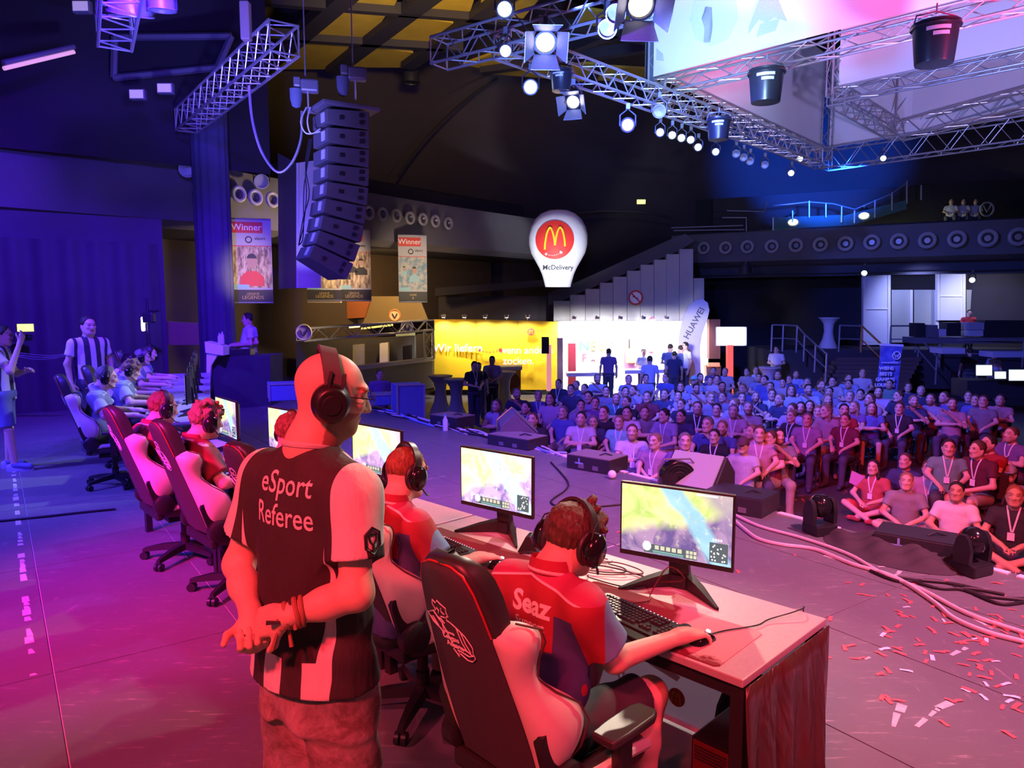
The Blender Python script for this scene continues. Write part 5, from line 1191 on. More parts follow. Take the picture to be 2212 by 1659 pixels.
M_SHADE = mat('pale_grey_printed_shape', (.55, .58, .66), .8); M_SHADE2 = mat('pale_blue_printed_shape', (.72, .80, .82), .8)
def cloth_face(a, b, z0, z1, lab, inset=.1):
    d = (b - a).normalized(); n = Vector((d.y, -d.x, 0)); p = [a + d * .1 + n * inset, b - d * .05 + n * inset]; q = []
    for o in (Vector((0, 0, 0)), n * .02): q += [p[0] + o + Vector((0, 0, z0)), p[1] + o + Vector((0, 0, z0)), p[1] + o + Vector((0, 0, z1)), p[0] + o + Vector((0, 0, z1))]
    return MB().add(q, [(0, 1, 2, 3), (7, 6, 5, 4), (0, 4, 5, 1), (1, 5, 6, 2), (2, 6, 7, 3), (3, 7, 4, 0)]).build('projection_screen', M_SCR, None, 0, label=lab, cat='screen', group='white screens of the hanging cube')
s1 = cloth_face(cA, cD, .18, 4.5, 'near white hanging screen lit cyan and pink', .2)
cloth_face(cA, cB, .3, 3.2, 'grey lit left face of the hanging screen cube', -.1); cloth_face(cB, cC, .35, 3.2, 'right rear face of the hanging screen cube', -.1)
cloth_face(iA, iD, .18, 3.0, 'inner hanging screen beside the near bucket', .1); cloth_face(iB, iC, .25, 2.6, 'dark grey rear screen inside the cube', -.1)
# printed grey shapes on the near screen
def on_face(px, py, a=cA, b=cD, inset=.23):
    d = (b - a).normalized(); n = Vector((d.y, -d.x, 0)); o = a + n * inset; r = _ray(px, py); c = Vector((0, 0, CAMH)); t = (o - c).dot(n) / r.dot(n); return c + r * t
for nm, m, poly in (('print_ring', M_SHADE2, [(1500, 2), (1590, -6), (1594, 40), (1572, 86), (1536, 100), (1502, 84), (1490, 44)]), ('print_figure', M_SHADE, [(1524, 14), (1538, 16), (1540, 60), (1534, 92), (1520, 92), (1522, 60), (1516, 40)]),
                    ('print_triangle', M_SHADE, [(1640, 0), (1680, -4), (1700, 46), (1672, 38), (1654, 50), (1640, 42), (1616, 74), (1618, 58)]), ('print_block', M_SHADE, [(1642, 52), (1684, 40), (1676, 66), (1634, 80)]), ('print_corner', M_SHADE, [(1418, 104), (1432, 116), (1434, 132), (1418, 130)])):
    p = [on_face(*q) for q in poly]; d = (cD - cA).normalized(); n = Vector((d.y, -d.x, 0)) * .006
    k = len(p); MB().add([v for v in p] + [v + n for v in p], [tuple(range(k)), tuple(range(2 * k - 1, k - 1, -1))] + [(i, (i + 1) % k, k + (i + 1) % k, k + i) for i in range(k)]).build(nm, m, s1, 0)
# dark edge post of the near screen
MB().box((0, 0, 2.3), (.16, .16, 4.5)).build('screen_post', mat('dark_blue_post', (.06, .08, .16), .5), None, 0, label='dark upright at the left edge of the near screen', cat='post', loc=cA + Vector((-.12, -.1, 0)))
# ------------------------------------------------------------------ lamps
def M_glow(name, c, k): return mat(name, c, .3, emit=k)
def aim(loc, tgt): return Matrix.Translation(loc) @ (Vector(tgt) - Vector(loc)).to_track_quat('Z', 'Y').to_matrix().to_4x4()
def lamp(loc, tgt, lab, glow, k, size=.15, doors=False, grp='stage lamps', length=1.6, body=None, hang=.25):
    e = empty('stage_lamp', loc, label=lab, cat='stage lamp', group=grp); M = aim((0, 0, 0), Vector(tgt) - Vector(loc))
    MB().lathe([(0, -length * size), (size * .7, -length * size), (size, -length * size * .5), (size, 0), (size * 1.08, .0), (size * 1.08, .02), (size * .9, .02), (size * .88, -.02), (0, -.03)], 18, M).build('lamp_body', body or M_FIX, e)
    if glow: MB().lathe([(0, .005), (size * .85, -.012), (0, -.02)], 18, M).build('lens', M_glow('glow_%s_%d' % (lab[:12], int(k)), glow, k), e)
    MB().tube([(-size * 1.15, 0, -.02), (-size * 1.15, 0, hang * .6), (0, 0, hang), (size * 1.15, 0, hang * .6), (size * 1.15, 0, -.02)], .014, 6).build('yoke', M_FIX, e)
    MB().box((0, 0, hang + .04), (.06, .06, .09)).build('clamp', M_FIXB, e, 0)
    if doors:
        for a in range(4):
            R4 = M @ Matrix.Rotation(a * PI / 2, 4, 'Z'); MB().add([R4 @ Vector(v) for v in ((-size, size, .02), (size, size, .02), (size * 1.35, size * 1.9, .02 + size * 1.3), (-size * 1.35, size * 1.9, .02 + size * 1.3), (-size, size + .008, .02), (size, size + .008, .02), (size * 1.35, size * 1.9 + .008, .02 + size * 1.3), (-size * 1.35, size * 1.9 + .008, .02 + size * 1.3))],
                [(0, 1, 2, 3), (7, 6, 5, 4), (0, 4, 5, 1), (1, 5, 6, 2), (2, 6, 7, 3), (3, 7, 4, 0)]).build('barn_door', M_FIXB, e, 0)
    return e
HOT = (1, .86, .66); CAMP = Vector((0, 0, 2))
lamp(T(1178, 92, 3.55), (.8, 3.5, .5), 'large lit lamp with barn doors on the short truss', HOT, 5, .15, True)
lamp(T(1384, 10, 3.5), (2.0, 3.0, .5), 'barn door lamp at the top edge beside the near screen', HOT, 3.5, .17, True)
lamp(T(1238, 220, 3.1), (-1.5, 4.5, 0), 'lit barn door lamp below the long truss', HOT, 8, .11, True)
lamp(T(1090, 20, 3.9), (0, 2, 1), 'small cyan lamp on top of the short truss', (.7, .95, 1), 5, .11)
lamp(T(1092, 110, 3.7), (-.5, 2, 1), 'small white lamp hanging under the short truss', (1, .95, .85), 14, .09)
lamp(T(1146, 188, 3.3), (-.2, 3, 1.2), 'bright white moving head under the long truss', (.85, 1, 1), 12, .11)
lamp(T(1356, 270, 2.9), (.6, 3, 1.2), 'violet moving head under the long truss', (.45, .22, 1), 5, .11)
for n_, (px, py, c, k) in enumerate(((1426, 286, (.75, .9, 1), 8), (1452, 292, (1, .6, .2), 5), (1472, 298, (1, .6, .2), 4), (1492, 302, (.6, .8, 1), 9), (1508, 318, (.5, .7, 1), 5), (1546, 328, (.75, .9, 1), 10), (1590, 332, None, 0), (1606, 340, None, 0), (1620, 348, None, 0), (1652, 356, None, 0), (1728, 343, (1, .95, .7), 16), (1709, 374, (1, .95, .6), 14), (1908, 342, (1, .95, .7), 14))):
    Y = 15.2 + (px - 1426) * .016; lamp(P(px, py, min(Y, 21)), (px / 600 - 2, 4, .5), f'small stage lamp below the long truss, {ORD[n_]} from the left', c, min(k, 4), .085, hang=.2, body=M_FIXB if n_ in (6, 7, 8, 9) else None)
for n_, (px, py) in enumerate(((1330, 30), (1312, 62), (1424, 240))): lamp(T(px, py, 3.6), (0, 4, 1), ['unlit lamp at the top of the short truss', 'unlit lamp below the short truss end', 'unlit lamp under the long truss middle'][n_], None, 0, .12, body=M_FIXB)
# top left cluster
lamp(T(282, 28, 3.7), (-6, 12, 0), 'large blue lit round lamp at the top left truss', None, 0, .26, body=M_FIXB); lamp(T(350, 20, 3.7), (-4.5, 11, -3), 'tall cylinder lamp right of the top left truss', None, 0, .16, body=M_FIXB)
for n_, (px, py, Y) in enumerate(((178, 16, 13), (298, 205, 14.5), (358, 192, 14.5))):
    e = empty('flood_lamp', P(px, py, Y), label=['flat work flood lamp at the top left', 'left small flood lamp under the dark frame', 'right small flood lamp under the dark frame'][n_], cat='flood lamp', group='work flood lamps')
    MB().box((0, 0, 0), (.30, .12, .20)).build('housing', M_FIXB, e, 0, bevel=.02); MB().box((0, -.065, -.0), (.25, .01, .15)).build('lens', mat('pale_flood_glass', (.7, .55, .6), .3, emit=.35), e, 0)
# fluorescent tube, dark framed panel, chain hoist box
tb = empty('tube_lamp', P(82, 128, 13.5), label='sloping fluorescent tube lamp on the upper left wall', cat='tube lamp')
a, b = P(8, 148, 12.9) - tb.location, P(160, 112, 14) - tb.location
MB().cyl(a, b, .035).build('tube', mat('pink_lit_tube', (1, .5, .5), .3, emit=.6), tb); MB().cyl(a + Vector((0, 0, .09)), b + Vector((0, 0, .09)), .05).build('housing', M_FIXB, tb)
hfr = empty('hanging_backdrop', P(370, 120, 15.5), label='black framed backdrop cloth hanging at the upper left', cat='backdrop')
for p, q in (((248, 80), (500, 78)), ((246, 168), (470, 146)), ((248, 80), (246, 168)), ((500, 78), (470, 146))): MB().tube([P(*p, 15.5) - hfr.location, P(*q, 15.5) - hfr.location], .07, 6).build('frame_bar', M_FIXB, hfr)
MB().add([P(x, y, 15.6) - hfr.location for x, y in ((248, 82), (498, 80), (470, 146), (246, 166))] + [P(x, y, 15.65) - hfr.location for x, y in ((248, 82), (498, 80), (470, 146), (246, 166))], [(0, 1, 2, 3), (7, 6, 5, 4), (0, 4, 5, 1), (1, 5, 6, 2), (2, 6, 7, 3), (3, 7, 4, 0)]).build('frame_cloth', M_BLK, hfr, 0)
MB().box((0, 0, 0), (.14, .14, .55)).build('hoist_box', mat('tan_hoist_box', (.35, .25, .22), .6), None, 0, bevel=.02, label='tall tan box hanging near the left truss', cat='hoist', loc=P(531, 46, 11.5))
# wall spot cylinders above the left ring lamps
for n_, (px, py, Y) in enumerate(((404, 365, 16.8), (565, 392, 18.6))):
    lamp(P(px, py, Y), P(px + 12, py + 10, Y - .5), ['cylinder spot above the first ring lamp', 'cylinder spot above the third ring lamp'][n_], None, 0, .17, body=M_ALUD, length=1.4, hang=.3)
lamp(P(888, 178, 26), P(888, 260, 26), 'dark cylinder lamp high on the dome wall', None, 0, .28, length=2.2)
MB().box((0, 0, 0), (.32, .1, .16)).build('exit_sign', mat('lit_yellow_sign', (.85, 1, .25), .4, emit=1.5), None, 0, label='small glowing yellow sign high on the dome wall', cat='sign', loc=P(1385, 436, 29.5))
es = empty('exit_sign', P(55, 708, 13.0), R(30), label='glowing yellow exit sign on the drape behind the camera operator', cat='sign')
MB().box((0, 0, 0), (.24, .05, .13)).build('lit_face', mat('lit_exit_yellow', (.85, 1, .10), .4, emit=1.6), es, 0); MB().box((0, .04, .0), (.26, .04, .15)).build('housing', M_FIX, es, 0)
# ------------------------------------------------------------------ black buckets
M_BKT = mat('black_bucket_plastic', (.02, .02, .03), .3)
def bucket(px, py, wpx, rel, lab):
    p = T(px, py, rel); Y = p.y; r = wpx / FPX * Y / 2
    e = empty('bucket', p, label=lab, cat='bucket', group='buckets hanging from the truss'); h = r * 1.75
    MB().lathe([(0, -h), (r * .78, -h), (r * .8, -h + .02), (r * .95, -.06), (r * 1.0, -.05), (r * 1.02, 0), (r * .97, 0), (r * .9, -.05), (r * .74, -h + .04), (0, -h + .04)], 28).build('pail', M_BKT, e)
    MB().torus((0, 0, -.05), (0, 0, 1), r * 1.0, .018, 28, 6).build('rim', M_BKT, e)
    MB().tube([(-r, 0, -.03), (-r * .9, 0, r * .35), (0, 0, r * .55), (r * .9, 0, r * .35), (r, 0, -.03)], .012, 6).build('handle', M_FIXB, e)
    MB().tube([(0, 0, r * .5), (0, 0, r * .9)], .012, 6).build('hook', M_FIXB, e)
    for q, w in ((-.28, .9), (-.42, .6)):
        mb = MB(); rr_ = r * .93 + .004
        mb.loft([[(rr_ * math.sin(a_), -rr_ * math.cos(a_), h * q + dz) for a_ in np.linspace(-w, w * .2, 8)] for dz in (0, .05 * r / .3)], closed=False, caps=False); mb.build('printed_band', mat('pale_bucket_print', (.55, .5, .6), .6), e, 50)
    return e
bucket(2022, 52, 92, 4.05, 'largest black bucket hanging at the upper right'); bucket(1656, 152, 74, 3.9, 'black bucket hanging below the near screen truss'); bucket(1553, 256, 50, 3.6, 'black bucket hanging on the long lamp truss'); bucket(1212, 152, 48, 3.5, 'black bucket beside the lit barn door lamp')
# ------------------------------------------------------------------ line array with chain hoists
M_CAB_ = mat('dark_speaker_cabinet', (.10, .10, .115), .55); M_GRIL = mat('speaker_grille', (.14, .14, .155), .7, var=.4, scale=300)
LA = P(742, 246, 11.2); la = empty('line_array', LA, R(124), label='curved column of hanging loudspeaker cabinets left of centre', cat='loudspeaker')
cx, cz, ang = 0.0, 0.0, 0.0
for k in range(9):
    h = .262; M = Matrix.Translation((0, cx, cz)) @ Matrix.Rotation(ang, 4, 'X')
    cb = MB().add([M @ Vector(v) for v in ((-.37, -.24, -h), (.37, -.24, -h), (.30, .36, -h + .03), (-.30, .36, -h + .03), (-.37, -.24, -.012), (.37, -.24, -.012), (.30, .36, -.035), (-.30, .36, -.035))], [(3, 2, 1, 0), (4, 5, 6, 7), (0, 1, 5, 4), (1, 2, 6, 5), (2, 3, 7, 6), (3, 0, 4, 7)]).build('cabinet', M_CAB_, la, 0, bevel=.008)
    MB().box((0, 0, 0), (.70, .012, h - .04), M @ Matrix.Translation((0, -.245, -h / 2 - .005))).build('grille', M_GRIL, cb, 0)
    for sx in (-1, 1):
        for q in (-.05, .05): MB().box((sx * .362, -.12, -h / 2 + q), (.03, .055, .05), M).build('rigging_plate', M_FIX, cb, 0)
        MB().box((sx * .325, .16, -h / 2 - .01), (.03, .06, .05), M).build('side_handle', M_FIX, cb, 0)
    MB().box((-.14, .365, -h / 2), (.12, .02, .13), M).build('connector_plate', mat('pale_connector_plate', (.55, .6, .7), .4), cb, 0)
    d = M @ Vector((0, 0, -h)) - M @ Vector((0, 0, 0)); cx += d.y; cz += d.z; ang += R(1.0 if k < 3 else (3.6 if k < 6 else 6.5))
MB().box((0, .0, .05), (.70, .85, .06)).build('fly_bar', M_FIXB, la, 0, bevel=.01)
for n_, (px, py, Y) in enumerate(((660, 186, 11.35), (762, 160, 11.0))):
    e = empty('chain_hoist', P(px, py, Y), R(15), label=['chain hoist above the back of the hanging loudspeakers', 'blue lit chain hoist above the front of the hanging loudspeakers'][n_], cat='chain hoist', group='chain hoists')
    MB().box((.06, 0, 0), (.26, .18, .18)).build('motor', M_FIXB, e, 0, bevel=.03); MB().box((-.12, 0, .04), (.1, .16, .14)).build('gear_box', M_FIXB, e, 0, bevel=.02)
    MB().loft([[(-.14 + w * math.cos(t), w * .7 * math.sin(t), z) for t in np.linspace(0, 2 * PI, 13)[:-1]] for z, w in ((-.05, .09), (-.2, .085), (-.30, .06), (-.32, .02))]).build('chain_bag', mat('blue_chain_bag', (.12, .14, .22), .8), e)
    MB().tube([(.03, 0, -.08), (.03, 0, -.36)], .014, 6).build('hook', M_ALU, e); MB().tube([(.0, 0, .1), (.0, 0, 6)], .010, 6).build('chain', M_FIXB, e)
    if n_ == 0: MB().box((.17, -.1, .02), (.05, .01, .06)).build('rating_plate', M_WHT, e, 0) if False else None
cable('hanging_cable', [P(538, 185, 11.4), P(545, 260, 11.4), P(566, 330, 11.4), P(600, 372, 11.4), P(630, 352, 11.4), P(650, 300, 11.4), P(652, 240, 11.4)], .022, M_FIXB, label='thick cable looping from the left truss to the hanging loudspeakers', cat='cable')
for n_ in range(2): cable('hanging_cable', [P(662 + 8 * n_, 232, 11.0), P(650 + 14 * n_, 262, 10.9), P(662 + 10 * n_, 288, 10.9), P(692, 284 - 6 * n_, 10.95)], .012, mat('pale_cable', (.55, .58, .7), .5), label=['outer pale cable loop beside the top loudspeaker', 'inner pale cable loop beside the top loudspeaker'][n_], cat='cable', group='pale loudspeaker cables')
for n_ in range(3): cable('hanging_cable', [P(668 + 3 * n_, 300, 11.3), P(660, 360 + 10 * n_, 11.2), P(668 - 6 * n_, 420, 11.1), P(655, 470 + 20 * n_, 11.0), P(645, 530, 10.9)], .009, M_FIX, label=f'black cable down the rear of the hanging loudspeakers, {ORD[n_]} strand', cat='cable', group='black loudspeaker cables')
# ================================================================== back of the hall
def wquad(name, pxs, Y, th, m, parent=None, nrm=None, **kw):
    """flat panel given by photograph corners; Y one distance or one per corner; thickness behind it"""
    Ys = Y if isinstance(Y, (list, tuple)) else [Y] * len(pxs); p = [P(x, y, d) for (x, y), d in zip(pxs, Ys)]
    n = nrm or Vector((0, 1, 0)); o = Vector(n) * th; k = len(p)
    org = Vector(parent.location) if parent is not None else Vector((0, 0, 0))
    return MB().add([v - org for v in p] + [v + o - org for v in p], [tuple(range(k)), tuple(range(2 * k - 1, k - 1, -1))] + [(i, (i + 1) % k, k + (i + 1) % k, k + i) for i in range(k)]).build(name, m, parent, 0, **kw)
def pxframe(px, py, Y, yaw=0):          # upright frame facing the camera side at a photograph point
    c = P(px, py, Y); a = R(yaw); x = Vector((math.cos(a), math.sin(a), 0)); return frame(c, x, (0, 0, 1), x.cross(Vector((0, 0, 1))))
def rel(M, parent): return parent.matrix_world.inverted() @ M if parent is not None else M
def ppm(Y): return FPX / Y
# ---- Winner banners
M_BGREY = mat('banner_grey', (.42, .40, .42), .7); M_BRED = mat('banner_red', (.62, .05, .04), .6); M_BBLK = mat('banner_black', (.03, .027, .025), .6); M_BGOLD = mat('banner_gold_print', (.40, .28, .10), .6); M_SKINP = mat('printed_skin', (.42, .25, .17), .6); M_BCYAN = mat('banner_cyan', (.25, .45, .5), .6)
M_BPH = Mat('banner_photo_ground'); M_BPH.color(M_BPH.mix(M_BPH.noise(5, 4, .7, stretch=(2, 2, .6)).ramp(.4, .6), (.62, .48, .32), (.16, .10, .06))).pbr(.6); M_BPH = M_BPH.m
M_BPH2 = Mat('banner_photo_blue'); M_BPH2.color(M_BPH2.mix(M_BPH2.noise(5, 4, .7).ramp(.4, .6), (.45, .40, .34), (.10, .22, .32))).pbr(.6); M_BPH2 = M_BPH2.m
def banner(x0, x1, y0, y1, Y, yaw, lab, kind):
    s = Y / FPX; w = (x1 - x0) * s / math.cos(R(yaw)); h = (y1 - y0) * s; c = P((x0 + x1) / 2, (y0 + y1) / 2, Y)
    e = empty('winner_banner', c, label=lab, cat='banner', group='Winner banners'); e.rotation_euler = (0, 0, R(yaw))
    bx = lambda n, cx, cz, ww, hh, m, d=0, **k: MB().box((cx * w, -d, cz * h), (ww * w, .004, hh * h)).build(n, m, e, 0, **k)
    bx('cloth', 0, 0, 1, 1, M_BGREY); bx('photo', 0, -.07, .98, .50, M_BPH2 if kind == 2 else M_BPH, .006); bx('title_field', -.10, .40, .78, .13, M_BRED, .006); bx('foot_field', 0, -.42, 1, .15, M_BBLK, .006); bx('red_line', 0, .18, .98, .008, M_BRED, .008); bx('name_tag', -.28, -.31, .4, .055, M_BCYAN, .01)
    F = lambda cx, cz, d=.012: Matrix(((1, 0, 0, cx * w), (0, 0, -1, -d), (0, 1, 0, cz * h), (0, 0, 0, 1)))
    lettering('Winner', .11 * h, M_WHT, e, F(-.10, .40), .002); lettering('eSport', .045 * h, M_BBLK, e, F(.22, .27), .001)
    MB().torus((-.06 * w, -.012, .255 * h), (0, 1, 0), .035 * h, .006 * h, 16, 6).build('round_mark', M_BBLK, e)
    lettering('LEAGUE' if kind < 2 else 'GAME', .04 * h, M_BGOLD, e, F(0, -.395), .001); lettering('LEGENDS' if kind < 2 else '6', .06 * h, M_BGOLD, e, F(0, -.44), .001)
    # printed people: head and shoulders shapes in the photo field
    ppl = [(0.0, -.02, 1.0)] if kind == 0 else ([(-.25, -.05, .55), (.22, .03, .6), (-.02, .02, .45)] if kind == 1 else [(.05, -.03, .6), (-.3, .0, .35)])
    for n_, (cx, cz, k) in enumerate(ppl):
        sh = [(-.30, -.28), (-.29, -.17), (-.12, -.10), (.12, -.10), (.29, -.17), (.30, -.28)]
        MB().prism([(cx * w + x * k * w, cz * h + z * k * h) for x, z in sh], .008, .011, Matrix(((1, 0, 0, 0), (0, 0, -1, 0), (0, 1, 0, 0), (0, 0, 0, 1)))).build('printed_shirt', [M_BRED, M_BBLK, M_BCYAN][kind], e, 0)
        MB().prism([(cx * w + .12 * k * w * math.cos(t), cz * h + (.015 + .085 * math.sin(t)) * k * h) for t in np.linspace(0, 2 * PI, 15)[:-1]] , .010, .013, Matrix(((1, 0, 0, 0), (0, 0, -1, 0), (0, 1, 0, 0), (0, 0, 0, 1)))).build('printed_face', M_SKINP, e, 0)
        MB().prism([(cx * w + .125 * k * w * math.cos(t), cz * h + (.045 + .065 * math.sin(t)) * k * h) for t in np.linspace(.1, PI - .1, 9)], .012, .015, Matrix(((1, 0, 0, 0), (0, 0, -1, 0), (0, 1, 0, 0), (0, 0, 0, 1)))).build('printed_hair', M_BBLK, e, 0)
    MB().cyl((-w / 2, 0, h / 2), (w / 2, 0, h / 2), .02).build('top_bar', M_FIXB, e); MB().cyl((-w / 2, 0, -h / 2), (w / 2, 0, -h / 2), .02).build('bottom_bar', M_FIXB, e)
banner(504, 584, 476, 652, 17.6, 14, 'Winner banner with one portrait, beside the blue curtain column', 0); banner(664, 734, 500, 648, 19.9, 12, 'Winner banner mostly hidden behind the hanging loudspeakers', 1); banner(728, 799, 497, 648, 20.9, 12, 'Winner banner with a group photo right of the hanging loudspeakers', 1); banner(862, 921, 510, 651, 22.6, 14, 'Winner banner farthest right, with a blue photo', 2)
# white pillar behind the line array
wp = empty('pillar', P(650, 480, 17.2), label='white square pillar lit blue behind the hanging loudspeakers', cat='pillar')
wquad('shaded_side', [(600, 330), (640, 352), (640, 622), (602, 624)], [18.2, 17.2, 17.2, 18.2], .08, mat('shaded_pillar_side', (.16, .15, .18), .7), wp); wquad('pale_face', [(640, 352), (693, 345), (693, 622), (640, 622)], [17.2, 17.6, 17.6, 17.2], .08, mat('white_pillar_face', (.75, .75, .8), .6), wp); wquad('edge_trim', [(640, 352), (645, 352), (645, 622), (640, 622)], 17.15, .04, M_WHT, wp)  # shade on the pillar's left side is painted in as grey
spot('pillar_uplight_blue', P(690, 640, 16.2), P(668, 480, 17.4), (.22, .2, 1), 160, 60, .8, .1)
# ---- bar area on the left
M_BARF = mat('dark_bar_front', (.06, .055, .06), .6); M_BART = mat('grey_bar_counter', (.22, .20, .20), .4); M_OR = mat('orange_bar_wall', (.35, .10, .03), .7); M_TAN = mat('tan_bar_wall', (.30, .22, .12), .8)
wquad('wall_bar_panel', [(728, 650), (800, 645), (788, 686), (722, 690)], 25.4, .2, M_OR, kind='structure', label='orange wall panel above the bar'); wquad('wall_bar_panel', [(802, 640), (905, 640), (925, 692), (760, 700)], 25.8, .2, M_TAN, kind='structure', label='tan wall panel above the bar')
wquad('wall_bar_panel', [(300, 690), (450, 700), (452, 745), (300, 745)], 17.0, .1, M_TAN, kind='structure', label='low brown wall at the stage end')
wquad('ledge', [(664, 650), (735, 650), (735, 654), (664, 654)], 20.3, .2, mat('tan_ledge', (.4, .3, .18), .6), label='thin tan ledge below the hidden Winner banner', cat='ledge')
barc = empty('bar_counter', P(800, 800, 25), label='grey bar counter on the left behind the referee head', cat='bar counter')
wquad('counter_top', [(640, 806), (935, 772), (935, 780), (640, 816)], [20, 25, 25, 20], .5, M_BART, barc); wquad('counter_front', [(640, 816), (935, 780), (935, 838), (640, 890)], [20.2, 25.2, 25.2, 20.2], .3, M_BARF, barc)
wquad('back_wall', [(640, 740), (935, 722), (935, 776), (640, 800)], [23, 27, 27, 23], .1, M_BARF, barc); wquad('lit_panel', [(855, 722), (897, 718), (897, 772), (855, 776)], 26.4, .05, mat('pale_green_wall', (.45, .55, .45), .6), barc)
for n_, (x0, x1, y0, y1, m) in enumerate(((745, 784, 746, 800, M_BGREY), (820, 838, 742, 790, M_WHT), (900, 932, 722, 775, M_BARF), (870, 888, 748, 780, M_PLA), (788, 812, 740, 798, M_OR))): wquad('bar_shelf', [(x0, y0), (x1, y0 - 2), (x1, y1), (x0, y1)], 24.5 + n_ * .3, .3, m, barc)
truss([P(648, 724, 20.6), P(930, 702, 24.6)], .34, 'truss over the bar with round signs', 'bar trusses', step=.4, m=M_ALUD); truss([P(926, 712, 24.6), P(928, 776, 24.6)], .3, 'upright at the right end of the bar truss', 'bar trusses', up=(1, 0, 0), step=.35, m=M_ALUD)
for n_, (px, py, rr_) in enumerate(((657, 718, 18), (880, 706, 14), (853, 681, 13))):
    Y = [20.2, 24, 24.4][n_]; e = empty('round_sign', P(px, py, Y), label=['round tiger head sign on the left of the bar truss', 'round blue sign on the right of the bar truss', 'round orange rimmed sign above the bar'][n_], cat='sign', group='round signs at the bar')
    k = rr_ * Y / FPX; MB().lathe([(0, 0), (k * .82, 0), (k * .82, .03), (0, .03)], 24, Matrix.Rotation(PI / 2, 4, 'X')).build('face', [mat('cream_sign', (.5, .42, .35), .6), mat('blue_sign', (.14, .14, .3), .6), mat('cream_sign2', (.55, .4, .28), .6)][n_], e)
    MB().torus((0, -.03, 0), (0, 1, 0), k * .9, k * .12, 24, 6).build('rim', [mat('cream_rim', (.6, .5, .42), .5), mat('blue_rim', (.2, .2, .4), .5), mat('orange_rim', (.6, .18, .05), .5)][n_], e)
    MB().tube([(-.4 * k, -.05, .3 * k), (-.2 * k, -.05, -.1 * k), (0, -.05, -.4 * k), (.2 * k, -.05, -.1 * k), (.4 * k, -.05, .3 * k)], k * .1, 6).build('mark', M_BBLK, e)
wquad('strip_lamp', [(754, 703), (776, 701), (776, 707), (754, 709)], 22.8, .1, mat('yellow_strip_lamp', (1, .85, .25), .4, emit=3), label='bright yellow strip lamp on the bar truss', cat='strip lamp'); wquad('strip_lamp', [(780, 708), (848, 700), (848, 704), (780, 712)], [22.9, 23.8, 23.8, 22.9], .1, mat('yellow_strip_lamp2', (1, .8, .2), .4, emit=1.0), label='long dim yellow strip lamp on the bar truss', cat='strip lamp')
# ---- yellow delivery booth
YB = 26.0; M_YB = mat('booth_yellow', (.95, .62, .015), .55, var=.04); M_WB_ = mat('booth_white', (.85, .85, .85), .6, var=.03)
yb = empty('booth_wall', P(1072, 835, YB), label='yellow delivery booth wall with white slogan', cat='booth')
wquad('wall_panel', [(938, 690), (1028, 690), (1028, 842), (938, 842)], [26, 26.1, 26.1, 26], .15, M_YB, yb); wquad('wall_panel', [(1028.6, 690), (1118, 692), (1118, 842), (1028.6, 842)], [26.1, 26.2, 26.2, 26.1], .15, M_YB, yb); wquad('wall_panel', [(1118.6, 692), (1206, 695), (1206, 842), (1118.6, 842)], [26.2, 26.3, 26.3, 26.2], .15, M_YB, yb)
def blet(s, px, py, hpx, Y, m, parent, bold=.0, **k): k0 = pxframe(px, py, Y - .04); k0.translation -= Vector(parent.location); return lettering(s, hpx * Y / FPX, m, parent, k0, bold, .006, **k)
M_LETW = mat('letter_white', (.95, .95, .9), .6); blet('Wir liefern', 989, 752, 24, YB, M_LETW, yb, .004); blet('wenn andere', 1136, 757, 22, YB, M_LETW, yb, .004); blet('zocken.', 1120, 780, 22, YB, M_LETW, yb, .004); blet('McDelivery', 1178, 716, 10, YB, mat('letter_dark', (.15, .1, .02), .6), yb)
for n_ in range(7): MB().lathe([(0, 0), (.07 if n_ == 6 else .045, 0), (.07 if n_ == 6 else .045, .03), (0, .03)], 14, Matrix.Translation(P(1036 + 7.5 * n_, 757 + 4 * math.sin(n_ * .55), YB - .05) - yb.location) @ Matrix.Rotation(PI / 2, 4, 'X')).build('slogan_dot', M_BRED if n_ in (0, 6) else mat('dot_orange', (.7, .3, .02), .6), yb)
e_ = P(1147, 717, YB - .06) - yb.location; MB().lathe([(0, 0), (.13, 0), (.13, .03), (0, .03)], 20, Matrix.Translation(e_) @ Matrix.Rotation(PI / 2, 4, 'X')).build('logo_disc', M_BRED, yb)
MB().tube([e_ + Vector((x * .1, -.04, z * .1)) for x, z in ((-.7, -.7), (-.55, .4), (-.3, .7), (-.1, .3), (0, -.5), (.1, .3), (.3, .7), (.55, .4), (.7, -.7))], .012, 6).build('logo_arches', M_YB, yb)
def clip_lamp(px, py, Y, lab, k=160, col=(1, .95, .9), aimdy=.6, ang=120):
    p = P(px, py, Y); e = empty('clip_lamp', p, label=lab, cat='clip lamp', group='booth clip lamps')
    MB().tube([(0, .6, -.1), (0, .3, .12), (0, 0, .1)], .015, 6).build('arm', M_ALUD, e); MB().lathe([(0, 0), (.07, .0), (.09, .1), (0, .1)], 12, Matrix.Translation((0, -.02, .0))).build('head', M_ALUD, e)
    MB().lathe([(0, -.004), (.06, -.004), (.06, -.002), (0, -.002)], 12, Matrix.Translation((0, -.02, -.003))).build('lens', mat('clip_lamp_glow', (1, .97, .9), .3, emit=12), e)
    spot('clip_lamp_light', p + Vector((0, -.05, -.06)), p + Vector((0, aimdy, -1.4)), col, k, ang, .6, .05)
for n_, px in enumerate((958, 1003, 1048, 1094, 1140)): clip_lamp(px, 686, YB - .55, f'clip lamp above the yellow booth, {ORD[n_]} from the left', 105)
ct = empty('booth_counter', P(1090, 838, 24), label='yellow counter in front of the yellow booth', cat='counter'); wquad('front', [(1060, 800), (1125, 798), (1125, 850), (1060, 852)], 24, .6, M_YB, ct); wquad('top', [(1056, 794), (1128, 792), (1128, 799), (1056, 801)], 23.9, .8, M_WB_, ct)
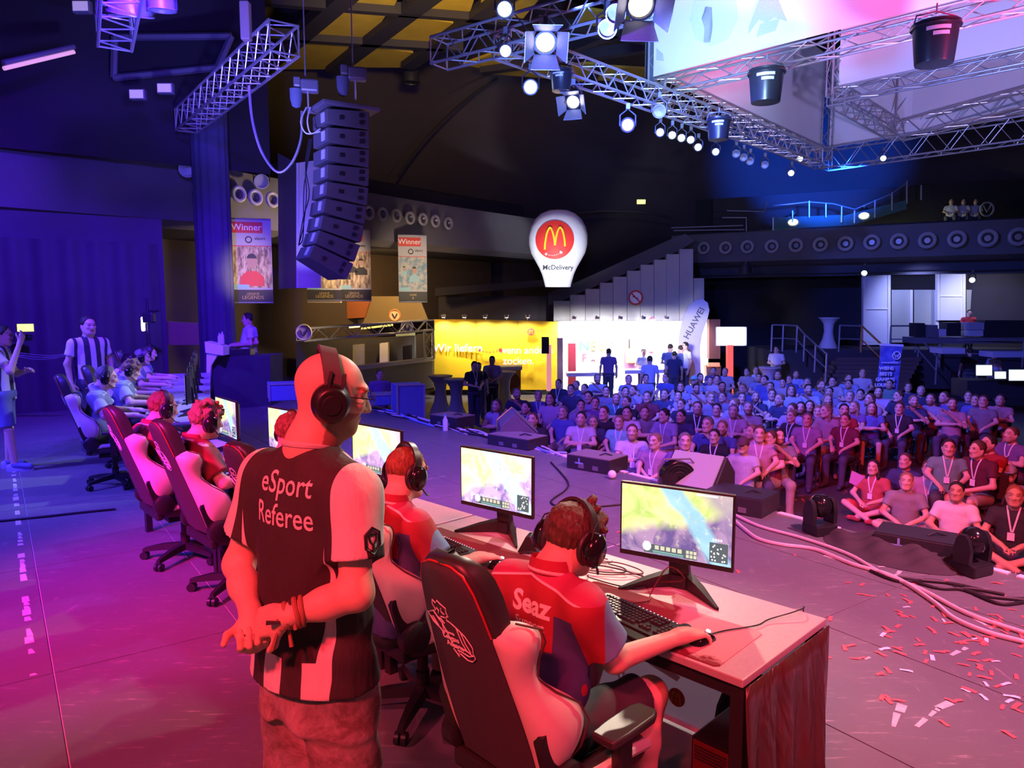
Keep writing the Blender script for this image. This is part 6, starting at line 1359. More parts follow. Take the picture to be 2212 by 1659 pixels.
MB().lathe([(0, 0), (.33, 0), (.33, .02), (0, .02)], 24, Matrix.Translation(P(1102, 826, 23.9) - ct.location) @ Matrix.Rotation(PI / 2, 4, 'X')).build('round_print', mat('brown_round_print', (.25, .08, .02), .6), ct)
# ---- inflatable pin sign
pin = empty('inflatable_sign', P(1205, 620, 24.5), label='white inflatable map pin sign with red round logo', cat='inflatable'); k = 24.5 / FPX
prof = [(0, 0), (27, 0), (30, 12), (34, 26), (40, 40), (49, 56), (58, 72), (62.5, 90), (63, 108), (59, 126), (50, 142), (37, 154), (20, 161), (0, 163)]
env = MB().lathe([(r * k, h * k) for r, h in prof], 48, Matrix.Diagonal((1, .62, 1, 1))).build('envelope', mat('white_inflatable_cloth', (.78, .79, .82), .6), pin)
bt = tree_of(env.data); PC = (-9, 97)
def on_env(x, z, off):
    p = Vector(((PC[0] + x) * k, -5, (PC[1] + z) * k)); h = bt.ray_cast(p, Vector((0, 1, 0))); return (h[0] - Vector((0, off, 0))) if h[0] is not None else p
MB().loft([[on_env(r * math.cos(t), r * math.sin(t), .02) for t in np.linspace(0, 2 * PI, 41)[:-1]] for r in (.5, 8, 16, 24, 32, 40)], caps=False).build('logo_disc', mat('logo_bright_red', (.72, .03, .02), .6), pin)
M_ARCH = mat('logo_yellow', (.95, .62, .02), .6)
for pts in (((-21, -20), (-20, -4), (-16, 16), (-10, 25), (-5, 16), (-1, -2), (0, -12)), ((21, -14), (20, 0), (16, 18), (10, 25), (5, 16), (1, -2), (0, -12))): MB().tube(smooth3([on_env(x, z, .03) for x, z in pts]), 2.3 * k, 8).build('logo_arch', M_ARCH, pin)
for x, z, r2 in ((-18, -29, 2.8), (-12, -31, 1.2), (-8, -32, 1.2), (-4, -32, 1.2), (0, -31.5, 1.2), (4, -30.5, 1.2), (8, -29, 1.2), (13, -26, 3.4)): MB().ball(tuple(on_env(x, z, .03)), (r2 * k, .03, r2 * k), 10).build('logo_dot', M_LETW, pin)
wrap_text('McDelivery', 14 * k, env, frame((-1 * k, -3, 40 * k), (1, 0, 0), (0, 0, 1), (0, -1, 0)), (0, 1, 0), bt, mat('letter_black', (.04, .04, .05), .6), env, .015, .004)
spot('pin_sign_light', P(1190, 690, 21), P(1200, 540, 24.5), (.85, .9, 1), 1100, 50, .8, .2); spot('flag_fill', P(1440, 720, 22.5), P(1490, 730, 25.2), (1, .97, .97), 500, 40, .8, .2)  # second spot is an added fill that brightens the flag front
# ---- stepped white panels of the stair side
M_STP = Mat('pale_stair_panel'); M_STP.color(M_STP.mix(M_STP.noise(1.2, 3), (.38, .37, .40), (.48, .46, .48))).pbr(.7); M_STP = M_STP.m
stp = empty('wall_stair', P(1360, 700, 28), kind='structure', label='stepped pale panels of the stair side')
xs = [1196, 1232, 1265, 1296, 1325, 1355, 1384, 1413, 1440, 1468, 1498]; ys = [650, 637, 624, 611, 598, 585, 572, 561, 549, 538]
for n_ in range(10): wquad('panel', [(xs[n_], ys[n_]), (xs[n_ + 1] - .8, ys[n_]), (xs[n_ + 1] - .8, 860), (xs[n_], 860)], 28 + .0 * n_ + (.06 if n_ % 2 else 0), .3, M_STP, stp)
wquad('panel', [(1499, 601), (1521, 601), (1521, 860), (1499, 860)], 28, .3, M_STP, stp)
# sloping parapet above the steps
wquad('wall_stair_parapet', [(1185, 632), (1240, 612), (1460, 512), (1480, 505), (1500, 520), (1470, 540), (1200, 655), (1185, 660)], 28.6, .3, M_FAS, kind='structure', label='grey sloping parapet of the upper stair')
wquad('wall_ledge', [(940, 622), (1240, 600), (1240, 612), (940, 640)], [27, 28.3, 28.3, 27], .8, M_DARK, kind='structure', label='dark ledge above the yellow booth')
wquad('wall_centre_under', [(930, 640), (1200, 640), (1200, 860), (930, 860)], 29, .2, mat('dark_violet_wall', (.07, .06, .075), .8), kind='structure', label='dark wall behind the yellow booth')
ns = empty('no_smoking_sign', P(1373, 643, 27.8), label='round no smoking sign on the pale stepped panels', cat='sign'); q = 16 * 27.8 / FPX
MB().lathe([(0, 0), (q * .9, 0), (q * .9, .02), (0, .02)], 24, Matrix.Rotation(PI / 2, 4, 'X')).build('disc', M_WB_, ns); MB().torus((0, -.03, 0), (0, 1, 0), q * .88, q * .12, 28, 6).build('ring', M_BRED, ns); MB().tube([(-q * .62, -.03, q * .62), (q * .62, -.03, -q * .62)], q * .1, 6).build('bar', M_BRED, ns); MB().tube([(-q * .4, -.02, q * .15), (q * .3, -.02, -.1 * q)], q * .07, 6).build('cigarette', M_BBLK, ns)
# ---- white booth
YW = 26.6; wb = empty('booth_wall', P(1370, 850, YW), label='bright white phone booth wall lettered NEUE FARBEN', cat='booth')
for x0, x1 in ((1206, 1284), (1285, 1348), (1402, 1444), (1445, 1500), (1501, 1530)): wquad('wall_panel', [(x0, 700), (x1, 700), (x1, 850), (x0, 850)], YW, .15, M_WB_, wb)
wquad('wall_panel', [(1348, 700), (1402, 700), (1402, 850), (1348, 850)], YW + .05, .12, mat('booth_pink', (.85, .35, .45), .6), wb); wquad('top_beam', [(1206, 694), (1545, 694), (1545, 702), (1206, 702)], YW - .1, .3, M_WB_, wb)
for n_, (ch, c) in enumerate((('N', (.05, .45, .15)), ('E', (.85, .55, .05)), ('U', (.85, .25, .05)), ('E', (.8, .6, .3)))): blet(ch, 1262 + 19.5 * n_, 748, 30, YW, mat('letter_%d' % n_, c, .6), wb, .006)
for n_, ch in enumerate('FAR'): blet(ch, 1262 + 19.5 * n_, 774, 26, YW, mat('letter_r%d' % n_, ((.75, .08, .12), (.8, .3, .25), (.85, .4, .35))[n_], .6), wb, .006)
dr = wquad('booth_door', [(1352, 724), (1381, 724), (1381, 784), (1352, 784)], YW - .1, .08, mat('orange_brown_door', (.65, .25, .12), .5), wb); wquad('door_handle', [(1358, 732), (1361, 732), (1361, 752), (1358, 752)], YW - .14, .03, M_FIX, wb)
MB().lathe([(0, 0), (.16, .05), (.2, .5), (.1, .9), (.12, 1.2), (0, 1.3)], 16, Matrix.Translation(P(1407, 762, YW - .12) - wb.location)).build('pink_figure_print', mat('pink_print', (.85, .25, .4), .6), wb)
wquad('booth_table', [(1225, 806), (1330, 804), (1330, 812), (1225, 814)], 24.8, .6, M_WB_, label='white demo table in front of the white booth', cat='table'); wquad('booth_table', [(1350, 800), (1440, 798), (1440, 806), (1350, 808)], 25, .6, M_WB_, label='white demo table beside the booth door', cat='table')
for n_, px in enumerate((1240, 1290, 1340, 1390, 1440, 1490)): clip_lamp(px, 690, YW - .9, f'clip lamp above the white booth, {ORD[n_]} from the left', 340, (1, .98, .97), .75, 150)
rc_ = wquad('roll_column', [(1228, 742), (1244, 742), (1244, 840), (1228, 840)], 25.8, .3, mat('dark_red_column', (.35, .02, .05), .6), label='dark red column between the yellow and white booths', cat='column'); wquad('roll_column', [(1204, 730), (1216, 730), (1216, 850), (1204, 850)], 25.4, .3, mat('lilac_column', (.45, .38, .5), .6), label='lilac column at the right edge of the yellow booth', cat='column')
tl = empty('totem_lamp', P(1186, 840, 24.5), label='pink lit totem in front of the yellow booth', cat='totem'); wquad('column', [(1181, 745), (1191, 745), (1191, 845), (1181, 845)], 24.5, .15, mat('pink_totem', (1, .35, .35), .5, emit=.7), tl); wquad('dark_panel', [(1170, 728), (1186, 728), (1186, 764), (1170, 764)], 24.4, .1, M_FIX, tl)
# drop flag with lettering
fl = empty('drop_flag', P(1490, 830, 25.6), label='white drop shaped flag lettered HUAWEI', cat='flag'); k = 25.6 / FPX
flp = [(-28, 0), (24, 0), (22, 50), (20, 80), (24, 110), (34, 140), (38, 160), (34, 176), (22, 184), (8, 182), (-6, 170), (-18, 146), (-26, 110), (-30, 60)]
MB().prism([(x * k, z * k) for x, z in flp], -.015, .015, Matrix(((1, 0, 0, 0), (0, 0, -1, 0), (0, 1, 0, 0), (0, 0, 0, 1)))).build('flag_cloth', mat('pale_flag_cloth', (.62, .60, .66), .7), fl, 30); MB().cyl((0, .06, -.6), (0, .06, 0), .03).build('pole', M_FIXB, fl)
lettering('HUAWEI', 19 * k, mat('flag_letter', (.12, .12, .15), .6), fl, Matrix.Translation((6 * k, -.03, 132 * k)) @ Matrix.Rotation(R(-62), 4, 'Y') @ Matrix.Rotation(PI / 2, 4, 'X'), .004)
# white lit display on a red column
dp = empty('display_sign', P(1578, 830, 24), label='blank bright white display on a glowing red column', cat='sign'); wquad('screen', [(1549, 708), (1611, 708), (1611, 745), (1549, 745)], 24, .1, mat('lit_white_display', (.95, .97, 1), .4, emit=3), dp); wquad('frame', [(1547, 706), (1613, 706), (1613, 747), (1547, 747)], 24.06, .1, M_WB_, dp); wquad('column', [(1572, 745), (1584, 745), (1584, 850), (1572, 850)], 24.02, .2, mat('lit_red_column', (1, .10, .06), .5, emit=1.2), dp)
wquad('display_rack', [(1532, 690), (1556, 690), (1556, 775), (1532, 775)], 26.0, .3, mat('dark_display_rack', (.10, .03, .03), .6), label='dark rack with red goods beside the white booth', cat='rack'); wquad('display_table', [(1526, 790), (1558, 790), (1556, 820), (1528, 820)], 25.5, .4, mat('brown_display_table', (.30, .18, .12), .6), label='small brown display table right of the white booth', cat='table')
for n_ in range(3): wquad('lit_goods', [(1530 + 9 * n_, 784), (1537 + 9 * n_, 784), (1537 + 9 * n_, 792), (1530 + 9 * n_, 792)], 25.3, .15, mat('lit_red_goods', (1, .3, .15), .5, emit=1), label=['left glowing red box on the brown display table', 'middle glowing red box on the brown display table', 'right glowing red box on the brown display table'][n_], cat='box', group='glowing boxes on the display table')
# ---- bar tables in stretch covers
M_STR = mat('white_stretch_cover', (.62, .60, .62), .7); M_STRD = mat('grey_stretch_cover', (.42, .42, .46), .7)
def bar_table(px, pyb, lab, m=M_STR, z=ZH, s=1.0, Y=None):
    p = G(px, pyb, z) if Y is None else Vector((P(px, pyb, Y).x, Y, z)); e = empty('bar_table', p, label=lab, cat='bar table', group='bar tables in stretch covers')
    MB().lathe([(.33 * s, 0), (.30 * s, .1), (.2 * s, .35), (.155 * s, .62), (.19 * s, .9), (.30 * s, 1.05), (.36 * s, 1.1)], 20).build('cover', m, e); MB().lathe([(0, 1.1), (.36 * s, 1.1), (.365 * s, 1.115), (.36 * s, 1.13), (0, 1.13)], 20).build('table_top', m, e)
bar_table(952, 893, 'white covered bar table farthest left in front of the yellow booth', M_STRD); bar_table(986, 904, 'white covered bar table beside the standing visitor in black', M_STRD); bar_table(1058, 888, 'white covered bar table behind the visitor in black', M_STRD); bar_table(1660, 822, 'white covered bar table behind the crowd, left of the stairs', M_STR, ZH, 1.0, 24.6); bar_table(1090, 880, 'white covered bar table before the yellow counter', M_STRD)
bar_table(1788, 752, 'white covered bar table standing on the platform', M_STR, .40)
# ---- right platform: stairs, rails, doors
M_PLAT = mat('dark_platform', (.045, .04, .05), .8); M_RAIL = mat('steel_rail', (.42, .42, .46), .4, .6); M_STEP = mat('brown_step', (.12, .085, .07), .7)
YP = 26.5
wquad('floor_platform', [(1664, 756), (2400, 756), (2400, 840), (1664, 840)], YP, 3.0, M_PLAT, kind='structure', label='dark raised platform under the right balcony')
st = empty('stair', P(1850, 830, 24), kind='structure', label='brown steps up to the platform')
for n_ in range(8): wquad('step', [(1810 - 6 * n_, 772 + 9 * n_), (1990 - 5 * n_, 772 + 9 * n_), (1990 - 5 * n_, 781 + 9 * n_), (1810 - 6 * n_, 781 + 9 * n_)], YP - .2 - .32 * n_, .32, M_STEP, st)
def rail(pts, lab, r=.03, m=None, posts=True, drop=.95):
    e = empty('handrail', pts[0], label=lab, cat='handrail', group='handrails'); o = Vector(pts[0]); m = m or M_RAIL
    MB().tube([Vector(p) - o for p in pts], r, 6).build('top_tube', m, e)
    MB().tube([Vector(p) - o - Vector((0, 0, drop * .5)) for p in pts], r * .7, 6).build('middle_tube', m, e)
    if posts:
        for p in pts: MB().tube([Vector(p) - o, Vector(p) - o - Vector((0, 0, drop))], r, 6).build('post', m, e)
rail([P(1668, 702, YP), P(1692, 702, YP), P(1722, 704, YP), P(1738, 722, YP - .6), P(1762, 744, YP - 1.4), P(1786, 764, YP - 2.2)], 'steel handrail sloping down left of the platform stair'); rail([P(1814, 703, YP), P(1862, 704, YP)], 'short steel rail right of the platform bar table'); rail([P(1862, 704, YP), P(1904, 744, YP - 1.8)], 'orange handrail of the platform stair', .035, mat('orange_lit_rail', (.65, .28, .08), .4, .2)); rail([P(1925, 704, YP), P(1980, 704, YP), P(2030, 728, YP - .4), P(2032, 735, YP - .4), P(2212, 735, YP - .8)], 'steel rail in front of the production desks'); rail([P(1985, 728, YP), P(2024, 770, YP - 1.5)], 'steel handrail sloping down right of the blue banner')
M_DOOR = mat('white_panel_door', (.72, .73, .80), .6); M_WIN = mat('frosted_pale_glass', (.42, .44, .42), .5)
for n_, (x0, x1, y0, y1) in enumerate(((1870, 1918, 588, 745), (2030, 2080, 586, 692), (2200, 2250, 584, 688))):
    d = empty('door_%d' % (n_ + 1), P((x0 + x1) / 2, y1, 28.6), kind='structure', label='white tall panel under the right balcony'); wquad('leaf', [(x0, y0), (x1, y0 - 2), (x1, y1), (x0, y1)], 28.6, .1, M_DOOR, d); wquad('frame', [(x0 - 5, y0), (x0, y0), (x0, y1), (x0 - 5, y1)], 28.55, .15, M_WHT, d); wquad('frame', [(x1, y0 - 2), (x1 + 6, y0 - 2), (x1 + 6, y1), (x1, y1)], 28.55, .15, M_WHT, d); wquad('mid_rail', [(x0, (y0 + y1) / 2), (x1, (y0 + y1) / 2), (x1, (y0 + y1) / 2 + 2), (x0, (y0 + y1) / 2 + 2)], 28.55, .05, M_WHT, d)
for n_, (x0, x1) in enumerate(((1926, 1966), (1975, 2022), (2088, 2136), (2146, 2192))):
    w_ = empty('window_%d' % (n_ + 1), P((x0 + x1) / 2, 700, 28.8), kind='structure', label='frosted window under the right balcony'); wquad('pane', [(x0, 626), (x1, 626), (x1, 740), (x0, 740)], 28.8, .03, M_WIN, w_); wquad('mullion', [(x1, 626), (x1 + 6, 626), (x1 + 6, 740), (x1, 740)], 28.7, .1, M_WHT, w_)
spot('under_balcony_lamp', P(1980, 600, 26.8), P(1990, 690, 28.8), (.35, .40, 1), 330, 130, .9, .2); spot('under_balcony_lamp', P(2130, 600, 26.8), P(2120, 690, 28.8), (.55, .55, .8), 260, 130, .9, .2)
for n_, (px, py) in enumerate(((1867, 590), (2100, 605))): lamp(P(px, py, 25.5), (3, 8, 1), ['small bright projector under the right balcony, left one', 'small bright projector under the right balcony, right one'][n_], (.85, 1, .9), 12, .10, grp='projectors')
lamp(P(1610, 589, 27), P(1610, 640, 27), 'dim orange pendant lamp under the right balcony', (1, .45, .1), .8, .22, hang=.3)
# production desks and monitors
def block(name, x0, x1, y0, y1, Y, d, m, lab, cat_, grp=None): return wquad(name, [(x0, y0), (x1, y0), (x1, y1), (x0, y1)], Y, d, m, label=lab, cat=cat_, group=grp)
for n_, (x0, x1, y0, y1, m) in enumerate(((1980, 1998, 698, 728, M_FIX), (2004, 2026, 702, 730, M_FIXB), (2046, 2076, 697, 726, M_FIX), (2092, 2126, 697, 712, mat('grey_case', (.4, .38, .45), .6)), (2128, 2212, 692, 728, M_FIX), (2094, 2124, 713, 726, mat('pale_case', (.5, .5, .55), .6)), (2029, 2044, 711, 726, mat('pale_device', (.55, .52, .6), .6)))):
    block('flight_case', x0, x1, y0, y1, 26, .5, m, f'equipment case on the production desk, {ORD[n_]} in the upper row', 'case', 'equipment on the upper production desk')
block('production_desk', 1975, 2240, 729, 742, 26, .8, M_FIXB, 'long upper production desk behind the rail', 'desk'); block('production_desk', 2035, 2085, 752, 764, 23.5, .7, mat('pale_table', (.5, .5, .6), .6), 'pale lower table with white cloth edge', 'desk'); block('production_desk', 2145, 2240, 760, 772, 23, .7, mat('pale_table2', (.45, .46, .6), .6), 'pale lower table at the right picture edge', 'desk')
for n_, (x0, x1, y0, y1) in enumerate(((2110, 2143, 789, 811), (2150, 2173, 803, 818), (2181, 2225, 799, 822))):
    e = empty('monitor', P((x0 + x1) / 2, y1, 20.5), label=f'glowing production monitor at the right edge, {ORD[n_]} from the left', cat='monitor', group='production monitors'); wquad('screen', [(x0, y0), (x1, y0), (x1, y1), (x0, y1)], 20.5, .03, mat('production_screen', (.75, .95, .95), .4, emit=1.6), e); wquad('housing', [(x0 - 2, y0 - 2), (x1 + 2, y0 - 2), (x1 + 2, y1 + 2), (x0 - 2, y1 + 2)], 20.54, .05, M_FIX, e)
block('production_desk', 2090, 2240, 822, 860, 20.8, .8, M_FIX, 'black production desk under the glowing monitors', 'desk')
# blue roll banner
M_BLUEB = Mat('blue_banner_print'); M_BLUEB.color(M_BLUEB.mix(M_BLUEB.noise(4, 3).ramp(.45, .6), (.10, .12, .50), (.20, .22, .62))).pbr(.6); M_BLUEB = M_BLUEB.m
bb = empty('roll_banner', P(1920, 840, 19.5), label='blue roll up banner lettered WIENS BESTE GAMING LOUNGE', cat='banner'); wquad('cloth', [(1904, 746), (1950, 748), (1938, 845), (1894, 840)], 19.5, .02, M_BLUEB, bb); wquad('top_bar', [(1902, 742), (1952, 744), (1952, 749), (1902, 747)], 19.48, .06, M_WHT, bb)
for n_, (s_, y) in enumerate((('WIENS', 796), ('BESTE', 808), ('GAMING', 820), ('LOUNGE', 832))): blet(s_, 1915 - n_ * 1.4, y, 10.5, 19.45, M_LETW, bb, .004)
blet('www.area52.at', 1922, 783, 6, 19.45, M_LETW, bb, .001); MB().torus(P(1937, 768, 19.44) - bb.location, (0, 1, 0), .10, .015, 20, 6).build('round_logo', M_LETW, bb); MB().tube([P(1930 + x, 768 + y, 19.43) - bb.location for x, y in ((2, -4), (5, 4), (7, -1), (9, 4), (12, -4))], .012, 6).build('logo_mark', M_LETW, bb)
# upper terrace on the right: glass rail posts, lamps, railings
tr = empty('terrace_rail', P(1700, 480, 29), label='steel and glass railing on the upper right terrace', cat='railing')
o_ = tr.location
for px, y0, y1 in ((1670, 470, 498), (1712, 455, 480), (1748, 434, 470), (1784, 440, 470), (1818, 446, 480), (1846, 455, 482), (1890, 432, 470), (1927, 415, 455), (1959, 390, 440), (1990, 400, 432)): MB().tube([P(px, y0, 29) - o_, P(px, y1, 29) - o_], .03, 6).build('post', M_RAIL, tr)
for a in (((1670, 444), (1748, 436), (1800, 440), (1846, 452), (1927, 418), (1959, 394)), ((1570, 455), (1650, 457), (1656, 437)), ((1450, 492), (1605, 487)), ((1455, 498), (1608, 496)), ((1560, 470), (1612, 470), (1612, 500))): MB().tube([P(x, y, 29) - o_ for x, y in a], .025, 6).build('rail_tube', M_RAIL, tr)
Mgl = Mat('green_tinted_glass'); Mgl.color((.12, .3, .28)).pbr(.15, 0); Mgl.b.inputs['Alpha'].default_value = .45
wquad('glass_pane', [(1672, 470), (1820, 464), (1820, 498), (1672, 500)], 29.1, .02, Mgl.m, tr); wquad('glass_pane', [(1822, 466), (1958, 432), (1958, 452), (1822, 492)], 29.1, .02, Mgl.m, tr)
for n_, (px, py) in enumerate(((1713, 480), (1866, 466))): lamp(P(px, py, 30.2), P(px, py + 80, 29), ['left yellow lamp behind the terrace glass', 'right yellow lamp behind the terrace glass'][n_], (.95, 1, .4), 8, .22, hang=.3); spot('terrace_lamp_light', P(px, py, 29.9), P(px + 20, py + 30, 30), (.9, 1, .35), 260, 150, .9, .1)
wquad('wall_terrace_back', [(1540, 430), (2300, 380), (2300, 500), (1540, 500)], 31.5, .2, M_DARK, kind='structure', label='dark wall at the back of the upper terrace')
for n_, px in enumerate((2052, 2078, 2104)): person('sit0', Vector((P(px, 485, 30.6).x, 30.6, 4.93)), R(150), (.5, .5, .65), f'faint spectator on the upper right terrace, {ORD[n_]} from the left', 'spectators on the terrace')
tw_ = empty('wall_wheel', P(2132, 452, 29.0), label='round light ring on the upper right terrace wall', cat='ring'); MB().torus((0, 0, 0), (0, 1, 0), .26, .035, 24, 6).build('ring', M_RING, tw_); MB().tube([(-.15, 0, .15), (0, 0, -.1), (.15, 0, .15)], .03, 6).build('mark', M_RING, tw_)
# ---- DJ table on the stage end with white stand
M_LWC = cloth('black_table_cloth', (.045, .045, .06))
dj = empty('dj_table', P(520, 882, 14.3), label='black draped table on the far stage end', cat='table'); wquad('front_cloth', [(458, 772), (584, 768), (584, 884), (466, 892)], [14.0, 14.6, 14.6, 14.0], .8, M_LWC, dj); wquad('left_cloth', [(444, 784), (458, 772), (466, 892), (450, 868)], [14.5, 14.0, 14.0, 14.5], .1, M_LWC, dj)
wquad('mixer', [(478, 756), (540, 754), (540, 768), (478, 770)], [14.3, 14.6, 14.6, 14.3], .3, M_FIX, dj)
ws = empty('white_stand', P(468, 860, 13.8), label='white tilted lectern stand beside the black draped table', cat='stand'); wquad('panel', [(442, 738), (482, 748), (482, 768), (444, 762)], 13.8, .3, M_WHT, ws); wquad('leg', [(446, 764), (470, 766), (456, 790), (452, 824), (446, 824)], 13.85, .06, M_WHT, ws)
for n_, (px, py) in enumerate(((475, 738), (478, 735))): MB().lathe([(0, 0), (.035, 0), (.035, .16), (.015, .2), (.015, .23), (0, .23)], 10).build('water_bottle', mat('clear_bottle', (.6, .65, .75), .2), None, label=['left small bottle on the white lectern stand', 'right small bottle on the white lectern stand'][n_], cat='bottle', group='bottles on the stand', loc=P(px + 3 * n_, py + 8, 13.9))
# ================================================================== the audience
PAL = dict(navy=(.05, .06, .14), blue=(.10, .14, .42), lblue=(.45, .55, .80), white=(.75, .74, .76), lav=(.42, .38, .55), lilac=(.50, .40, .58), purple=(.22, .12, .34), black=(.03, .03, .035), teal=(.10, .40, .50), mint=(.25, .68, .58),
           maroon=(.20, .03, .06), red=(.55, .04, .05), pink=(.62, .36, .42), rose=(.50, .30, .32), grey=(.25, .25, .27), green=(.22, .50, .40))
CNAME = dict(navy='navy', blue='blue', lblue='light blue', white='white', lav='lavender', lilac='lilac', purple='purple', black='black', teal='teal', mint='mint green', maroon='maroon', red='red', pink='pale pink', rose='rose', grey='grey', green='green')
RAW = []
for (x, y, *r) in [(290, 530, 'lav', 'g'), (540, 390, 'navy'), (640, 560, 'navy', 'l'), (790, 410, 'blue', 'l'), (930, 450, 'lilac', 'g'), (1030, 270, 'navy', 'l'), (1180, 340, 'navy'), (1240, 290, 'blue'), (1340, 330, 'lav'), (1390, 430, 'lav'), (1500, 210, 'lblue'), (1600, 360, 'lav'), (1470, 500, 'purple'), (1300, 530, 'lav'), (1085, 610, 'blue'),
        (1300, 690, 'white', 'r'), (1445, 730, 'navy'), (1570, 620, 'black'), (1720, 450, 'teal', 'l'), (1755, 730, 'mint', 'l'), (1840, 490, 'black'), (1850, 620, 'white'), (1830, 370, 'lav'), (1870, 220, 'lblue'), (1920, 350, 'lav'), (2075, 210, 'lblue'), (2090, 430, 'maroon'), (2060, 620, 'grey'), (1910, 850, 'white', 'r'), (720, 700, 'black'), (2180, 960, 'pink', 'l')]:
    RAW.append((1020 + x * .1808, 780 + y * .1808, *r))
for (x, y, *r) in [(320, 200, 'blue'), (310, 400, 'navy'), (300, 650, 'lav', 'l'), (500, 660, 'navy'), (500, 310, 'lblue'), (690, 330, 'white'), (700, 560, 'black', 'l'), (470, 420, 'lav'), (505, 520, 'navy'), (190, 960, 'pink', 'l'), (550, 960, 'purple', 'l'), (740, 200, 'blue'), (660, 230, 'lblue', 'c'), (850, 240, 'lblue'), (890, 120, 'blue'), (930, 220, 'white'), (1030, 130, 'white'), (1000, 310, 'lblue'), (860, 440, 'lav'), (1000, 430, 'lav'), (930, 580, 'white'),
        (820, 760, 'blue'), (1000, 800, 'blue'), (900, 900, 'black', 'l'), (1130, 600, 'pink', 'r'), (1140, 520, 'lav'), (1230, 440, 'lav', 'l'), (1310, 560, 'pink'), (1290, 130, 'white'), (1400, 110, 'white'), (1430, 200, 'lblue'), (1500, 230, 'blue'), (1240, 330, 'blue'), (1400, 430, 'navy', 'l'), (1570, 310, 'blue'), (1590, 400, 'lblue', 'l'), (1680, 460, 'navy'), (1660, 170, 'lblue'), (1720, 260, 'white'), (1800, 220, 'blue'), (1880, 160, 'lblue'), (1820, 350, 'lblue', 'g'), (1940, 560, 'lav', 'g'),
        (2040, 540, 'purple', 'g'), (2010, 260, 'blue'), (2030, 340, 'lblue'), (2180, 300, 'lblue'), (1830, 580, 'lav'), (1820, 660, 'black', 'l'), (2010, 700, 'lilac', 'l'), (2140, 610, 'black'), (1345, 850, 'white'), (1440, 870, 'pink', 'l'), (1245, 1010, 'white', 'c'), (1680, 900, 'grey'), (1570, 920, 'maroon')]:
    RAW.append((1380 + x * .1808, 780 + y * .1808, *r))
for (x, y, *r) in [(165, 340, 'lblue'), (230, 490, 'lav', 'g'), (240, 410, 'lav'), (275, 300, 'white'), (205, 600, 'rose', 'g'), (440, 270, 'lblue'), (580, 215, 'white'), (440, 330, 'lblue'), (450, 450, 'lav'), (490, 560, 'purple', 'g'), (400, 690, 'maroon', 'l'), (390, 590, 'red'), (555, 430, 'lav'), (650, 480, 'lav', 'g'), (670, 570, 'blue', 'g'), (745, 410, 'lilac'), (850, 330, 'green'), (940, 450, 'navy'), (950, 570, 'black', 'l'), (1040, 360, 'navy'), (1100, 500, 'navy'), (1170, 395, 'navy'), (1270, 480, 'lav'),
        (1400, 460, 'blue'), (1490, 530, 'rose'), (1650, 450, 'navy'), (1720, 490, 'blue'), (1970, 490, 'rose'), (1800, 500, 'grey'), (1450, 970, 'green', 'l'), (1740, 990, 'maroon', 'l'), (1850, 930, 'red'), (2080, 840, 'purple', 'l')]:
    RAW.append((1740 + x * .2134, 760 + y * .2134, *r))
M_SEAT = mat('dark_chair_shell', (.05, .05, .07), .6); M_SEATL = mat('pale_chair_shell', (.55, .45, .40), .5)
def chair_mesh(m):
    mb = MB(); mb.box((0, -.02, .435), (.44, .44, .03)); mb.loft([[(-.21, -.23, .5), (.21, -.23, .5), (.21, -.25, .5), (-.21, -.25, .5)], [(-.2, -.29, .85), (.2, -.29, .85), (.2, -.31, .85), (-.2, -.31, .85)]])
    for sx in (-1, 1):
        mb.cyl((sx * .2, .17, .43), (sx * .22, .2, 0), .014, n=6); mb.cyl((sx * .2, -.2, .43), (sx * .22, -.26, 0), .014, n=6); mb.cyl((sx * .19, -.2, .42), (sx * .19, -.26, .6), .014, n=6)
    return mb.mesh('audience_chair', m, 30)
CM = chair_mesh(M_SEAT); CML = chair_mesh(M_SEATL)
RAW.sort(key=lambda q: -q[1])
rr = random.Random(11); used = {}; SIT = ['sit0', 'sit1', 'sit2', 'sit3', 'sit0', 'sit3']
rows_ = [[q for q in RAW if lo_ <= q[1] < hi_] for lo_, hi_ in ((925, 2000), (905, 925), (888, 905), (872, 888), (858, 872), (844, 858), (830, 844), (815, 830), (0, 815))]
for ri, rw in enumerate(rows_):
    rw.sort(key=lambda q: q[0])
    for ci, q in enumerate(rw):
        px, py, col = q[:3]; fl_ = q[3] if len(q) > 3 else ''
        pk = SIT[rr.randrange(6)]; hz = PROTO[pk][1][0].z; sc = rr.uniform(.95, 1.04)
        h = G(px, py, ZH + hz * sc); face = math.atan2(4.0 - h.y, -.5 - h.x) + rr.uniform(-.5, .35); rz = face - PI / 2
        off = Vector((math.cos(face), math.sin(face), 0)) * PROTO[pk][1][0].y * sc; loc = Vector((h.x, h.y, ZH)) - off
        c = PAL[col]; k_ = rr.uniform(.5, .95); c = tuple(max(.01, v * k_) for v in c)
        ex_ = {'g': ' and long hair', 'l': ' wearing a lanyard', 'r': ' with a red lanyard', 'c': ' and a cap'}.get(fl_, '')
        lab = f'spectator in {CNAME[col]} shirt{ex_}, {ORD[ri]} crowd row, {ORD[ci]} from the left'
        o = person(pk, loc, rz, c, lab, 'seated crowd', 'long' if fl_ == 'g' else 'short', HAIRM[rr.randrange(6)], PAL['mint'] if fl_ == 'c' and col == 'lblue' else ((.12, .05, .06) if fl_ == 'c' else None), fl_ in ('l', 'r'), M_CTR2 if rr.random() < .25 else None, sc)
        inst('audience_chair', CML if (px > 1670 and px < 1690 and py > 935) else CM, None, Matrix.Translation(loc) @ Matrix.Rotation(rz, 4, 'Z') @ Matrix.Scale(sc, 4), label=f'chair in the {ORD[ri]} crowd row, {ORD[ci]} from the left', cat='chair', group='crowd chairs')
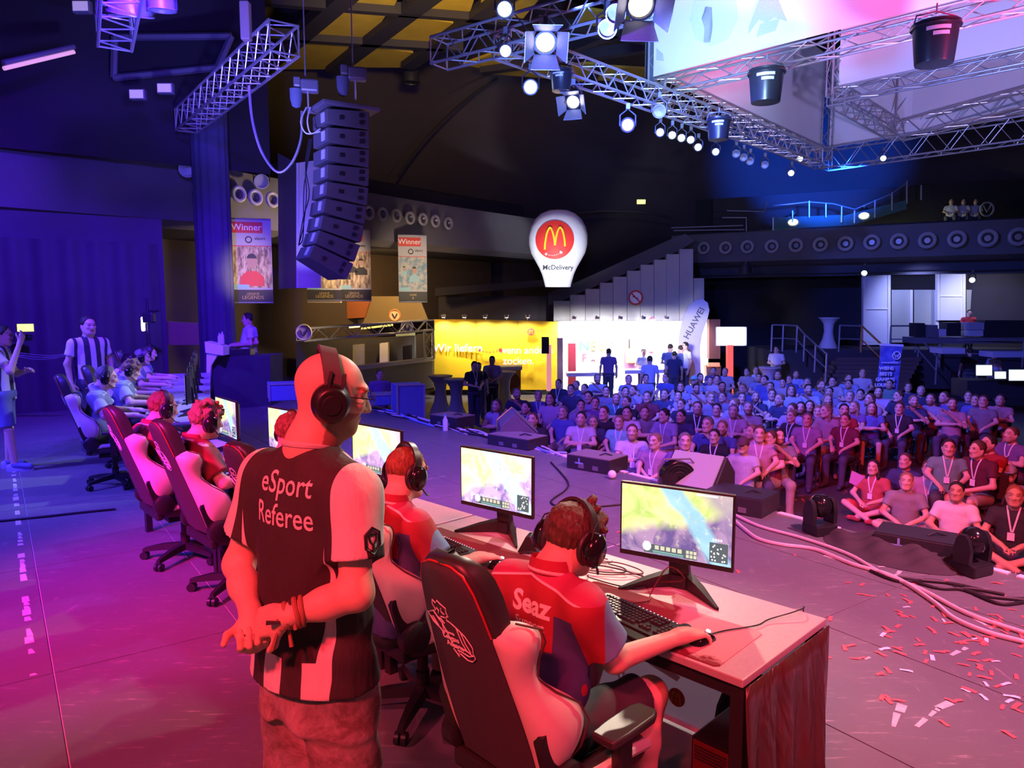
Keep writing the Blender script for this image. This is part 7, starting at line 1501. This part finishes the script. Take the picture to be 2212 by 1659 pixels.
# front figures on the floor and low seats at the right
FRONT = [(1886, 1010, 'rose', 'girl with long dark hair in a red dress holding a fan', 'long', 'l', .95), (1958, 1040, 'grey', 'young spectator in grey printed shirt sitting on the floor', 'short', '', 1.0), (1955, 996, 'navy', 'spectator in dark shirt behind the grey printed shirt', 'short', '', 1.0), (2006, 1012, 'rose', 'spectator in rose shirt holding a camera', 'short', 'l', 1.0),
         (2066, 1062, 'white', 'bearded spectator in white printed shirt with sunglasses on the head', 'short', '', 1.02), (2180, 1024, 'grey', 'spectator with a grey cap bowed forward', 'short', 'c', 1.0), (2192, 1072, 'black', 'spectator in a black vest with lanyard at the right edge', 'short', 'l', 1.08)]
for n_, (px, py, col, lab, hs_, fl_, sc) in enumerate(FRONT):
    pk = 'floor0'; hz = PROTO[pk][1][0].z; h = G(px, py, ZH + hz * sc); face = math.atan2(3.2 - h.y, .5 - h.x) + (-.2, .1, -.3, .1, .05, .1, .15)[n_]; rz = face - PI / 2
    loc = Vector((h.x, h.y, ZH)) - Vector((math.cos(face), math.sin(face), 0)) * .07
    person(pk, loc, rz, PAL[col] if n_ else (.50, .10, .09), lab, 'front row spectators', hs_, [HD, HL, HB, HB, HD, HB, HR_][n_], (.4, .42, .45) if fl_ == 'c' else None, fl_ == 'l', M_CTR2 if n_ in (1, 4) else (mat('red_skirt', (.5, .05, .05), .8) if n_ == 0 else None), sc, SKIN2 if n_ in (4, 6) else None)
def tilted(name, mb, m, loc, rot, **k): return mb.build(name, m, None, 30, loc=loc, rot=rot, **k)
# hand held things: fan, phone, camera
MB().prism([(-.05, 0), (.05, 0), (.09, .16), (-.09, .16)], 0, .01).build('hand_fan', mat('purple_fan', (.30, .10, .35), .6), None, 0, label='purple folded fan held up by the girl in red', cat='fan', loc=P(1842, 1046, 9.7), rot=(R(70), R(20), R(-40)))
# ---- standing visitors
def stand_at(px, pyt, H, floorz, shirt, lab, facing, pk='stand0', hm=None, hair='short', lan=False, trm=None, grp='standing visitors'):
    ztop = floorz + H; h = G(px, pyt, ztop)
    if h.y > (24.9 if 1440 < px < 1490 else 25.7): h = P(px, pyt, 24.9 if 1440 < px < 1490 else 25.7)
    sc = (h.z - floorz) / 1.78
    return person(pk, Vector((h.x, h.y, floorz)), R(facing) - PI / 2, shirt, lab, grp, hair, hm or HD, None, lan, trm, sc)
stand_at(1024, 779, 1.76, ZH, PAL['black'], 'visitor in black shirt standing at the covered bar tables', -60, 'stand1', lan=True); stand_at(1034, 782, 1.62, ZH, PAL['black'], 'visitor hidden behind the visitor in black shirt', -80, 'stand0')
stand_at(1063, 768, 1.76, ZH, PAL['lav'], 'attendant in pale shirt behind the yellow counter', -90, 'stand1'); stand_at(1315, 752, 1.78, ZH, PAL['purple'], 'visitor in violet shirt seen from behind at the white booth', 85); stand_at(1390, 752, 1.72, ZH, PAL['white'], 'attendant in white shirt at the demo table', -80, 'stand1')
stand_at(1404, 768, 1.72, ZH, PAL['lblue'], 'visitor with backpack and pale blue shirt seen from behind', 95); stand_at(1448, 742, 1.8, ZH, PAL['blue'], 'left visitor of the blue lit group by the flag', 60, 'stand1'); stand_at(1457, 758, 1.7, ZH, PAL['navy'], 'middle visitor of the blue lit group by the flag', 80); stand_at(1472, 745, 1.82, ZH, PAL['blue'], 'right visitor of the blue lit group by the flag', 130, 'stand1'); stand_at(1481, 738, 1.8, ZH, PAL['white'], 'visitor in white shirt behind the blue lit group', 200)
stand_at(1678, 746, 1.74, ZH, PAL['white'], 'person in white shirt leaning at the covered bar table behind the crowd', 240, 'stand1'); person('stand1', Vector((P(2092, 700, 27.2).x, 27.2, .05)), R(-190), PAL['red'], 'person in red shirt behind the production desk', 'standing visitors', 'short', HD); stand_at(2096, 752, 1.75, ZH, PAL['black'], 'crew member in black shirt seen from behind at the monitors', 70); stand_at(2150, 757, 1.7, ZH, PAL['lav'], 'crew member in pale shirt beside the monitors', 20)
stand_at(820, 797, 1.72, ZH, PAL['purple'], 'stagehand in violet shirt at the foot of the stage beyond the referee', -70)
# ---- people on the far stage: two at the black table, second referee, camera operator
djp = lambda px, Y: Vector(((px - 1106) / FPX * Y, Y, 0))
o = person('stand1', djp(514, 15.3), R(-150) - PI / 2, PAL['white'], 'person in white shirt bending over the black draped table', 'two at the black table', 'short', HD, None, False, None, 1.04); o.rotation_euler.x = R(8)
person('stand1', djp(540, 15.5), R(-140) - PI / 2, PAL['lav'], 'person in grey shirt beside the one in white at the black table', 'two at the black table', 'short', HD, None, False, None, 1.04)
Mst = Mat('striped_referee_shirt'); x, y, z = Mst.xyz(); sv = x.abs() > .205
Mst.color(Mst.mix(((x * 7.5 + .25).frac() > .5) * sv.inv(), (.72, .70, .72), (.04, .04, .06))).pbr(.8); Mst = Mst.m
def ref2(pk, loc, rz, lab, sc, trm=None, hm=HD):
    o = person(pk, loc, rz, PAL['white'], lab, 'other referees', 'short', hm, None, False, trm, sc); o.material_slots[1].link = 'OBJECT'; o.material_slots[1].material = Mst; return o
p_ = P(188, 682, 9.9); ref2('stand0', Vector((p_.x, p_.y, 0)), R(-35) - PI / 2, 'bearded referee in striped shirt standing behind the blue team', 1.86 / 1.78)
J = stand_pose(eR=(.28, .16, 1.22), wR=(.10, .24, 1.56), eL=(-.24, .1, 1.15), wL=(-.05, .26, 1.2)); J['kR'] = LV(.12, .06, .5); J['aR'] = LV(.13, .1, .1); J['tR'] = LV(.15, .26, .05); J['palm'] = LV(0, -.8, 0)
PROTO['cam'] = figure(J, LV(0, .04, 1.63), (.1, 1, -.1), .011, .62, 'short'); HAIRS[('cam', 'short')] = hair_for('cam', 'short')
p_ = G(40, 1014); p_.x += .16; ref2('cam', Vector((p_.x - .28, p_.y, 0)), R(20) - PI / 2, 'camera operator in striped shirt and denim shorts at the left edge', 1.0, cloth('denim_shorts', (.14, .16, .34)))
for sx, sy, n_ in ((.13, .10, 0), (-.11, -.02, 1)):
    c_, s_ = math.cos(R(20) - PI / 2), math.sin(R(20) - PI / 2); MB().loft([[(w * math.cos(t), l, max(0, h * math.sin(t))) for t in np.linspace(0, PI, 9)] for l, w, h in ((-.08, .035, .08), (-.03, .045, .10), (.06, .048, .08), (.16, .045, .05), (.2, .025, .03))]).build('sneaker', mat('grey_sneaker', (.3, .3, .42), .7), None, 60, label=['right sneaker of the camera operator', 'left sneaker of the camera operator'][n_], cat='shoe', group='camera operator sneakers', loc=(p_.x - .28 + c_ * sx - s_ * sy, p_.y + s_ * sx + c_ * sy, .0), rot=(0, 0, R(20) - PI / 2))
cam_ = empty('photo_camera', Vector((p_.x - .28, p_.y, 0)) + Vector((.17, .08, 1.60)), R(20) - PI / 2, label='black camera held to the face of the camera operator', cat='camera'); MB().box((0, 0, 0), (.14, .07, .10)).build('body', M_PLA, cam_, 0, bevel=.01); MB().cyl((0, .03, 0), (0, .15, 0), .04, n=16).build('lens', M_PLG, cam_)
# belt cords behind the blue team
for n_ in range(3): cable('slack_cable', [P(38, 762 + 4 * n_, 12.2), P(80, 767 + 5 * n_, 12.2), P(120, 768 + 3 * n_, 12.2), P(152, 762 + 2 * n_, 12.2)], .012, M_FIXB, label=f'slack blue lit cable on the drape behind the blue team, {ORD[n_]} from the top', cat='cable', group='slack cables on the drape')
cable('floor_cable', [G(0, 1128) + Vector((0, 0, .012)), G(100, 1118) + Vector((0, 0, .012)), G(190, 1108) + Vector((0, 0, .012)), G(250, 1102) + Vector((0, 0, .012))], .012, M_CAB, label='black cable across the stage floor towards the leftmost chair', cat='cable')
# film light on a stand behind the blue team
lt = empty('film_light', G(330, 890) , label='light stand with a bright vertical lamp behind the blue team', cat='film light'); o_ = lt.location; Yl = o_.y
MB().tube([(0, 0, .02), (0, 0, 2 + (658 - 690) / FPX * Yl * 1.0 + .4)], .025, 8).build('pole', M_FIX, lt)
for a in range(3): MB().tube([(0, 0, .5), (.45 * math.cos(a * 2.1), .45 * math.sin(a * 2.1), .02)], .016, 6).build('leg', M_FIX, lt)
MB().box(tuple(P(309, 700, Yl) - o_), (.06, .06, .26)).build('lamp', mat('bright_film_lamp', (1, .97, .8), .3, emit=8), lt, 0, bevel=.02); MB().tube([P(309, 690, Yl) - o_, P(325, 672, Yl) - o_, P(345, 670, Yl) - o_], .03, 6).build('arm', M_FIX, lt); MB().box(tuple(P(322, 686, Yl) - o_), (.2, .15, .2)).build('camera_head', M_FIX, lt, 0, bevel=.03)
# ================================================================== things along the stage front
def fx(px, py, z=0): return G(px, py, z)
# floor cases with cross mark
M_CASE = mat('black_floor_case', (.025, .025, .03), .5); M_CTOP = mat('worn_case_top', (.22, .19, .17), .6); M_CROSS = mat('blue_cross_tape', (.25, .40, .75), .6)
def case(c, w, d, h, rz, lab, top=None, cross=False, grp='flat cases on the stage edge'):
    e = empty('stage_case', (c.x, c.y, 0), rz, label=lab, cat='case', group=grp); MB().box((0, 0, h / 2), (w, d, h)).build('box', M_CASE, e, 0, bevel=.006); MB().box((0, 0, h + .004), (w - .01, d - .01, .008)).build('lid', top or M_CTOP, e, 0)
    if cross: MB().box((-w * .2, -d / 2 - .003, h * .5), (.12, .004, .018)).build('cross_mark', M_CROSS, e, 0); MB().box((-w * .2, -d / 2 - .004, h * .5), (.018, .004, .12)).build('cross_mark', M_CROSS, e, 0)
    for x in (-.1, .12): MB().box((x * w * 1.5, -d / 2 - .004, h * .3), (.08, .006, .05)).build('socket', M_FIXB, e, 0)
    MB().tube([(w * .1, -.05, h + .008), (w * .18, 0, h + .035), (w * .3, .05, h + .008)], .01, 6).build('handle', M_FIX, e)
    return e
SZ = R(35)
case(fx(1290, 1012), .62, .42, .17, SZ - R(75), 'black case with a blue cross on the stage edge behind the second monitor', None, True); case(fx(1118, 962), .75, .45, .15, SZ - R(75), 'black case on the stage edge beside the yellow edged wedge'); case(fx(978, 918), .62, .45, .17, SZ - R(75), 'black case on the stage edge beside the water bottle'); case(fx(1600, 1098), .60, .45, .17, SZ - R(75), 'black case below the large wedge loudspeaker', M_CASE); case(fx(1985, 1192), .62, .36, .15, SZ - R(72), 'black case with a cross on top of the crumpled black cloth', M_CASE, True)
# wedge monitors
def wedge(c, w, d, h, rz, lab, m, edge=None):
    e = empty('stage_wedge', (c.x, c.y, 0), rz, label=lab, cat='loudspeaker', group='wedge loudspeakers'); pr = [(-d / 2, 0), (d / 2, 0), (d / 2, h * .55), (d * .1, h), (-d / 2, h * .25)]
    gm = M_GRIL if edge else mat('painted_lit_grille', (.34, .40, .44), .7, var=.3, scale=200); MB().loft([[(x, y, z) for y, z in pr] for x in (-w / 2, w / 2)]).build('cabinet', m, e, 0, bevel=.008); MB().add([(-w / 2 + .03, -d / 2 + .0, h * .29), (w / 2 - .03, -d / 2, h * .29), (w / 2 - .03, d * .08, h * .99), (-w / 2 + .03, d * .08, h * .99), (-w / 2 + .03, -d / 2 - .012, h * .29 + .014), (w / 2 - .03, -d / 2 - .012, h * .29 + .014), (w / 2 - .03, d * .08 - .012, h * .99 + .014), (-w / 2 + .03, d * .08 - .012, h * .99 + .014)], [(3, 2, 1, 0), (4, 5, 6, 7), (0, 1, 5, 4), (1, 2, 6, 5), (2, 3, 7, 6), (3, 0, 4, 7)]).build('grille', gm, e, 0)  # large wedge: pale blue light painted into the grille colour
    if edge: MB().tube([(w / 2 + .01, y, z) for y, z in pr], .014, 6, closed=True).build('yellow_edge', edge, e); MB().tube([(w / 2 + .012, -.1, h * .3), (w / 2 + .012, .05, h * .45), (w / 2 + .012, .0, h * .2), (w / 2 + .012, .15, h * .35)], .012, 6).build('warning_mark', edge, e)
wedge(fx(1505, 1065), .62, .52, .42, SZ - R(75), 'large wedge loudspeaker with a pale blue lit grille at the stage edge', M_CASE); wedge(fx(1105, 948) + E2 * .1, .65, .55, .42, SZ + R(60), 'wedge loudspeaker with a yellow marked edge at the stage edge', mat('violet_grey_wedge', (.12, .11, .14), .6), mat('yellow_warning_tape', (.85, .62, .03), .6))
# big drum fan / lamp
fn = empty('floor_fan', fx(1462, 1068), SZ + R(150), label='black round drum fan at the stage edge', cat='fan'); fn.scale = (.68,) * 3; Mf = Matrix.Translation((0, 0, .27)) @ Matrix.Rotation(PI / 2, 4, 'X')
MB().lathe([(.25, -.11), (.27, -.1), (.27, .1), (.25, .11), (.22, .1), (.22, -.1)], 32, Mf).build('drum', M_PLG, fn); MB().lathe([(0, -.05), (.06, -.05), (.06, .05), (0, .05)], 16, Mf).build('hub', M_FIX, fn)
for a in range(5): MB().box((.13, 0, 0), (.18, .07, .006), Mf @ Matrix.Rotation(a * 1.257, 4, 'Z') @ Matrix.Rotation(.5, 4, 'X')).build('blade', M_FIXB, fn, 0)
for k in range(4): MB().torus((0, .11, .27), (0, 1, 0), .055 + .055 * k, .004, 28, 5).build('grille_ring', M_FIX, fn)
MB().tube([(-.3, 0, .02), (-.3, 0, .45), (-.2, 0, .56), (.2, 0, .56), (.3, 0, .45), (.3, 0, .02)], .014, 6).build('stand', M_FIXB, fn); MB().box((0, 0, .012), (.62, .2, .02)).build('foot', M_FIX, fn, 0)
# moving heads standing on the stage edge
def moving_head(c, rz, lab):
    e = empty('moving_head', (c.x, c.y, 0), rz, label=lab, cat='stage lamp', group='moving heads on the stage edge'); e.scale = (.66,) * 3; MB().box((0, 0, .07), (.34, .30, .14)).build('base', M_PLA, e, 0, bevel=.02)
    for s in (-1, 1): MB().loft([[(s * .17 + x, y, z) for x, y in ((-.03, -w), (.03, -w), (.03, w), (-.03, w))] for z, w in ((.14, .09), (.3, .10), (.42, .07), (.47, .03))]).build('arm', M_PLA, e, 40)
    MB().ball((0, 0, .38), (.135, .15, .16), 20).build('head', M_PLG, e); MB().lathe([(0, 0), (.085, 0), (.095, -.03), (0, -.03)], 20, Matrix.Translation((0, -.13, .42)) @ Matrix.Rotation(R(70), 4, 'X')).build('lens', mat('red_lens', (.25, .02, .04), .1), e)
moving_head(fx(1770, 1152), R(200), 'left black moving head lamp standing on the stage edge'); moving_head(fx(2098, 1238), R(205), 'right black moving head lamp standing on the stage edge')
# crumpled black cloth
cl = [fx(1790, 1160), fx(1850, 1142), fx(1950, 1180), fx(2060, 1222), fx(2080, 1246), fx(1990, 1240), fx(1880, 1190)]
cc = sum(cl, Vector()) / len(cl); N = 44; u1 = (fx(2080, 1240) - fx(1790, 1155)); L1 = u1.length; u1.normalize(); u2 = Vector((-u1.y, u1.x, 0)); rings = []
for i in range(N + 1):
    t = i / N; w = .34 * (math.sin(PI * min(1, max(0, t))) ** .5) + .02; p = fx(1790, 1155) + u1 * L1 * t; rings.append([p + u2 * w * k + Vector((0, 0, max(.004, (.09 * (1 - k * k) + .03 * math.sin(i * .45 + k * 5) + .015 * math.sin(i * .8 - k * 8)) * (1 - abs(k) ** 3) * math.sin(PI * t) ** .4 + .004))) for k in np.linspace(-1, 1, 18)])
MB().loft(rings, closed=False, caps=False).build('black_cloth', cloth('crumpled_black_cloth', (.045, .035, .04)), None, 60, label='crumpled black cloth heap on the stage edge at the right', cat='cloth')
# pale cable snakes taped along the stage front
M_SNK = mat('pale_cable_sleeve', (.72, .62, .64), .5)
def floor_run(pts, r, m, lab, grp=None, cat_='cable'): return cable('floor_cable', [fx(x, y) + Vector((0, 0, r + .001)) for x, y in pts], r, m, label=lab, cat=cat_, group=grp)
floor_run([(1580, 1112), (1640, 1140), (1730, 1165), (1830, 1200), (1900, 1240), (1990, 1278), (2090, 1330), (2212, 1372), (2300, 1400)], .015, M_SNK, 'upper pale cable snake along the right stage front', 'pale cable snakes'); floor_run([(1580, 1122), (1612, 1150), (1640, 1168), (1690, 1180), (1760, 1190), (1840, 1222), (1930, 1250), (2010, 1300), (2060, 1340), (2130, 1370), (2212, 1392), (2300, 1415)], .015, M_SNK, 'lower pale cable snake along the right stage front', 'pale cable snakes')
floor_run([(1190, 1000), (1225, 1040), (1222, 1060), (1190, 1085), (1215, 1098), (1270, 1098), (1340, 1092)], .010, M_CAB, 'thin black cable curling on the floor behind the nearest two monitors')
rr = random.Random(21); CC = [M_SNK, M_CAB, mat('blue_lit_cable', (.25, .35, .7), .5), M_CAB]
for n_ in range(14):
    x0 = 700 + n_ * 36; y0 = 858 + (x0 - 700) * .235; pts = [(x0 + dx, y0 + dx * .26 + rr.uniform(-6, 6)) for dx in (0, 40, 80, 120, 165)]
    floor_run(pts, rr.choice((.010, .014, .018)), CC[n_ % 4], f'thin cable along the stage front, {ORD[n_]} from the far end', 'stage front cables')
for n_ in range(6):
    x0 = 1880 + n_ * 45; floor_run([(x0, 1240 + n_ * 9 + rr.uniform(-6, 6)), (x0 + 60, 1252 + n_ * 10 + rr.uniform(-8, 8)), (x0 + 130, 1262 + n_ * 9 + rr.uniform(-8, 8)), (x0 + 200, 1270 + n_ * 9)], .012, M_CAB, f'black cable at the right stage corner, {ORD[n_]} from the left', 'stage corner cables')
MB().ball((0, 0, .05), .05, 16).build('ball_lamp', mat('white_ball', (.85, .85, .88), .3), None, label='small white ball on the stage edge behind the nearest monitor', cat='ball', loc=fx(1322, 1034))
wbt = empty('water_bottle', fx(962, 930), label='clear water bottle standing on the stage edge', cat='bottle'); MB().lathe([(.04, 0), (.042, .02), (.042, .17), (.018, .22), (.018, .24), (0, .24)], 14).build('body', mat('clear_bottle2', (.75, .8, .9), .15), wbt); MB().lathe([(.02, .24), (.02, .265), (0, .265)], 12).build('cap', mat('blue_cap', (.15, .3, .7), .4), wbt)
# flight cases near the stage steps on the far side
def fcase(px, py, Yw, w, d, h, lab, m):
    c = P(px, py, Yw); e = empty('flight_case', (c.x, c.y, c.z), R(20), label=lab, cat='case', group='flight cases beyond the referee'); MB().box((0, 0, h / 2), (w, d, h)).build('box', m, e, 0, bevel=.01)
    for x in (-w / 2, w / 2):
        for y in (-d / 2, d / 2): MB().box((x, y, h / 2), (.03, .03, h)).build('corner_rail', M_ALUD, e, 0)
    MB().box((0, -d / 2, h), (w, .03, .03)).build('edge_rail', M_ALUD, e, 0)
fcase(882, 900, 13.6, .5, .5, .62, 'tall blue flight case at the stage edge right of the referee', mat('blue_case_board', (.10, .14, .38), .5)); fcase(616, 862, 13.2, .55, .5, .30, 'blue lit flight case behind the left monitors', mat('blue_case_board2', (.14, .18, .42), .5)); fcase(820, 872, 14.0, .6, .5, .2, 'low blue case beside the tall flight case', mat('blue_case_board3', (.12, .16, .4), .5))
# ================================================================== confetti
M_CON = mat('red_confetti_paper', (.75, .12, .12), .6); M_CON2 = mat('pale_confetti_paper', (.85, .75, .75), .6)
_cf = [MB().loft([[(-.033 + .022 * k, -.010, .001 + (.002 if k in (1, 2) else 0)), (-.033 + .022 * k, .010, .001 + (.003 if k == 2 else 0))] for k in range(4)], closed=False, caps=False).mesh('confetti', m, 0) for m in (M_CON, M_CON2)]
rr = random.Random(9); n_ = 0
while n_ < 170:
    if rr.random() < .62: px, py = rr.gauss(2090, 130), rr.gauss(1375, 85)
    else: px, py = rr.uniform(1130, 2212), rr.uniform(1010, 1640)
    if not (1080 < px < 2230 and 1000 < py < 1655): continue
    p = fx(px, py); a = p.dot(E1); b = p.dot(E2); d_ = p - C0
    if b > 6.0 or (-.1 < d_.dot(V_) < .8 and d_.dot(U_) > -.1) or d_.dot(V_) < -.1 and d_.dot(U_) > 0: continue
    inst('confetti', _cf[0 if rr.random() < .9 else 1], None, Matrix.Translation(p + Vector((0, 0, .002))) @ Matrix.Rotation(rr.uniform(0, 6.3), 4, 'Z') @ Matrix.Scale(rr.uniform(.7, 1.2), 4), label='strip of confetti paper lying on the stage floor', cat='confetti', group='confetti on the stage floor'); n_ += 1
for k in range(90):
    px, py = rr.gauss(1760, 110), rr.gauss(1085, 40); p = G(px, py, ZH)
    if p.dot(E2) < 6.5: continue
    inst('confetti', _cf[0], None, Matrix.Translation(p + Vector((0, 0, .002))) @ Matrix.Rotation(rr.uniform(0, 6.3), 4, 'Z') @ Matrix.Scale(1.4, 4), label='strip of confetti paper lying on the hall floor before the crowd', cat='confetti', group='confetti on the hall floor')
# crumpled paper under the nearest chair
MB().ball((0, 0, .03), (.05, .04, .03), 8).build('crumpled_paper', M_WHT, None, 20, label='crumpled white paper on the floor left of the nearest chair', cat='paper', loc=fx(985, 1605))
